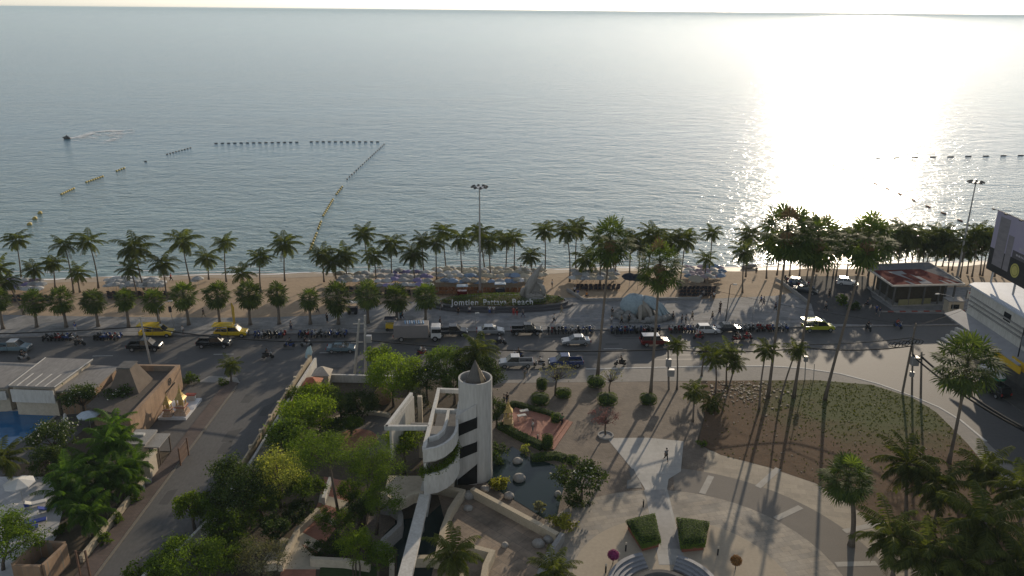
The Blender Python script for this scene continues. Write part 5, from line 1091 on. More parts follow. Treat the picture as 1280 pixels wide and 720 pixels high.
m = MB(); m.wall([Q[3] + Vector((1, -.1, 0)), Q[2] + Vector((-4, -.1, 0))], .15, .45, 1.5); m.build('counter', M('olive counter', (.24, .22, .11), rough=.8), pv)
m = MB(); k0, k1 = W(65.8, 6.1), W(81, 6.1); n = 14
RW = M('red kerb paint', (.30, .09, .075), rough=.9)
kb = thing('striped_barrier', 'red and white striped kerb barrier in front of the pavilion', 'barrier', (0, 0, 0))
for k in range(n):
    a, b = k0.lerp(k1, k / n), k0.lerp(k1, (k + .98) / n); m = MB(); m.wall([a, b], .25, .1, .32); m.build('stripe_block', RW if k % 2 else CONC, kb)

# ------------------------------------------------------------------ corner building and billboard on the right
FX = 70.6                                                                     # street facade plane
def fz(px, py): return ZX(px, py, FX)
cb = thing('corner_building', 'white corner building with stepped ledges and pale blue roof below the billboard', 'building', (0, 0, 0))
yb0 = 117.6; hW = 10.6
mb = MB(); mb.prism([(FX, 60), (FX, 116.9), (FX + 1, yb0), (FX + 24, yb0), (FX + 24, 60)], 5.2, hW); mb.build('wall', WHITE, cb)
mb = MB(); mb.prism([(FX + 1.6, 60), (FX + 1.6, 116.5), (FX + 24, 116.5), (FX + 24, 60)], -.05, 5.18); mb.build('shopfront', DARKC, cb)
BLROOF = M('pale blue roof', (.50, .54, .60), (.40, .44, .5), rough=.6, scale=.7)
mb = MB(); mb.prism([(FX - .3, 60), (FX - .3, 117.1), (FX + .9, yb0 + .3), (FX + 24, yb0 + .3), (FX + 24, 60)], hW + .003, hW + .25); mb.build('roof', BLROOF, cb)
for z in (hW - 1.5, hW - 2.2, hW - 2.9): mb = MB(); mb.box((FX - .12, 104, z), (.24, 25, .18)); mb.build('ledge', CONC, cb)
for pxs in (((1255, 388), (1265, 399)),):
    a, b = fz(*pxs[0]), fz(*pxs[1]); yy = (a.y + b.y) / 2; mb = MB(); mb.box((FX - .02, yy, hW - 1.3), (.1, 1.6, 1.2)); mb.build('window', DARKGLASS, cb)
AW = M('grey awning sheet', (.33, .33, .34), (.25, .25, .26), rough=.7, scale=.8)
mb = MB(); mb.add([(FX - 2.4, 118.6, 5.45), (FX - 2.4, 99, 5.45), (FX - .02, 99, 6.2), (FX - .02, 118.6, 6.2), (FX - 2.4, 118.6, 5.25), (FX - 2.4, 99, 5.25), (FX - .02, 99, 6.0), (FX - .02, 118.6, 6.0)], [(0, 1, 2, 3)[::-1], (4, 5, 6, 7), (0, 4, 5, 1)[::-1], (1, 5, 6, 2)[::-1], (2, 6, 7, 3)[::-1], (3, 7, 4, 0)[::-1]]); mb.build('awning', AW, cb)
YEL = M('yellow signboard', (.62, .40, .02), (.52, .33, .02), rough=.5); GREENB = M('green signboard', (.03, .22, .12), rough=.5)
mb = MB(); mb.box((FX - 2.45, 101.2, 4.9), (.18, 6.0, .9)); mb.build('signboard', YEL, cb)
sgn = thing('shop_sign', 'yellow shop sign with a white round emblem under the balcony', 'sign', (0, 0, 0)); p = ZX(1274, 452, FX - 1.9)
mb = MB(); mb.box((p.x, p.y - 1.0, p.z - .4), (.2, 5.0, 1.15)); mb.build('panel', YEL, sgn); mb = MB(); n = 18
for r, mt, o in ((.42, WHITE, .11), (.3, BLACK, .116), (.22, WHITE, .122)): m = MB(); m.add([(p.x - o, p.y + .9 + r * math.cos(2 * PI * i / n), p.z - .4 + r * math.sin(2 * PI * i / n)) for i in range(n)], [tuple(range(n))]); m.build('emblem', mt, sgn)
mb = MB(); mb.box((FX - .9, p.y - 1, p.z - .4), (1.8, .12, .12)); mb.build('bracket', METAL, sgn)
um = thing('shop_canopy', 'white and green oval shop canopy below the yellow signboard', 'awning', (0, 0, 0)); q = ZX(1245, 442, FX - 3.0)
m = MB(); m.ell((0, 0, 0), (1.5, 2.4, .5), 18, 8, zmin=0); o = m.build('cover', CANV, um, True); o.location = (q.x, q.y, 2.5); m = MB(); m.lathe([(1.03, 0), (1.03, .32), (1.0, .32), (1.0, 0)], 24); o = m.build('valance', GREENB, um); o.scale = (1.5, 2.4, 1); o.location = (q.x, q.y, 2.2)
for a, b in ((-1, -1.6), (1, -1.6), (1, 1.6), (-1, 1.6)): m = MB(); m.box((q.x + a, q.y + b, 1.15), (.08, .08, 2.3)); m.build('post', METAL, um)
bl = thing('balcony_frame', 'grey steel balcony frame with chair-back cladding on the white corner wall', 'balcony', (0, 0, 0)); bl['label'] = 'dark steel balcony frame hung on the white corner wall'
y0, y1 = 97.2, 101.0
for y in (y0, y1):
    for z0, z1 in ((5.2, 10.2),): m = MB(); m.box((FX - 1.3, y, (z0 + z1) / 2), (.12, .12, z1 - z0)); m.build('post', BLACK, bl)
for z in (5.5, 7.6, 10.1): m = MB(); m.box((FX - .65, (y0 + y1) / 2, z), (1.4, 4.0, .12)); m.build('platform', CONC if z < 9 else METAL, bl)
m = MB(); m.box((FX - 1.36, (y0 + y1) / 2, 8.3), (.06, 3.6, 1.2)); m.build('panel', M('grey mesh panel', (.2, .21, .22), rough=.6), bl)
ss = thing('shop_sign', 'square white sign with a red seven on a post by the building corner', 'sign', tuple(G(1208, 392)))
m = MB(); m.tube([(0, 0, 0), (0, 0, 3.2)], .07, 6); m.build('post', METAL, ss)
m = MB(); m.box((0, -.1, 3.6), (1.5, .14, 1.6)); m.build('panel', M('charcoal sign frame', (.08, .08, .08)), ss)
m = MB(); m.box((0, -.18, 3.6), (1.3, .03, 1.4)); m.build('face', WHITE, ss)
m = MB(); m.quad((-.42, -.2, 4.08), (-.42, -.2, 3.84), (.42, -.2, 3.84), (.42, -.2, 4.08)); m.quad((.42, -.2, 3.84), (.14, -.2, 3.84), (-.2, -.2, 3.06), (.1, -.2, 3.06)); m.build('digit', M('red sign paint', (.5, .06, .03), rough=.5), ss)
hb = thing('booth', 'small cream booth beside the pavilion facing the junction', 'booth', tuple(G(1190, 391))); m = MB(); m.box((0, 0, 1.2), (2.6, 1.8, 2.4)); m.build('wall', CREAM, hb); m = MB(); m.box((0, 0, 2.5), (3.0, 2.2, .18)); m.build('roof', CONC, hb); m = MB(); m.box((-.2, -.92, 1.5), (1.4, .06, .8)); m.build('window', DARKGLASS, hb)
cs = thing('entrance_steps', 'white striped entrance steps at the foot of the corner building', 'steps', (0, 0, 0))
for k in range(5): a, b = G(1172 + k * 5.5, 427 - k * 3.2), G(1182 + k * 6.5, 433 - k * 3.2); m = MB(); m.wall([a, b], .5, 0, .16 + .14 * k); m.build('step', WHITE, cs)
mb = MB(); mb.prism([(67.9, 60), (67.9, 110), (69.6, 116), (FX + 1.55, 116), (FX + 1.55, 60)], -.02, .14); struct('shop_footway', mb, DARKC)
# billboard
yB0, yB1 = 118.2, 96.0; BXp = FX + 3.2
zT, zB = ZX(1247, 262, BXp).z, ZX(1235, 336, BXp).z; yB0 = ZX(1241, 300, BXp).y
bd = thing('billboard', 'large billboard with high-rise picture and round gold emblem on the corner roof', 'billboard', (BXp, yB0, 0))
Wd = yB0 - yB1
def bpt(s, t, o=0.0): return (-.15 - o, -s * Wd, zB + (zT - zB) * t)               # s along, t up
def bq(name, mt, s0, s1, t0, t1, o, par=None):
    m = MB(); m.quad(bpt(s0, t0, o), bpt(s1, t0, o), bpt(s1, t1, o), bpt(s0, t1, o)); return m.build(name, mt, par or bd)
m = MB(); m.box((0, -Wd / 2, (zB + zT) / 2), (.28, Wd, zT - zB)); m.build('panel', DARKC, bd)
pic = bq('picture', M('violet dusk print', (.30, .27, .38), (.36, .33, .40), rough=.5, scale=.15), 0, 1, .3, 1, .01)
bq('lower_band', M('black print', (.02, .019, .022), rough=.5), 0, 1, 0, .38, .016, pic)
TWR = M('tower print', (.17, .155, .17), (.24, .22, .23), rough=.5, scale=.5, stretch=(1, 1, 4))
bq('tower_print', TWR, .05, .16, .12, .93, .022, pic); bq('tower_print', TWR, .17, .23, .12, .7, .024, pic)
bq('street_print', M('dark grey print', (.10, .09, .10), rough=.5), .24, 1, .38, .5, .02, pic)
for k, (s0, s1, t, h) in enumerate(((.3, .75, .545, .035), (.34, .7, .6, .02), (.28, .8, .43, .03))): 
    r3 = random.Random(k); s = s0
    m = MB()
    while s < s1: wd = r3.uniform(.008, .02); m.quad(bpt(s, t, .028), bpt(s + wd, t, .028), bpt(s + wd, t + h, .028), bpt(s, t + h, .028)); s += wd + .006
    m.build('lettering', M('pale print', (.45, .42, .45), rough=.5), pic)
n = 28
for r, mt, o in ((1.05, M('gold print', (.50, .45, .12), rough=.45), .03), (.82, M('olive print', (.25, .24, .06), rough=.45), .034), (.7, M('gold print light', (.52, .46, .14), rough=.45), .038)):
    m = MB(); m.add([(-.15 - o, -.30 * Wd + r * math.cos(2 * PI * i / n), zB + (zT - zB) * .2 + r * math.sin(2 * PI * i / n)) for i in range(n)], [tuple(range(n))]); m.build('emblem', mt, pic)
for f in (.05, .3, .55, .8): m = MB(); m.box((.35, -f * Wd, (hW + zT) / 2 - .2), (.22, .22, zT - hW)); m.build('post', METAL, bd)
for f in (.0, .14, .3): m = MB(); m.tube([(-.1, -f * Wd - .1, zT), (-.9, -f * Wd - .1, zT + .25)], .04, 5); m.box((-.95, -f * Wd - .1, zT + .2), (.3, .5, .16)); m.build('floodlight', BLACK, bd)
# ------------------------------------------------------------------ lamps, poles and cables
def vpole(name, label, cat, top, base, r0, r1, mat, z0=0.0, group=None, n=8):
    b = G(*base, z0); c = ZY(*top, b.y); t = thing(name, label, cat, b, 0, group); m = MB()
    m.tube([(0, 0, -.05), (c.x - b.x, c.y - b.y, c.z - b.z)], [r0, r1], n); m.build('pole', mat, t); return t, b, c
def mast(label, top, base):
    b = G(*base, .1); c = ZY(*top, b.y); t = thing('floodlight_mast', label, 'lamp post', b, 0, 'tall floodlight masts on the beach front'); h = c.z - b.z
    m = MB(); m.tube([(0, 0, -.1), (0, 0, h)], [.24, .1], 10); m.build('pole', METAL, t)
    m = MB(); m.lathe([(.5, -.3), (.5, .3), (.35, .35)], 10); m.build('base', CONC, t)
    m = MB(); n = 20
    m.lathe([(1.05, h - .1), (1.12, h - .03), (1.05, h + .04)], n)
    for k in range(4): a = k * PI / 2; m.tube([(0, 0, h - .05), (1.05 * math.cos(a), 1.05 * math.sin(a), h - .04)], .045, 5)
    m.build('ring', METAL, t)
    for k in range(8):
        a = 2 * PI * k / 8 + .2; m = MB(); m.box((1.3 * math.cos(a), 1.3 * math.sin(a), h + .12), (.55, .42, .3), a, 0, .75, .35); m.build('floodlight', DARKC, t)
mast('tall floodlight mast behind the flowerbed sign', (600, 234), (600, 366))
mast('tall floodlight mast between pavilion and billboard', (1226, 228), (1196, 348))
def street_lamp(label, top, base, arm, z0=.13, r=.07, mat=METAL):
    t, b, c = vpole('street_lamp', label, 'street lamp', top, base, r, r * .7, mat, z0, None)
    e = Vector((c.x - b.x, c.y - b.y, c.z - b.z)); a = e + Vector(arm)
    m = MB(); m.tube([e, e.lerp(a, .5) + Vector((0, 0, .12)), a], .04, 6); m.build('arm', mat, t)
    m = MB(); m.box(a + Vector((arm[0] * .12, arm[1] * .12, -.02)), (.75, .32, .16), math.atan2(arm[1], arm[0]), 0, .8); m.build('lamp_head', WHITE, t)
street_lamp('street lamp reaching over the kerb beside the leftmost yellow pickup', (197, 385), (200, 411), (1.9, .2, 1.2))
street_lamp('dark promenade lamp right of the rounded sculpture', (913, 356), (907, 401), (.7, 0, .1), .13, .09, BLACK)
street_lamp('slim promenade lamp in front of the flowerbed sign', (594, 392), (595, 411), (.3, .1, .1), .13, .05)
street_lamp('street lamp with long white arm in front of the pavilion', (1192, 372), (1190, 402), (-2.9, -.6, .9), .05)
street_lamp('thin promenade lamp left of the last beach palms', (942, 386), (940, 403), (.3, 0, .1), .13, .06)
tl, b, c = vpole('traffic_light', 'traffic light with red lamp between the two yellow pickups on the left', 'traffic light', (213, 389), (219, 414), .06, .05, METAL, .0)
m = MB(); m.box((c.x - b.x, c.y - b.y - .05, c.z - b.z + .35), (.38, .3, .95)); m.build('housing', BLACK, tl)
def upole(label, top, base, r0, r1, arms=(), boxes=(), mat=POLEC):
    t, b, c = vpole('utility_pole', label, 'utility pole', top, base, r0, r1, mat); e = c - b
    for f, wd, ang in arms: p = Vector(e) * f; m = MB(); m.box(p, (wd, .12, .12), ang); m.build('crossarm', mat, t)
    for f, s, o in boxes: p = Vector(e) * f + Vector(o); m = MB(); m.box(p, s); m.build('transformer', METAL, t)
    return b, e
P1 = upole('pale concrete utility pole behind the restaurant roofs', (175, 396), (189, 457), .17, .12, ((.97, 1.5, .4),))
P2 = upole('left leg of the double utility pole at the garden edge', (449, 399), (443, 470), .22, .15, ((.92, 1.6, .1), (.6, 1.7, .1)), (), POLEC)
P3 = upole('right leg of the double utility pole at the garden edge', (456, 394), (457, 470), .22, .15, ((.8, 1.2, 1.5),), ((.62, (.8, .6, 1.0), (.5, 0, 0)),), POLEC)
DPOLE = M('weathered dark pole', (.2, .17, .14), (.13, .11, .09), rough=.95)
P4 = upole('utility pole carrying coiled cables at the lawn corner', (1145, 404), (1128, 491), .17, .12, ((.95, 1.6, .9), (.7, 1.3, .9)), mat=DPOLE)
P5 = upole('stubby utility pole at the lawn corner, nearer the cross street', (1152, 440), (1151, 498), .17, .13, ((.93, 1.2, .5),), mat=DPOLE)
P6 = upole('utility pole with hanging transformer between its two neighbours at the lawn corner', (1141, 432), (1140, 494), .16, .12, (), ((.72, (.9, .8, 1.2), (.1, -.4, 0)), (.45, (.5, .4, .7), (-.2, -.3, 0))), mat=DPOLE)
P7 = upole('roadside utility pole carrying two meter boxes by the wind-torn palm', (835, 431), (836, 487), .15, .11, ((.95, 1.4, .2),), ((.62, (.7, .5, 1.1), (0, -.2, 0)), (.4, (.9, .6, 1.0), (.3, -.2, 0))), mat=DPOLE)
P8 = upole('slim pole with hooded lamp at the lawn edge beside the tall palms', (1008, 430), (1006, 475), .08, .06, ((.98, .8, .2),), ((.6, (.5, .4, .8), (0, -.1, 0)),))
P9 = upole('dark utility pole right of the traffic at the corner of the lawn', (1018, 455), (1017, 474), .06, .05, (), ())
def cable(label, pts, r, sag, n=10):
    m = MB()
    for i in range(len(pts) - 1):
        a, b = Vector(pts[i]), Vector(pts[i + 1])
        m.tube([a.lerp(b, k / n) - Vector((0, 0, sag * 4 * (k / n) * (1 - k / n))) for k in range(n + 1)], r, 5)
    return tag(m.build('overhead_cable', WIRE), label, 'cable')
def at(P, f, o=(0, 0, 0)): return P[0] + P[1] * f + Vector(o)
pL = at(P1, .80); p0 = Vector((pL.x - 60, pL.y - 3.5, pL.z))
cable('thick bundled cable sagging along the road from the left edge to the double pole', [p0, pL, at(P2, .62)], .09, .9)
cable('thick bundled cable sagging along the road between double pole and meter-box pole', [at(P3, .6), at(P7, .9)], .09, .9, 16)
cable('thick bundled cable running from the meter-box pole to the coiled-cable pole', [at(P7, .9), at(P8, .9), at(P4, .68)], .085, .5, 16)
cable('thin cable just above the thick bundle before the coiled-cable pole', [at(P8, .98), at(P4, .8)], .05, .25)
far = Vector((57.6, 55, 6.5))
cable('heavy cable bundle running down the cross street from the lawn corner', [at(P5, .9), Vector((57.9, 78, 6.4)), far], .15, .7, 12)
cable('second cable bundle beside the heavy one down the cross street', [at(P6, .8), Vector((58.3, 78, 6.0)), far + Vector((.5, 0, -.3))], .13, .8, 12)
cable('short cable span linking the three poles at the lawn corner', [at(P4, .75), at(P6, .85), at(P5, .85)], .1, .3)
cable('thin wire from the coiled-cable pole across to the corner building awning', [at(P4, .97), Vector((70.5, 115, 8.2))], .025, .3)
cable('thin wire from the coiled-cable pole over the road to the promenade', [at(P4, .97), W(30, 3, 6.8)], .025, .6)
m = MB()
for k in range(9):
    c = at(P4, .70 + .012 * k, (-2.6 + .62 * k * .62, -.1 * k, -.15 * (k % 3))); n = 14
    m.tube([c + Vector((.55 * math.cos(2 * PI * i / n), .08 * math.sin(5 * i), .36 * math.sin(2 * PI * i / n))) for i in range(n + 1)], .045, 4)
tag(m.build('cable_coil', WIRE), 'tangle of coiled spare cable hanging beside the lawn corner poles', 'cable coil')

# ------------------------------------------------------------------ vehicles
TYRE = BLACK; RIM = M('alloy rim', (.45, .45, .46), rough=.35, metal=.7); LAMP = M('lamp glass', (.7, .7, .66), rough=.15, spec=.6); TAIL = M('tail lamp', (.35, .02, .015), rough=.25)
def paint(n, c, rough=.25, metal=0.0): return M(n, c, tuple(q * .86 for q in c), rough=rough, scale=.7, metal=metal, spec=.5)
PW, PS, PD, PBK = paint('white car paint', (.62, .62, .61)), paint('silver car paint', (.36, .37, .38), .3, .4), paint('dark grey car paint', (.035, .037, .042)), paint('black car paint', (.012, .012, .014))
PY, PB, PR, PT = paint('taxi yellow paint', (.62, .42, .015), .35), paint('dark blue car paint', (.03, .05, .15)), paint('dark red car paint', (.14, .018, .015)), paint('teal grey car paint', (.13, .19, .22))
PGY = paint('yellow green taxi paint', (.42, .44, .03))
def vehicle(kind, col, label, px, heading=0.0, name='car', cat='car', group=None, second=None):
    b = G(*px, .006) if len(px) == 2 else Vector(px); t = thing(name, label, cat, b, RA + heading, group)
    L, Wd = {'sedan': (4.5, 1.75), 'hatch': (3.9, 1.7), 'suv': (4.6, 1.85), 'pickup': (5.1, 1.8), 'songthaew': (5.2, 1.8), 'truck': (7.6, 2.3), 'van': (4.9, 1.85)}[kind]
    h = L / 2; hw = Wd / 2
    if kind in ('sedan', 'hatch', 'suv', 'van', 'pickup', 'songthaew'):
        z0, bz = (.28, .92) if kind in ('sedan', 'hatch') else (.42, 1.08)
        rear = -h; hood = h - (1.05 if kind != 'van' else .55)
        if kind == 'sedan': prof = [(h, .34), (h, .62), (h - .12, .76), (hood, bz), (-h + .95, bz + .04), (-h + .1, bz), (-h, .7), (-h, .36)]
        elif kind in ('pickup', 'songthaew'): prof = [(h, .42), (h, .8), (h - .12, .95), (hood, bz), (-.35, bz), (-.35, .45)]
        else: prof = [(h, z0), (h, z0 + .42), (h - .15, bz - .14), (hood, bz), (-h + .12, bz + .05), (-h, bz - .2), (-h, z0)]
        m = MB(); n = len(prof); vs = []
        for y, k in ((-hw, .97), (hw, .97)): vs += [(x * k, y, z) for x, z in prof]
        m.add(vs, [tuple(range(n)), tuple(range(2 * n - 1, n - 1, -1))] + [(i, n + i, n + (i + 1) % n, (i + 1) % n) for i in range(n)]); m.build('body', col, t, False, .05)
        xa, xb, ta, tb, hz = {'sedan': (hood - .05, -1.5, hood - .85, -.95, .5), 'hatch': (hood - .02, -h + .1, hood - .8, -h + .45, .55), 'suv': (hood - .1, -h + .1, hood - .75, -h + .3, .68), 'van': (hood + .1, -h + .08, hood - .7, -h + .2, .85), 'pickup': (hood - .05, -.4, hood - .75, -.42, .68), 'songthaew': (hood - .05, -.4, hood - .75, -.42, .68)}[kind]
        wb, wt = hw - .07, hw - .22; zb, zt = bz - .02, bz + hz
        m = MB(); m.add([(xa, -wb, zb), (xb, -wb, zb), (xb, wb, zb), (xa, wb, zb), (ta, -wt, zt), (tb, -wt, zt), (tb, wt, zt), (ta, wt, zt)], [(0, 1, 2, 3), (7, 6, 5, 4), (0, 4, 5, 1), (1, 5, 6, 2), (2, 6, 7, 3), (3, 7, 4, 0)][::1]); m.build('cabin_glass', DARKGLASS, t)
        m = MB(); m.box(((ta + tb) / 2, 0, zt + .02), (ta - tb + .1, 2 * wt + .08, .09)); m.build('roof', second or col, t, False, .03)
        for sx, (a, q) in (('f', (xa, ta)), ('r', (xb, tb))):
            for sg in (-1, 1): m = MB(); m.tube([(a, sg * (wb + .012), zb), (q, sg * (wt + .012), zt)], .045, 5); m.build('pillar', col, t)
        if kind not in ('pickup', 'songthaew'):
            xm = (ta + tb) / 2 - .1
            for sg in (-1, 1): m = MB(); m.tube([(xm, sg * (wb + .012), zb), (xm, sg * (wt + .012), zt)], .04, 5); m.build('pillar', col, t)
        else:
            m = MB(); m.box(((-h - .3) / 2 - .03, 0, .58), (h - .42, Wd - .1, .1)); m.build('bed_floor', DARKC, t)
            for sg in (-1, 1): m = MB(); m.box(((-h - .3) / 2 - .03, sg * (hw - .05), .78), (h - .42, .09, .56)); m.build('bed_side', col, t)
            m = MB(); m.box((-h + .08, 0, .78), (.08, Wd - .2, .55)); m.build('tailgate', col, t)
            if kind == 'songthaew':
                m = MB(); m.box((-h / 2 - .02, 0, 2.02), (h + .45, Wd + .04, .12)); m.build('bed_roof', col, t, False, .03)
                for x in (-.5, -1.4, -h + .1):
                    for sg in (-1, 1): m = MB(); m.tube([(x, sg * (hw - .08), 1.0), (x, sg * (hw - .08), 1.98)], .03, 5); m.build('post', METAL, t)
                for sg in (-1, 1): m = MB(); m.box((-h / 2 - .2, sg * (hw - .28), .9), (h - .5, .34, .1)); m.build('bench', BLACK, t)
                m = MB(); m.tube([(-h + .1, -hw + .08, 1.45), (-.5, -hw + .08, 1.45)], .03, 5); m.tube([(-h + .1, hw - .08, 1.45), (-.5, hw - .08, 1.45)], .03, 5); m.build('rail', METAL, t)
                m = MB(); m.box((.75, 0, bz + .78), (.3, .7, .2)); m.build('roof_sign', WHITE, t)
        zl = .62 if kind in ('sedan', 'hatch') else .8; r = .31 if kind in ('sedan', 'hatch') else .36; xw = (h - .82, -h + .85)
    else:
        m = MB(); m.box((h - .85, 0, 1.45), (1.6, 2.1, 1.9), 0, 0, .93); m.build('cab', col, t, False, .08)
        m = MB(); m.box((h - .75, 0, 1.75), (1.5, 2.14, .62), 0, 0, .95); m.build('cab_glass', DARKGLASS, t)
        m = MB(); m.box((-.95, 0, 1.75), (5.5, 2.3, 2.1)); m.build('cargo_box', second, t, False, .03)
        m = MB(); m.box((0, 0, .6), (7.2, .9, .2)); m.build('chassis', BLACK, t)
        for k in range(9): m = MB(); m.box((-1.9 + k * .36, .2, 2.87), (.2, 1.3, .14), .12); m.build('striped_bale', PW if k % 2 else M('light blue sack', (.30, .45, .62)), t)
        zl, r, xw = .85, .44, (h - .95, -h + 1.3)
    for x in xw:
        for sg in (-1, 1):
            m = MB(); y = sg * (hw - .1); n = 14; m.add([(x + r * math.cos(2 * PI * i / n), y + d, r + r * math.sin(2 * PI * i / n)) for d in (-.11, .11) for i in range(n)], [(i, (i + 1) % n, n + (i + 1) % n, n + i) for i in range(n)] + [tuple(range(n)), tuple(range(2 * n - 1, n - 1, -1))]); wh = m.build('wheel', TYRE, t)
            m = MB(); yo = sg * (hw + .015); m.add([(x + r * .6 * math.cos(2 * PI * i / 10), yo, r + r * .6 * math.sin(2 * PI * i / 10)) for i in range(10)], [tuple(range(10))]); m.build('rim', RIM, wh)
    for sg in (-1, 1):
        m = MB(); m.box((h - .06, sg * (hw - .3), zl), (.16, .38, .17)); m.build('headlight', LAMP, t)
        m = MB(); m.box((-h + .02, sg * (hw - .16), zl + .1), (.1, .2, .3)); m.build('taillight', TAIL, t)
    m = MB(); m.box((h - .02, 0, z0 + .06 if kind != 'truck' else .55), (.14, Wd - .12, .2)); m.build('bumper', DARKC if kind in ('pickup', 'suv', 'truck', 'songthaew') else col, t)
    return t
V = vehicle
V('songthaew', PY, 'yellow open-sided passenger pickup, leftmost of the two parked by the fan palms', (197, 420), 0, 'passenger_pickup', 'taxi', 'yellow passenger pickups')
V('songthaew', PY, 'yellow open-sided passenger pickup parked by a striped pole among the fan palms', (290, 420), 0, 'passenger_pickup', 'taxi', 'yellow passenger pickups')
V('songthaew', PGY, 'yellow-green passenger pickup at the kerb between the tall lawn palms', (1022, 413), 0, 'passenger_pickup', 'taxi', 'yellow passenger pickups')
V('pickup', PBK, 'black pickup driving behind the pale utility pole', (182, 437), 0, 'pickup_truck', 'pickup')
V('pickup', PBK, 'black pickup with glinting windscreen just below the right yellow pickup', (268, 433), 0, 'pickup_truck', 'pickup')
V('pickup', PT, 'grey-blue pickup with red and white load at the left edge of the road', (17, 439), 0, 'pickup_truck', 'pickup', None, PW)
V('sedan', PT, 'dark teal car beside a motorbike near the double utility pole', (427, 439), 0)
V('truck', PW, 'white-cabbed box truck with striped sacks on its grey box', (522, 424), 0, 'box_truck', 'truck', None, paint('grey box', (.22, .20, .19), .7))
V('pickup', PD, 'dark pickup parked directly ahead of the box truck', (565, 419), 0, 'pickup_truck', 'pickup')
V('sedan', PS, 'silver saloon parked in front of the flowerbed sign', (613, 417), 0)
V('pickup', PBK, 'black pickup parked ahead of the silver saloon by the sign', (658, 417), 0, 'pickup_truck', 'pickup')
V('sedan', PS, 'silver saloon driving left in the middle of the road', (720, 430), PI)
V('suv', PR, 'dark red off-roader driving past the motorbike row', (818, 431), 0, 'off_roader', 'car', None, PW)
V('hatch', PW, 'white hatchback at the kerb between motorbike rows', (884, 416), 0)
V('sedan', PD, 'dark saloon at the kerb just ahead of the white hatchback', (910, 414), 0)
V('pickup', PS, 'silver pickup driving left beyond the round tower', (645, 458), PI, 'pickup_truck', 'pickup', None, PW)
V('pickup', PB, 'dark blue pickup driving left behind the leafless frangipani', (707, 457), PI, 'pickup_truck', 'pickup')
V('suv', PBK, 'dark car standing on the cross street in the building shadow', (1241, 492), PI / 2 + .15)
V('hatch', PW, 'white car parked beside the pavilion at the sand edge', (1058, 356), -.3)
V('sedan', PD, 'dark car parked beyond the ramp wall left of the pavilion', (1006, 366), -.5)
V('hatch', PS, 'silver car parked among motorbikes behind the dark one near the pavilion', (998, 357), -.5)
# food carts on the promenade
def cart(label, px, top, body):
    b = G(*px, .13); t = thing('food_cart', label, 'food cart', b, RA); m = MB(); m.box((0, 0, .85), (1.7, .9, .75)); m.build('cabinet', body, t)
    m = MB(); m.box((0, 0, 2.2), (2.1, 1.4, .12), 0, 0, .85); m.build('canopy', top, t)
    for x in (-.8, .8):
        for y in (-.4, .4): m = MB(); m.tube([(x, y, 1.2), (x, y, 2.16)], .025, 5); m.build('post', METAL, t)
        m = MB(); m.tube([(x * .7, -.5, .3), (x * .7, .5, .3)], .3, 10); m.build('wheel', BLACK, t)
DKC = M('dark tarpaulin', (.03, .03, .045), rough=.8)
cart('dark-canopied food cart with yellow front behind the box truck', (489, 413), DKC, PY)
cart('small dark food cart with blue canopy behind the middle of the lettering', (625, 368), CANVB, DKC)
cart('white-topped drinks stand on the sand between two fan palms', (441, 392), CANV, DKC)
cart('small red drinks cart with blue canopy behind the first letters of the sign', (578, 371), CANVB, PR)
# motorbikes
BM_ = [paint('bike black', (.015, .015, .017)), paint('bike red', (.22, .02, .02)), paint('bike blue', (.03, .06, .2)), paint('bike silver', (.3, .3, .31))]
SEATM = M('bike seat', (.02, .02, .02), rough=.6)
def make_bike():
    t = thing('motorbike', 'x', 'motorbike')
    m = MB(); m.tube([(-.75, 0, .72), (-.3, 0, .62), (.05, 0, .38), (.38, 0, .42), (.5, 0, .95)], [.1, .17, .12, .11, .07], 7); m.box((.48, 0, .72), (.12, .42, .5), 0, 0, .8, -.2); m.box((-.15, 0, .4), (.55, .24, .28)); m.build('body', BM_[0], t, True)
    m = MB(); m.tube([(-.85, 0, .84), (-.45, 0, .83), (-.05, 0, .74)], [.09, .14, .1], 7); m.build('seat', SEATM, t, True)
    m = MB(); m.tube([(.38, -.36, 1.05), (.5, 0, .98), (.38, .36, 1.05)], .03, 5); m.box((.34, -.4, 1.2), (.03, .14, .1)); m.box((.34, .4, 1.2), (.03, .14, .1)); m.build('handlebar', METAL, t)
    m = MB(); m.ell((.56, 0, .94), (.09, .1, .09), 8, 6); m.build('headlight', LAMP, t)
    for x in (-.62, .66):
        m = MB(); n = 14; ring = [Vector((x + .23 * math.cos(2 * PI * i / n), 0, .3 + .23 * math.sin(2 * PI * i / n))) for i in range(n + 1)]
        m.tube(ring, .065, 6, 0, False); m.tube([(x, -.05, .3), (x, .05, .3)], .15, 8); m.build('wheel', TYRE, t)
    return t
bike0 = make_bike(); used = [0]
def bike(p, rz, label, group, k):
    if not used[0]: t = bike0; t.location = p; t.rotation_euler = (0, 0, rz); t['label'] = label; t['category'] = 'motorbike'; t['group'] = group; used[0] = 1; return t
    t = dup(bike0, p, rz, label, group)
    if k % 4: recolour(t, ('body',), BM_[k % 4])
    return t
rr = random.Random(55); kb_ = 0
rows = [((64, 98), 419.5, 8, 'dark motorbike parked nose-out in the leftmost kerb row'), ((126, 155), 419, 8, 'dark motorbike parked at the kerb left of the leftmost yellow pickup'), ((323, 358), 415.5, 9, 'motorbike parked at the kerb under the middle fan palms'), ((378, 434), 415, 13, 'motorbike parked at the kerb beside the double utility pole'),
        ((684, 740), 411.5, 14, 'motorbike parked at the kerb between flowerbed sign and sculpture'), ((762, 822), 411, 19, 'motorbike parked in the tight row before the rounded sculpture'), ((834, 872), 410, 11, 'motorbike parked in the row behind the dark red off-roader'), ((918, 962), 408.5, 13, 'motorbike parked in the row right of the white hatchback'),
        ((967, 978), 408, 3, 'motorbike parked at the kerb beside the yellow-green pickup')]
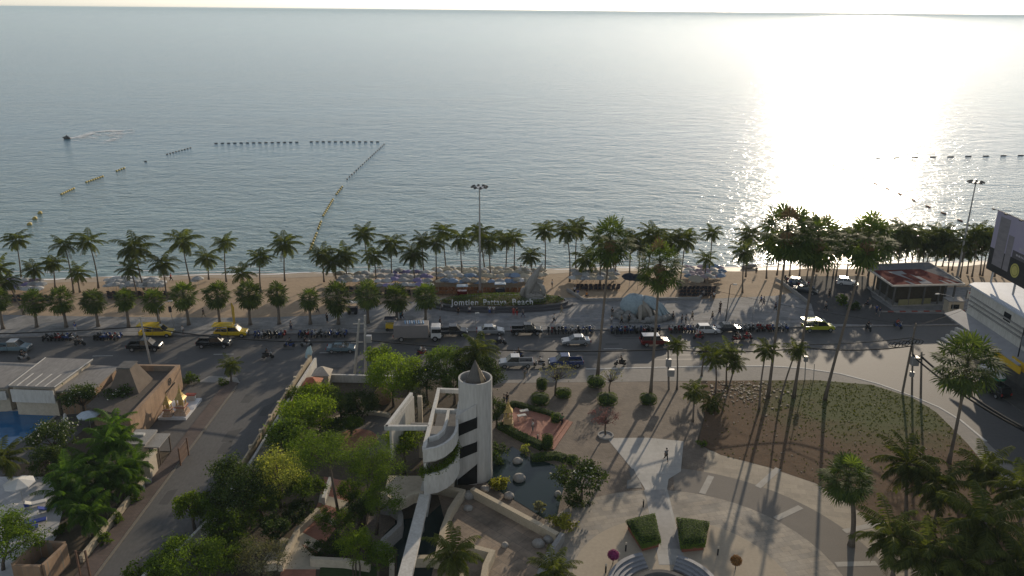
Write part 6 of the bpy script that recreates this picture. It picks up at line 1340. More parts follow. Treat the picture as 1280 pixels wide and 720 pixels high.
for (xa, xb), y, n, lab in rows:
    for i in range(n):
        p = G(xa + (xb - xa) * i / max(1, n - 1) + rr.uniform(-.6, .6), y + rr.uniform(-.3, .5), .006)
        u, v = uv_of(p); p = W(u, -1.35 + rr.uniform(-.15, .15), .006)
        bike(p, RA + PI / 2 + rr.uniform(-.35, .1) + (PI if rr.random() < .25 else 0), lab, lab.replace('motorbike parked', 'motorbikes parked').replace('dark ', ''), kb_ + rr.randrange(4))

for k in range(12):
    p = G(982 + 3.2 * k + rr.uniform(-.5, .5), 351 + (k % 3) * 2.4 + k * .9, .142); bike((p.x, p.y, .142), rr.uniform(1.2, 2.0), 'dark motorbike parked in the yard beyond the slanting low wall', 'motorbikes in the yard beyond the slanting low wall', k)
# ------------------------------------------------------------------ people
SKIN = M('skin', (.36, .22, .15), (.30, .18, .12), rough=.6)
HAIR = M('black hair', (.012, .011, .01), rough=.6)
def skin_mesh(name, chains, mat, sub=1):
    """One continuous skinned surface over a joint tree: chains = [(joint, parent, position, radius)]."""
    idx = {}; vs = []; es = []; rad = []
    for j, par, p, r in chains:
        idx[j] = len(vs); vs.append(p); rad.append(r)
        if par: es.append((idx[par], idx[j]))
    me = bpy.data.meshes.new(name); me.from_pydata(vs, es, []); me.update(); o = bpy.data.objects.new(name, me); COL.objects.link(o)
    md = o.modifiers.new('s', 'SKIN'); md.use_smooth_shade = True
    for i, d in enumerate(me.skin_vertices[0].data): d.radius = rad[i] if isinstance(rad[i], tuple) else (rad[i], rad[i]); d.use_root = (i == 0)
    if sub: o.modifiers.new('d', 'SUBSURF').levels = sub
    bpy.context.view_layer.update()
    dg = bpy.context.evaluated_depsgraph_get(); out = bpy.data.meshes.new_from_object(o.evaluated_get(dg)); out.name = name
    bpy.data.objects.remove(o); out.materials.clear(); out.materials.append(mat)
    return out
def pose(kind):
    """joints (x forward, y left)"""
    hip = (0, 0, .92); J = {}
    if kind == 'stand': J = dict(hip=hip, chest=(0, 0, 1.22), neck=(0, 0, 1.46), head=(.02, 0, 1.64), top=(.01, 0, 1.74)); kn = [(.02, .1, .5), (.03, -.1, .5)]; ft = [(0, .11, .07), (-.02, -.12, .07)]; el = [(-.03, .25, 1.14), (-.03, -.25, 1.14)]; ha = [(.08, .26, .90), (.05, -.27, .88)]
    elif kind == 'walk': J = dict(hip=hip, chest=(.03, 0, 1.22), neck=(.05, 0, 1.45), head=(.08, 0, 1.63), top=(.07, 0, 1.73)); kn = [(.2, .09, .52), (-.02, -.09, .5)]; ft = [(.3, .09, .08), (-.36, -.1, .12)]; el = [(-.14, .24, 1.16), (.14, -.24, 1.16)]; ha = [(-.1, .25, .92), (.3, -.23, .98)]
    elif kind == 'sit': J = dict(hip=(0, 0, .5), chest=(.02, 0, .82), neck=(.06, 0, 1.04), head=(.1, 0, 1.22), top=(.09, 0, 1.32)); kn = [(.44, .12, .5), (.44, -.12, .5)]; ft = [(.44, .12, .06), (.46, -.12, .06)]; el = [(.1, .24, .76), (.1, -.24, .76)]; ha = [(.36, .14, .6), (.36, -.14, .6)]
    else: J = dict(hip=(-.3, 0, .86), chest=(-.22, 0, 1.16), neck=(-.14, 0, 1.38), head=(-.08, 0, 1.56), top=(-.09, 0, 1.66)); kn = [(.12, .2, .78), (.12, -.2, .78)]; ft = [(.1, .18, .36), (.1, -.18, .36)]; el = [(.02, .3, 1.1), (.02, -.3, 1.1)]; ha = [(.34, .32, 1.08), (.34, -.32, 1.08)]
    return J, kn, ft, el, ha
def V3(p, dx=0, dy=0, dz=0): return (p[0] + dx, p[1] + dy, p[2] + dz)
def lp(a, b, f): return tuple(a[i] + (b[i] - a[i]) * f for i in range(3))
POSES = {}
for kd in ('stand', 'walk', 'sit', 'ride'):
    J, kn, ft, el, ha = pose(kd); ch = [('hip', None, J['hip'], (.14, .1)), ('chest', 'hip', J['chest'], (.15, .105)), ('neck', 'chest', J['neck'], (.055, .055)), ('head', 'neck', J['head'], (.085, .095)), ('top', 'head', J['top'], (.05, .06))]
    for s, sg in ((0, 1), (1, -1)):
        sh = V3(J['chest'], .01, sg * .2, .18); hp = V3(J['hip'], 0, sg * .1, -.06); a = 'lr'[s]
        ch += [('sh' + a, 'chest', sh, .06), ('el' + a, 'sh' + a, el[s], .045), ('wr' + a, 'el' + a, lp(el[s], ha[s], .85), .03), ('ha' + a, 'wr' + a, lp(el[s], ha[s], 1.25), (.04, .02)),
               ('hp' + a, 'hip', hp, .09), ('kn' + a, 'hp' + a, kn[s], .06), ('an' + a, 'kn' + a, ft[s], .04), ('to' + a, 'an' + a, V3(ft[s], .17, 0, -.035), (.045, .03))]
    body = skin_mesh('body', ch, SKIN)
    sh_ = [('a', None, V3(J['hip'], 0, 0, -.02), (.165, .125)), ('b', 'a', J['chest'], (.175, .13)), ('c', 'b', V3(J['neck'], 0, 0, -.07), (.08, .08))]
    tr_ = [('a', None, J['hip'], (.17, .13))]
    for s, sg in ((0, 1), (1, -1)):
        a = 'lr'[s]; s0 = V3(J['chest'], .01, sg * .2, .18); sh_ += [('s' + a, 'b', s0, .08), ('e' + a, 's' + a, lp(s0, el[s], .75), .068)]
        h0 = V3(J['hip'], 0, sg * .1, -.06); tr_ += [('h' + a, 'a', h0, .112), ('k' + a, 'h' + a, kn[s], .082), ('n' + a, 'k' + a, lp(kn[s], ft[s], .7), .06)]
    hm = MB(); hm.ell(V3(J['head'], -.025, 0, .055), (.108, .105, .1), 9, 6); ho = hm.build('hair', HAIR, None, True); hd = ho.data; bpy.data.objects.remove(ho)
    POSES[kd] = (body, skin_mesh('shirt', sh_, SKIN), skin_mesh('trousers', tr_, SKIN), hd)
CL = {n: M('cloth ' + n, c, rough=.9) for n, c in dict(white=(.6, .6, .58), black=(.015, .015, .016), red=(.38, .04, .035), blue=(.06, .10, .28), grey=(.18, .18, .18), teal=(.06, .22, .24), khaki=(.26, .22, .14), green=(.07, .16, .07), orange=(.5, .2, .04), pink=(.45, .2, .22), navy=(.025, .03, .07)).items()}
def person(p, kd, rz, top, bot, label, sc=1.0):
    t = thing('person', label, 'person', p, rz); t.scale = (sc, sc, sc)
    for nm, me, mt in zip(('body', 'shirt', 'trousers', 'hair'), POSES[kd], (None, CL[top], CL[bot], None)):
        o = bpy.data.objects.new(nm, me); COL.objects.link(o); o.parent = t
        if mt: o.material_slots[0].link = 'OBJECT'; o.material_slots[0].material = mt
    return t
PP = [((409, 403), 'stand', 1, 'black', 'black', 'person in black standing between two fan palms right of the middle'), ((382, 392), 'stand', 2, 'black', 'khaki', 'person in dark top on the sand behind a fan palm trunk'), ((397, 392), 'walk', 0, 'grey', 'black', 'person in grey walking on the sand edge behind the fan palms'), ((364, 413), 'stand', 4.5, 'grey', 'navy', 'person in grey standing by the middle motorbike row'),
 ((255, 397), 'walk', 3, 'black', 'khaki', 'person in dark top walking on the sand left of the striped pole'), ((95, 415), 'stand', 4.7, 'blue', 'white', 'person in blue standing by the leftmost motorbikes'), ((214, 352), 'walk', 0, 'red', 'black', 'person in red far down the left beach near the water'), ((229, 419), 'stand', 1, 'white', 'grey', 'person in white at the kerb right of the traffic light'),
 ((501, 400), 'stand', 2, 'teal', 'navy', 'person in teal beside the fan palm behind the truck'), ((503, 399), 'walk', 3, 'black', 'black', 'person in black stepping past the fan palm behind the truck'), ((550, 408), 'walk', 0, 'black', 'navy', 'person in black walking ahead of the box truck'), ((577, 337), 'walk', 0, 'orange', 'black', 'person in orange at the waterline beyond the parasols'),
 ((553, 387), 'sit', 3.6, 'white', 'grey', 'person in white sitting at the left tip of the flowerbed'), ((573, 392), 'sit', 4.6, 'black', 'black', 'person in black sitting on the flowerbed kerb under the first letters'), ((587, 391), 'sit', 4.7, 'white', 'navy', 'person in white sitting on the flowerbed kerb beside the one in black'), ((612, 393), 'stand', 4.7, 'white', 'blue', 'person in white standing below the middle of the lettering'), ((617, 393), 'stand', 1.4, 'white', 'grey', 'second person in white below the middle of the lettering, grey trousers'),
 ((642, 395), 'stand', 4.5, 'red', 'red', 'person dressed in red below the last word of the lettering'), ((646, 395), 'stand', 1.2, 'black', 'red', 'person in dark top right beside the one dressed in red'), ((654, 397), 'walk', 3, 'grey', 'navy', 'person in grey walking below the sculpture end of the flowerbed'), ((692, 404), 'walk', 0, 'white', 'black', 'person striding across the promenade right of the flowerbed'), ((690, 360), 'stand', 0, 'white', 'navy', 'person in white on the sand right of the pointed sculpture'), ((651, 340), 'stand', 2, 'black', 'black', 'dark figure at the waterline above the pointed sculpture'),
 ((699, 379), 'sit', 3, 'grey', 'black', 'person sitting at the right tip of the flowerbed'), ((702, 392), 'walk', 3.4, 'khaki', 'khaki', 'person in khaki walking between flowerbed and sculpture'), ((722, 372), 'stand', 1, 'blue', 'white', 'person in blue at the beach edge left of the court wall'), ((718, 368), 'stand', 2, 'white', 'black', 'person in white at the beach edge left of the one in blue'), ((733, 372), 'sit', 1, 'orange', 'navy', 'person sitting at the beach edge beside the palm right of the one in blue'),
 ((764, 406), 'stand', 5, 'white', 'grey', 'person in white at the near left side of the rounded sculpture'), ((777, 405), 'walk', 3, 'khaki', 'black', 'person in khaki walking before the round grey boulders'), ((786, 404), 'stand', 4.7, 'black', 'black', 'tall figure in black standing before the dome of the sculpture'), ((765, 396), 'stand', 1, 'black', 'grey', 'dark figure leaning at the left edge of the sculpture boulders'), ((841, 401), 'stand', 0, 'black', 'black', 'dark figure at the railing right of the sculpture'), ((852, 405), 'stand', 3, 'black', 'navy', 'left of the pair of dark figures before the motorbike row'), ((857, 405), 'stand', 0, 'grey', 'black', 'right of the pair of figures before the motorbike row, grey top'), ((865, 401), 'walk', 2, 'khaki', 'black', 'person in khaki walking toward the lone lamp post'), ((890, 401), 'walk', 2, 'khaki', 'navy', 'person in khaki left of the dark promenade lamp'),
 ((900, 388), 'stand', 1, 'black', 'black', 'upper of two figures in black left of the dark lamp'), ((899, 394), 'walk', 5, 'black', 'navy', 'lower of two figures in black left of the dark lamp'), ((951, 380), 'walk', 3, 'blue', 'black', 'person in blue near the sand edge before the big palms'), ((954, 382), 'walk', 0, 'grey', 'navy', 'person in grey just right of the one in blue by the sand edge'), ((945, 343), 'stand', 1, 'black', 'black', 'dark figure by the beached boat'), ((969, 389), 'walk', 2, 'navy', 'black', 'person in navy on the sunlit paving by the tall palm stem'),
 ((888, 376), 'stand', 1, 'black', 'grey', 'person standing behind the court wall by the tables'), ((892, 375), 'stand', 4, 'white', 'black', 'person in white standing behind the court wall by the tables'), ((1032, 388), 'walk', 2, 'grey', 'black', 'person in grey walking between the two inner tall palm stems'), ((1036, 372), 'stand', 2, 'black', 'black', 'dark figure on the grey yard left of the pavilion'), ((1095, 392), 'walk', 4, 'blue', 'navy', 'person in blue walking in front of the pavilion'), ((1099, 395), 'walk', 4, 'navy', 'grey', 'person in navy beside the one in blue before the pavilion'), ((656, 473), 'walk', 4, 'grey', 'khaki', 'person in grey crossing the pavers below the silver pickup'),
 ((832, 576), 'walk', 5, 'grey', 'black', 'person in grey walking alone on the pale path of the plaza'), ((702, 532), 'walk', 1, 'green', 'black', 'person in dark clothes beside the step corner of the coral platform'), ((630, 507), 'stand', 3, 'black', 'black', 'left of two dark figures beyond the golden shrine'), ((634, 505), 'stand', 1, 'black', 'navy', 'right of two dark figures beyond the golden shrine'), ((666, 540), 'stand', 3.4, 'white', 'grey', 'person in white standing on the coral platform facing the shrine'), ((1084, 383), 'sit', 2, 'navy', 'black', 'person sitting in the shade left of the pavilion front')]
def hz(px):
    p = G(*px); u, v = uv_of(p); e = sandedge
    if v > 0:
        vs = [uv_of(q)[1] for q in e]; uu = [uv_of(q)[0] for q in e]
        for i in range(len(uu) - 1):
            if uu[i] <= u <= uu[i + 1]:
                ve = vs[i] + (vs[i + 1] - vs[i]) * (u - uu[i]) / (uu[i + 1] - uu[i])
                return .13 if v < ve else beach_z(u, v)
        return .0
    return .0
for px, kd, rz, a, b, l in PP:
    z = hz(px)
    if px == (832, 576): z = .033
    if px in ((666, 540),): z = .32
    if kd == 'sit' and 545 < px[0] < 705: z = .13
    person(G(*px, z), kd, rz, a, b, l, 1.0)
rid = [((100, 432), 0, 'moving motorbike left of the leftmost yellow pickup', 'grey'), ((335, 448), 0, 'motorbike riding on the near lane by the side street mouth', 'black'), ((362, 434), PI, 'motorbike riding just left of a dark scooter in mid road', 'navy'), ((383, 433), 0, 'dark scooter riding left of the teal car', 'black'), ((428, 441), PI, 'motorbike in front of the teal car', 'white'), ((528, 444), 0, 'red motorbike riding below the box truck', 'white'), ((647, 447), PI, 'motorbike riding just beyond the silver pickup', 'black'), ((674, 458), PI, 'motorbike riding between the silver and the blue pickup', 'white'),
       ((775, 457), PI, 'motorbike riding alone toward the tall palms', 'black'), ((626, 431), 0, 'motorbike riding below the silver saloon', 'white'), ((873, 424), PI, 'red motorbike riding below the white hatchback', 'red'), ((921, 426), 0, 'dark red motorbike riding behind the young palms', 'black'), ((934, 425), 0, 'dark red scooter riding beside the dark red motorbike', 'red'), ((1085, 413), -1.5, 'motorbike riding in its long shadow at the junction', 'black'), ((1122, 410), -1.2, 'motorbike waiting at the junction before the pavilion', 'red'), ((30, 450), 0, 'dark motorbike passing above the restaurant roof', 'black')]
for k, (px, h, l, c) in enumerate(rid):
    p = G(*px, .006); bike(p, RA + h, l, None, 1 if 'red' in l else k % 4 if k % 4 != 1 else 0)
    person(p, 'ride', RA + h, c, 'black', f'rider in {c} on the {l[0].lower() + l[1:]}'.replace('moving motorbike', 'moving bike'))

# ------------------------------------------------------------------ beach: parasols, chairs, boats
def parasol_mesh(mat, r=1.15, z=1.95):
    m = MB(); n = 8; rad = [(r, z), (r * .55, z + .28), (.04, z + .5)]
    m.lathe([(r, z - .16), (r, z), (r * .55, z + .3), (.03, z + .52), (.02, z + .46), (r * .52, z + .24), (r * .97, z - .02)], n, mi=0)
    m.tube([(0, 0, 0), (0, 0, z + .45)], .028, 5, 1); return m
PARM = {n: leafmat('parasol ' + n, tuple(q * .9 for q in c), c, (1, 1, 1), .42) for n, c in dict(cream=(.66, .60, .48), white=(.72, .72, .71), grey=(.52, .53, .54), blue=(.32, .42, .56), purple=(.34, .30, .52), pink=(.58, .48, .54), dark=(.05, .055, .08)).items()}
PROT = {}
for n in PARM:
    t = thing('beach_parasol', 'x', 'parasol'); m = MB(); r_, z_ = 1.2, 1.9
    m.lathe([(r_, z_ - .15), (r_, z_), (r_ * .55, z_ + .3), (.03, z_ + .5), (.02, z_ + .45), (r_ * .52, z_ + .24), (r_ * .97, z_ - .03)], 8); m.build('canopy', PARM[n], t)
    m = MB(); m.tube([(0, 0, -.1), (0, 0, z_ + .42)], .028, 5); m.build('pole', METAL, t); PROT[n] = [t, False]
def parasol(p, col, label, group, sc):
    pr = PROT[col]
    if not pr[1]: t = pr[0]; t.location = p; t['label'] = label; t['group'] = group; t.scale = (sc,) * 3; pr[1] = True
    else: t = dup(pr[0], p, rr.uniform(0, .7), label, group, sc)
    t.rotation_euler = (rr.uniform(-.1, .1), rr.uniform(-.1, .1), rr.uniform(0, 1)); return t
rr = random.Random(91)
clus = [((8, 56), (359, 370), 3, 8, ('white', 'purple', 'grey'), 'in the cluster at the far left beach'), ((136, 206), (357, 366), 3, 13, ('white', 'white', 'grey'), 'in the long white cluster on the left beach'), ((426, 468), (350, 359), 3, 7, ('white', 'cream', 'grey'), 'behind the bushy palms left of the purple ones'), ((474, 540), (347, 365), 4, 11, ('purple', 'white', 'purple', 'white', 'grey'), 'in the mixed purple and white block of parasols'),
        ((545, 662), (343, 349), 3, 24, ('cream', 'cream', 'white'), 'in the far packed rows behind the lettering'), ((548, 665), (353, 360), 2, 22, ('cream', 'grey', 'white', 'cream', 'blue'), 'in the front packed rows behind the lettering'), ((667, 682), (345, 352), 2, 3, ('cream',), 'just right of the pointed sculpture'), ((717, 772), (347, 356), 3, 10, ('cream', 'white', 'grey', 'grey'), 'in the rows behind the court left of the sculpture'),
        ((857, 905), (341, 354), 4, 8, ('pink', 'white', 'pink', 'blue'), 'in the pinkish cluster right of the tall palms'), ((244, 251), (358, 362), 1, 2, ('white',), 'standing apart on the bare sand of the left beach')]
for (xa, xb), (ya, yb), nr, nc, cols, lab in clus:
    for j in range(nr):
        for i in range(nc):
            if rr.random() < .06: continue
            px = xa + (xb - xa) * (i + .5 * (j % 2)) / nc + rr.uniform(-.8, .8); py = ya + (yb - ya) * (j / max(1, nr - 1)) + rr.uniform(-.4, .4)
            col = cols[rr.randrange(len(cols))]; g = G(px, py, -.1); u, v = uv_of(g)
            parasol((g.x, g.y, beach_z(u, v)), col, f'{col} parasol {lab}', f'{col} parasols {lab}', rr.uniform(.72, .92))
for px, l in (((786, 361), 'dark striped parasol left of the pair before the tall palm crown'), ((797, 362), 'dark striped parasol right of the pair before the tall palm crown')):
    g = G(*px, -.1); parasol((g.x, g.y, beach_z(*uv_of(g))), 'dark', l, None, 1.35)
g = G(868, 363, -.05); parasol((g.x, g.y, beach_z(*uv_of(g))), 'cream', 'single cream parasol over the dark tables behind the court wall', None, 1.3)
WOODB = M('stained deckchair wood', (.24, .12, .06), (.17, .08, .04), rough=.8); SLING = M('orange brown sling', (.34, .17, .08), (.26, .12, .055), rough=.9, rnd=.25); SLINGD = M('dark canvas sling', (.05, .05, .065), rough=.9, rnd=.3)
def deckchair(sl):
    t = thing('deck_chair', 'x', 'deck chair'); m = MB(); m.box((.05, 0, .35), (.75, .55, .05), 0, 0, 1, -.1); m.build('seat', sl, t); m = MB(); m.box((-.5, 0, .68), (.06, .55, .85), 0, 0, 1, -.5); m.build('backrest', sl, t)
    m = MB()
    for y in (-.29, .29): m.tube([(.45, y, 0), (-.7, y, 1.05)], .025, 4); m.tube([(-.5, y, 0), (.4, y, .42)], .025, 4); 
    m.tube([(.45, -.29, .02), (.45, .29, .02)], .025, 4); m.tube([(-.7, -.29, 1.05), (-.7, .29, 1.05)], .025, 4); m.build('frame', WOODB, t); return t
DC = [[deckchair(SLING), False], [deckchair(SLINGD), False]]
for (xa, xb), (ya, yb), nr, nc, k, lab in [((546, 600), (363, 368), 2, 13, 0, 'orange-brown deck chair in the rows left of the floodlight mast'), ((606, 664), (364, 366), 2, 13, 0, 'brown deck chair in the rows right of the floodlight mast'), ((722, 772), (359, 362), 2, 10, 1, 'dark deck chair in the rows behind the court wall'), ((850, 892), (362, 371), 3, 9, 1, 'dark deck chair in the group by the single cream parasol'), ((14, 60), (373, 378), 2, 8, 1, 'dark deck chair at the far left beach edge'), ((138, 208), (368, 374), 3, 10, 1, 'dark deck chair in the rows under the long white cluster'), ((428, 470), (362, 368), 2, 8, 1, 'dark deck chair behind the bushy palms'), ((476, 540), (367, 371), 2, 10, 1, 'dark deck chair in front of the mixed purple and white block')]:
    for j in range(nr):
        for i in range(nc):
            px = xa + (xb - xa) * i / (nc - 1) + rr.uniform(-.5, .5); py = ya + (yb - ya) * j / max(1, nr - 1); g = G(px, py, 0); p = (g.x, g.y, beach_z(*uv_of(g))); d = DC[k]
            lg = lab.replace('deck chair', 'deck chairs')
            if not d[1]: d[0].location = p; d[0]['label'] = lab; d[0]['group'] = lg; d[0].rotation_euler = (0, 0, 1.6); d[1] = True
            else: dup(d[0], p, 1.6 + rr.uniform(-.25, .25), lab, lg)
def boat(label, px, L, col, rz):
    g = G(*px, -.3); t = thing('small_boat', label, 'boat', (g.x, g.y, beach_z(*uv_of(g))), rz); m = MB(); n = 9; vs = []
    for i in range(n):
        s = i / (n - 1); x = (s - .5) * L; wd = .62 * math.sin(PI * min(.97, .12 + s * .8)) ** .6 * (1 if s < .75 else (1 - s) * 4 + .02); zt = .55 + .25 * s ** 3
        vs += [(x, -wd, zt), (x, -wd * .6, .08 + .2 * s ** 4), (x, 0, .0 + .3 * s ** 4), (x, wd * .6, .08 + .2 * s ** 4), (x, wd, zt)]
    m.add(vs, [(i * 5 + j, (i + 1) * 5 + j, (i + 1) * 5 + j + 1, i * 5 + j + 1) for i in range(n - 1) for j in range(4)] + [(0, 1, 2, 3, 4)]); m.build('hull', col, t)
    for f in (-.25, .1): m = MB(); m.box((f * L, 0, .42), (.22, .95, .04)); m.build('seat', WOODB, t)
boat('dark rowing boat beached at the waterline left of the floodlight mast', (568, 338), 3.8, M('dark hull', (.06, .05, .045)), 0)
boat('small boat beached at the waterline before the glitter', (937, 334), 3.6, M('pale hull', (.4, .38, .36)), .3)
# striped pole on the left promenade (yellow pennant)
t, b, c = vpole('flag_pole', 'yellow banner pole leaning beside the right yellow pickup', 'banner', (288, 378), (292, 408), .03, .03, METAL, .13)
m = MB(); e = c - b; m.add([(e.x * f + dx, e.y * f + dy, e.z * f) for f, dx in ((.1, 0), (.95, 0), (1.0, .15), (.8, .5), (.1, .35)) for dy in (-.02, .02)], [(0, 2, 4, 6, 8), (9, 7, 5, 3, 1)] + [(2 * i, (2 * i + 2) % 10, (2 * i + 3) % 10, 2 * i + 1) for i in range(5)]); m.build('banner', M('yellow banner cloth', (.5, .34, .05), rough=.8), t)

# ------------------------------------------------------------------ flowerbed with lettering and pointed fish sculpture
u0, v0 = uv_of(G(628, 383)); cx, ex, ey = W(u0, v0 + .3), 11.6, 3.1
fb = thing('flowerbed', 'long oval flowerbed with dark retaining wall and white lettering on the promenade', 'flowerbed', (cx.x, cx.y, .13), RA)
def oval(k, n=64): return [(ex * k * math.copysign(abs(math.cos(2 * PI * i / n)) ** .9, math.cos(2 * PI * i / n)), ey * (k - (1 - k) * 1.3) * math.sin(2 * PI * i / n)) for i in range(n)]
GRANITE = M('dark polished granite', (.10, .095, .10), (.06, .058, .062), rough=.4, scale=2, big=.3)
m = MB(); m.wall(oval(1.0), .55, 0, .85, closed=True); m.build('retaining_wall', GRANITE, fb); m = MB(); m.wall(oval(1.06), .9, 0, .42, closed=True); m.build('bench_ledge', GRANITE, fb)
m = MB(); m.prism(oval(.96), 0, .8); m.build('soil', SOIL, fb)
r3 = random.Random(2); m = MB()
def bedz(x, y): q = 1 - (x / ex) ** 2 - (y / ey) ** 2; return .95 + 1.1 * max(0, q) ** .6 * (.55 + .45 * (y / ey + 1) / 2)
for k in range(9000):
    a = r3.uniform(0, 2 * PI); q = math.sqrt(r3.random()) * .95; x, y = ex * q * math.cos(a), ey * q * math.sin(a)
    if (x - 5.6) ** 2 / 5.5 + (y - .5) ** 2 / 2.2 < 1: continue
    leaf_quad(m, Vector((x, y, bedz(x, y) - .1 + r3.gauss(0, .07))), .24 * r3.uniform(.6, 1.2), Vector((r3.gauss(0, .4), r3.gauss(0, .4), 1)).normalized(), r3)
m.build('groundcover', LEAF_BRIGHT, fb)
m = MB(); m.ell((5.6, .5, .9), (2.5, 1.6, .75), 24, 8, .02, zmin=0); m.build('sculpture_pad', CONC, fb, True)
def text(s, size, parent, loc, rot, mat, ext=.06, sx=1.0):
    cu = bpy.data.curves.new('lettering', 'FONT'); cu.body = s; cu.size = size; cu.extrude = ext; cu.offset = .018 * size; cu.space_character = 1.12; cu.resolution_u = 3
    o = bpy.data.objects.new('lettering', cu); COL.objects.link(o); bpy.context.view_layer.update()
    me = bpy.data.meshes.new_from_object(o.evaluated_get(bpy.context.evaluated_depsgraph_get())); bpy.data.objects.remove(o); me.name = 'lettering'
    me.materials.clear(); me.materials.append(mat); o = bpy.data.objects.new('lettering', me); COL.objects.link(o); o.parent = parent; o.location = loc; o.rotation_euler = rot; o.scale = (sx, 1, 1); return max(v.co.x for v in me.vertices) * sx
LET = M('white letter', (.60, .60, .58), (.50, .50, .49), rough=.6)
inv = lambda px, y: (G(px, 383).x - cx.x)
xs = -9.0
for wd, x, end in (('Jomtien', -9.05, -4.35), ('Pattaya', -3.5, .65), ('Beach', 1.6, 5.3)):
    o0 = text(wd, 1.45, fb, (x, -2.35, .95), (math.radians(66), 0, 0), LET, .07); ob = [q for q in fb.children if q.name.startswith('lettering')][-1]; ob.scale = ((end - x) / o0, 1, 1)
STONE = M('grey fish stone', (.33, .31, .28), (.20, .185, .165), rough=.7, scale=2.5, big=3)
loc = Vector((cx.x, cx.y, 0)) + RD * 5.7 + RN * .5
fs = thing('fish_sculpture', 'grey stone sculpture of leaping billfish with tall pointed fin on the flowerbed', 'sculpture', (loc.x, loc.y, 1.6), RA)
m = MB(); m.tube([(-1.6, 0, .1), (-1.2, 0, 1.0), (-.8, 0, 2.0), (-.35, 0, 3.0), (.15, 0, 4.0), (.7, 0, 5.0), (1.25, 0, 5.9), (1.5, 0, 6.3)], [.55, .75, .85, .78, .6, .36, .13, .02], 12); m.build('large_fish', STONE, fs, True)
m = MB(); m.prism([(-.9, .0), (.9, .6), (1.7, 2.9), (.5, 3.4)], -.08, .08); m.v = [(x, z, y) for x, y, z in m.v]; m.build('fin', STONE, fs)
m = MB(); m.tube([(1.5, -.5, .2), (1.7, -.6, 1.1), (1.4, -.6, 2.0), (.9, -.5, 2.5), (.4, -.5, 2.7)], [.25, .42, .4, .22, .04], 10); m.build('small_fish', STONE, fs, True)
m = MB(); m.tube([(-1.9, -.6, .1), (-2.3, -.7, .8), (-2.1, -.8, 1.6), (-1.5, -.8, 2.1)], [.2, .4, .34, .04], 10); m.build('small_fish', STONE, fs, True)
m = MB(); r3 = random.Random(9)
m.ell((0, 0, .25), (2.1, 1.1, .7), 16, 8, .14, rnd=r3); m.build('rock_base', STONE, fs)
m = MB()
for k in range(14): a = r3.uniform(0, 6.28); m.tube([(math.cos(a) * 1.1, math.sin(a) * .6, .6), (math.cos(a) * 2.0, math.sin(a) * 1.1, .9 + r3.uniform(0, .5))], [.2, .03], 6)
m.build('spray', STONE, fs, True)
# rounded sea-creature sculpture on the court
o_ = G(803, 399, .13); oc = thing('sea_sculpture', 'rounded grey sculpture of domed sea creature with pale blue arms among boulders', 'sculpture', (o_.x, o_.y + 1.0, .13), RA)
JB = M('pale blue render', (.33, .41, .44), (.20, .25, .27), rough=.8, scale=1.1, big=3, bump=.5); JG = M('grey render', (.30, .295, .28), (.16, .155, .145), rough=.9, scale=1.6, big=3, bump=.6); JW = M('warm grey render', (.34, .31, .26), (.22, .2, .17), rough=.9, scale=1.2)
r3 = random.Random(14)
m = MB(); m.ell((-1.2, .6, 1.9), (2.5, 2.0, 2.2), 22, 14, .035, rnd=r3, zmin=-.75); m.build('dome', JB, oc, True)
m = MB(); m.ell((.1, -.2, 1.1), (1.9, 1.5, 1.6), 18, 10, .03, rnd=r3, zmin=-.7); m.build('lower_body', JW, oc, True)
for k, (dx, dy, ln) in enumerate(((4.6, -.6, 1), (4.2, -1.4, .9), (4.9, .4, 1.05), (3.4, -2.0, .9), (1.6, -2.4, .8), (-.4, -2.5, .7))):
    m = MB(); sx, sy = -.4 + dx * .16, .4 + dy * .3
    m.tube([(sx, sy, 3.3 - .12 * k), (sx + dx * .3, sy + dy * .25, 3.2 - .2 * k), (sx + dx * .62, sy + dy * .6, 1.9), (sx + dx * .85, sy + dy * .85, .55), (sx + dx * 1.0, sy + dy, .15)], [.62, .5, .38, .28, .12], 10); m.build('arm', JB if k < 4 else JW, oc, True)
for (x, y, r) in ((-3.6, .6, .85), (-4.5, -.2, .7), (-3.2, -.9, .8), (-4.2, -1.2, .6), (-2.6, -1.6, .9), (-5.1, .6, .55), (-2.1, -2.3, .6), (.6, -2.6, .7), (1.6, -2.5, .8), (2.7, -2.3, .75), (3.7, -1.9, .7), (4.7, -1.3, .65), (5.8, -.9, .6), (-3.9, 1.4, .8)):
    m = MB(); m.ell((x * .88, y, r * .6), (r * r3.uniform(.9, 1.15), r, r * .95), 12, 8, .05, rnd=r3); m.build('boulder', JG, oc, True)
for (x, y, r) in ((-3.6, .6, .62), (-2.9, -1.0, .55), (-4.1, -.5, .5)):
    m = MB(); m.ell((x * .88, y, r * 2.1), (r, r, r), 12, 8, .05, rnd=r3); m.build('boulder', JG, oc, True)

m = MB()
for k in range(26):
    a = r3.uniform(0, 6.28); q = r3.uniform(.75, 1.1); r = r3.uniform(.22, .5); m.ell((4.9 * q * math.cos(a) * .95, 2.6 * q * math.sin(a) - .4, r * .5), (r * r3.uniform(.9, 1.4), r, r * r3.uniform(.7, 1.4)), 8, 6, .14, rnd=r3)
m.build('rock_skirt', JG, oc)
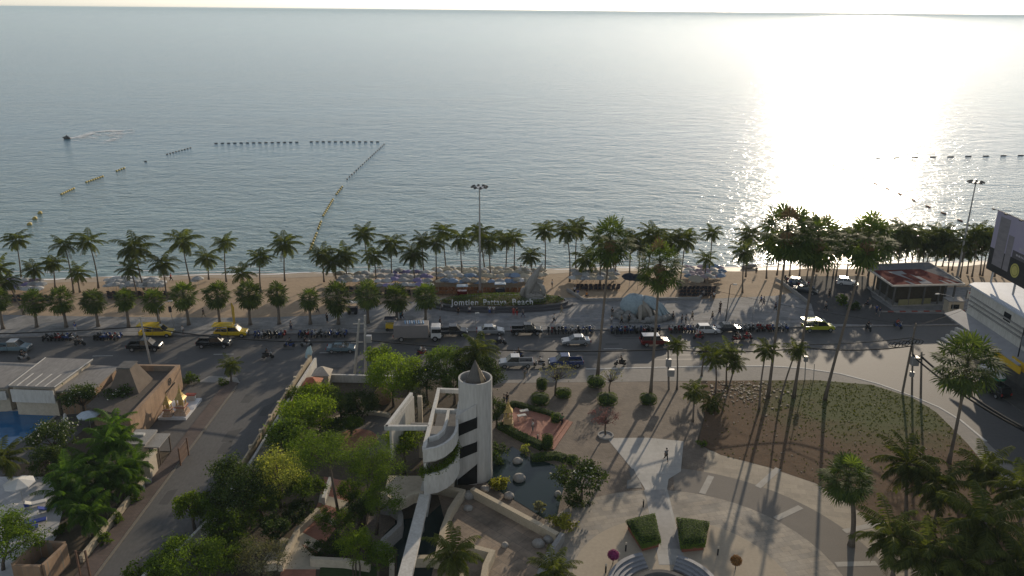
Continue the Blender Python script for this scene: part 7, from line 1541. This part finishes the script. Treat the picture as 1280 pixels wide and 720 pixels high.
# ------------------------------------------------------------------ sea: buoys, jet ski
FLY = M('weathered yellow float', (.42, .33, .08), (.30, .22, .06), rough=.6); FLD = M('dark float', (.07, .06, .055), rough=.6); FLR = M('orange brown float', (.22, .09, .05), rough=.6)
def floatm(mat, L, r):
    m = MB(); m.tube([(-L / 2, 0, 0), (-L * .42, 0, 0), (L * .42, 0, 0), (L / 2, 0, 0)], [r * .35, r, r, r * .35], 8); o = m.build('float', mat, None, True); d = o.data; bpy.data.objects.remove(o); return d
FM = {('y', 1): floatm(FLY, .85, .27), ('d', 1): floatm(FLD, .85, .2), ('d', 2): floatm(FLD, 1.3, .2), ('d', 3): floatm(FLD, 2.6, .22), ('r', 2): floatm(FLR, 2.2, .24), ('y', 0): floatm(FLY, 1.0, .5)}
def floats(a, b, n, key, label, group, skip=0.0):
    A, B = G(*a, zs), G(*b, zs); az = math.atan2(B.y - A.y, B.x - A.x)
    for i in range(n):
        if rr.random() < skip: continue
        p = A.lerp(B, i / max(1, n - 1)); o = bpy.data.objects.new('float', FM[key]); COL.objects.link(o); o.location = (p.x, p.y, zs + .12); o.rotation_euler = (0, 0, az + rr.uniform(-.12, .12)); tag(o, label, 'buoy', group)
floats((270, 179.5), (371, 178), 14, ('d', 2), 'dark float in the left half of the far float line', 'floats of the far line, left half')
floats((389, 177.5), (472, 177.5), 12, ('d', 2), 'dark float in the right half of the far float line', 'floats of the far line, right half')
floats((480, 180.5), (434, 224), 20, ('d', 1), 'dark float in the upper part of the slanting float line', 'floats of the slanting line, upper part')
floats((427.5, 234), (420.5, 243), 5, ('y', 1), 'yellow float in the middle part of the slanting float line', 'floats of the slanting line, middle part')
floats((416, 250), (404, 270), 10, ('y', 1), 'yellow float in the lower part of the slanting float line', 'floats of the slanting line, lower part')
floats((401, 278), (388, 312), 12, ('y', 1), 'yellow float in the slanting line end nearest the beach', 'floats of the slanting line, beach end', .15)
floats((238, 185), (209, 193), 9, ('d', 1), 'dark float in the farthest bunch of the broken left line', 'floats of the broken left line, far bunch')
floats((182, 202), (182, 202), 1, ('d', 1), 'lone dark float between two bunches of the broken left line', None)
floats((155, 210.5), (146, 214), 4, ('y', 1), 'float in the short bunch of the broken left line', 'floats of the broken left line, short bunch')
floats((128, 221), (108, 228), 8, ('y', 1), 'float in the long middle bunch of the broken left line', 'floats of the broken left line, middle bunch')
floats((92, 236), (77, 243), 7, ('y', 1), 'float in the near bunch of the broken left line', 'floats of the broken left line, near bunch')
floats((50, 267), (37, 281), 3, ('y', 0), 'round yellow float of the three nearest the left palms', 'three round floats near the left palms')
floats((1075, 198.5), (1276, 194.5), 10, ('d', 3), 'long dark float in the straight line right of the glitter', 'long floats right of the glitter')
floats((1042, 207), (1200, 276), 11, ('r', 2), 'orange-brown float in the slanting line across the glitter edge', 'floats slanting across the glitter edge')
js = thing('jet_ski', 'dark jet ski throwing a pale wake on the left water', 'jet ski', tuple(G(83, 173.5, zs)), PI - .15)
m = MB(); m.tube([(-1.6, 0, .2), (-1, 0, .32), (0, 0, .4), (1, 0, .4), (1.8, 0, .5)], [.35, .5, .55, .4, .06], 9); m.build('hull', FLD, js, True); m = MB(); m.box((-.4, 0, .95), (1.4, .4, .28)); m.build('seat', SEATM, js); m = MB(); m.tube([(.5, -.4, 1.25), (.7, 0, 1.2), (.5, .4, 1.25)], .05, 5); m.tube([(.7, 0, 1.2), (.9, 0, .7)], .09, 6); m.build('handlebar', METAL, js)
g = G(83, 173.5, zs); person((g.x + .1, g.y, zs + .25), 'ride', PI - .15, 'navy', 'black', 'rider in navy on the jet ski', .9)
m = MB(); r3 = random.Random(3)
def wake(pts, wd, z, st=.45):
    P = [G(*q, zs) for q in pts]; 
    for i in range(len(P) - 1):
        d = P[i + 1] - P[i]; n = int(d.length / st)
        for k in range(n):
            c = P[i] + d * (k / n) + Vector((r3.gauss(0, .5), r3.gauss(0, wd), 0)); a = r3.uniform(1.2, 3.4); b = r3.uniform(.15, .5)
            zz = zs + z + r3.uniform(0, .1); m.add([(c.x - a, c.y, zz), (c.x, c.y - b, zz), (c.x + a, c.y + r3.uniform(-.3, .3), zz), (c.x, c.y + b, zz)], [(0, 1, 2, 3)])
wake([(86, 173), (100, 171.5), (116, 166), (134, 163.5), (150, 164)], 1.1, .06); wake([(150, 164), (156, 170), (140, 175)], 6, .05, .7); wake([(148, 167), (108, 170.5)], 6, .04, .5)
tag(m.build('foam', FOAM), kind='stuff')
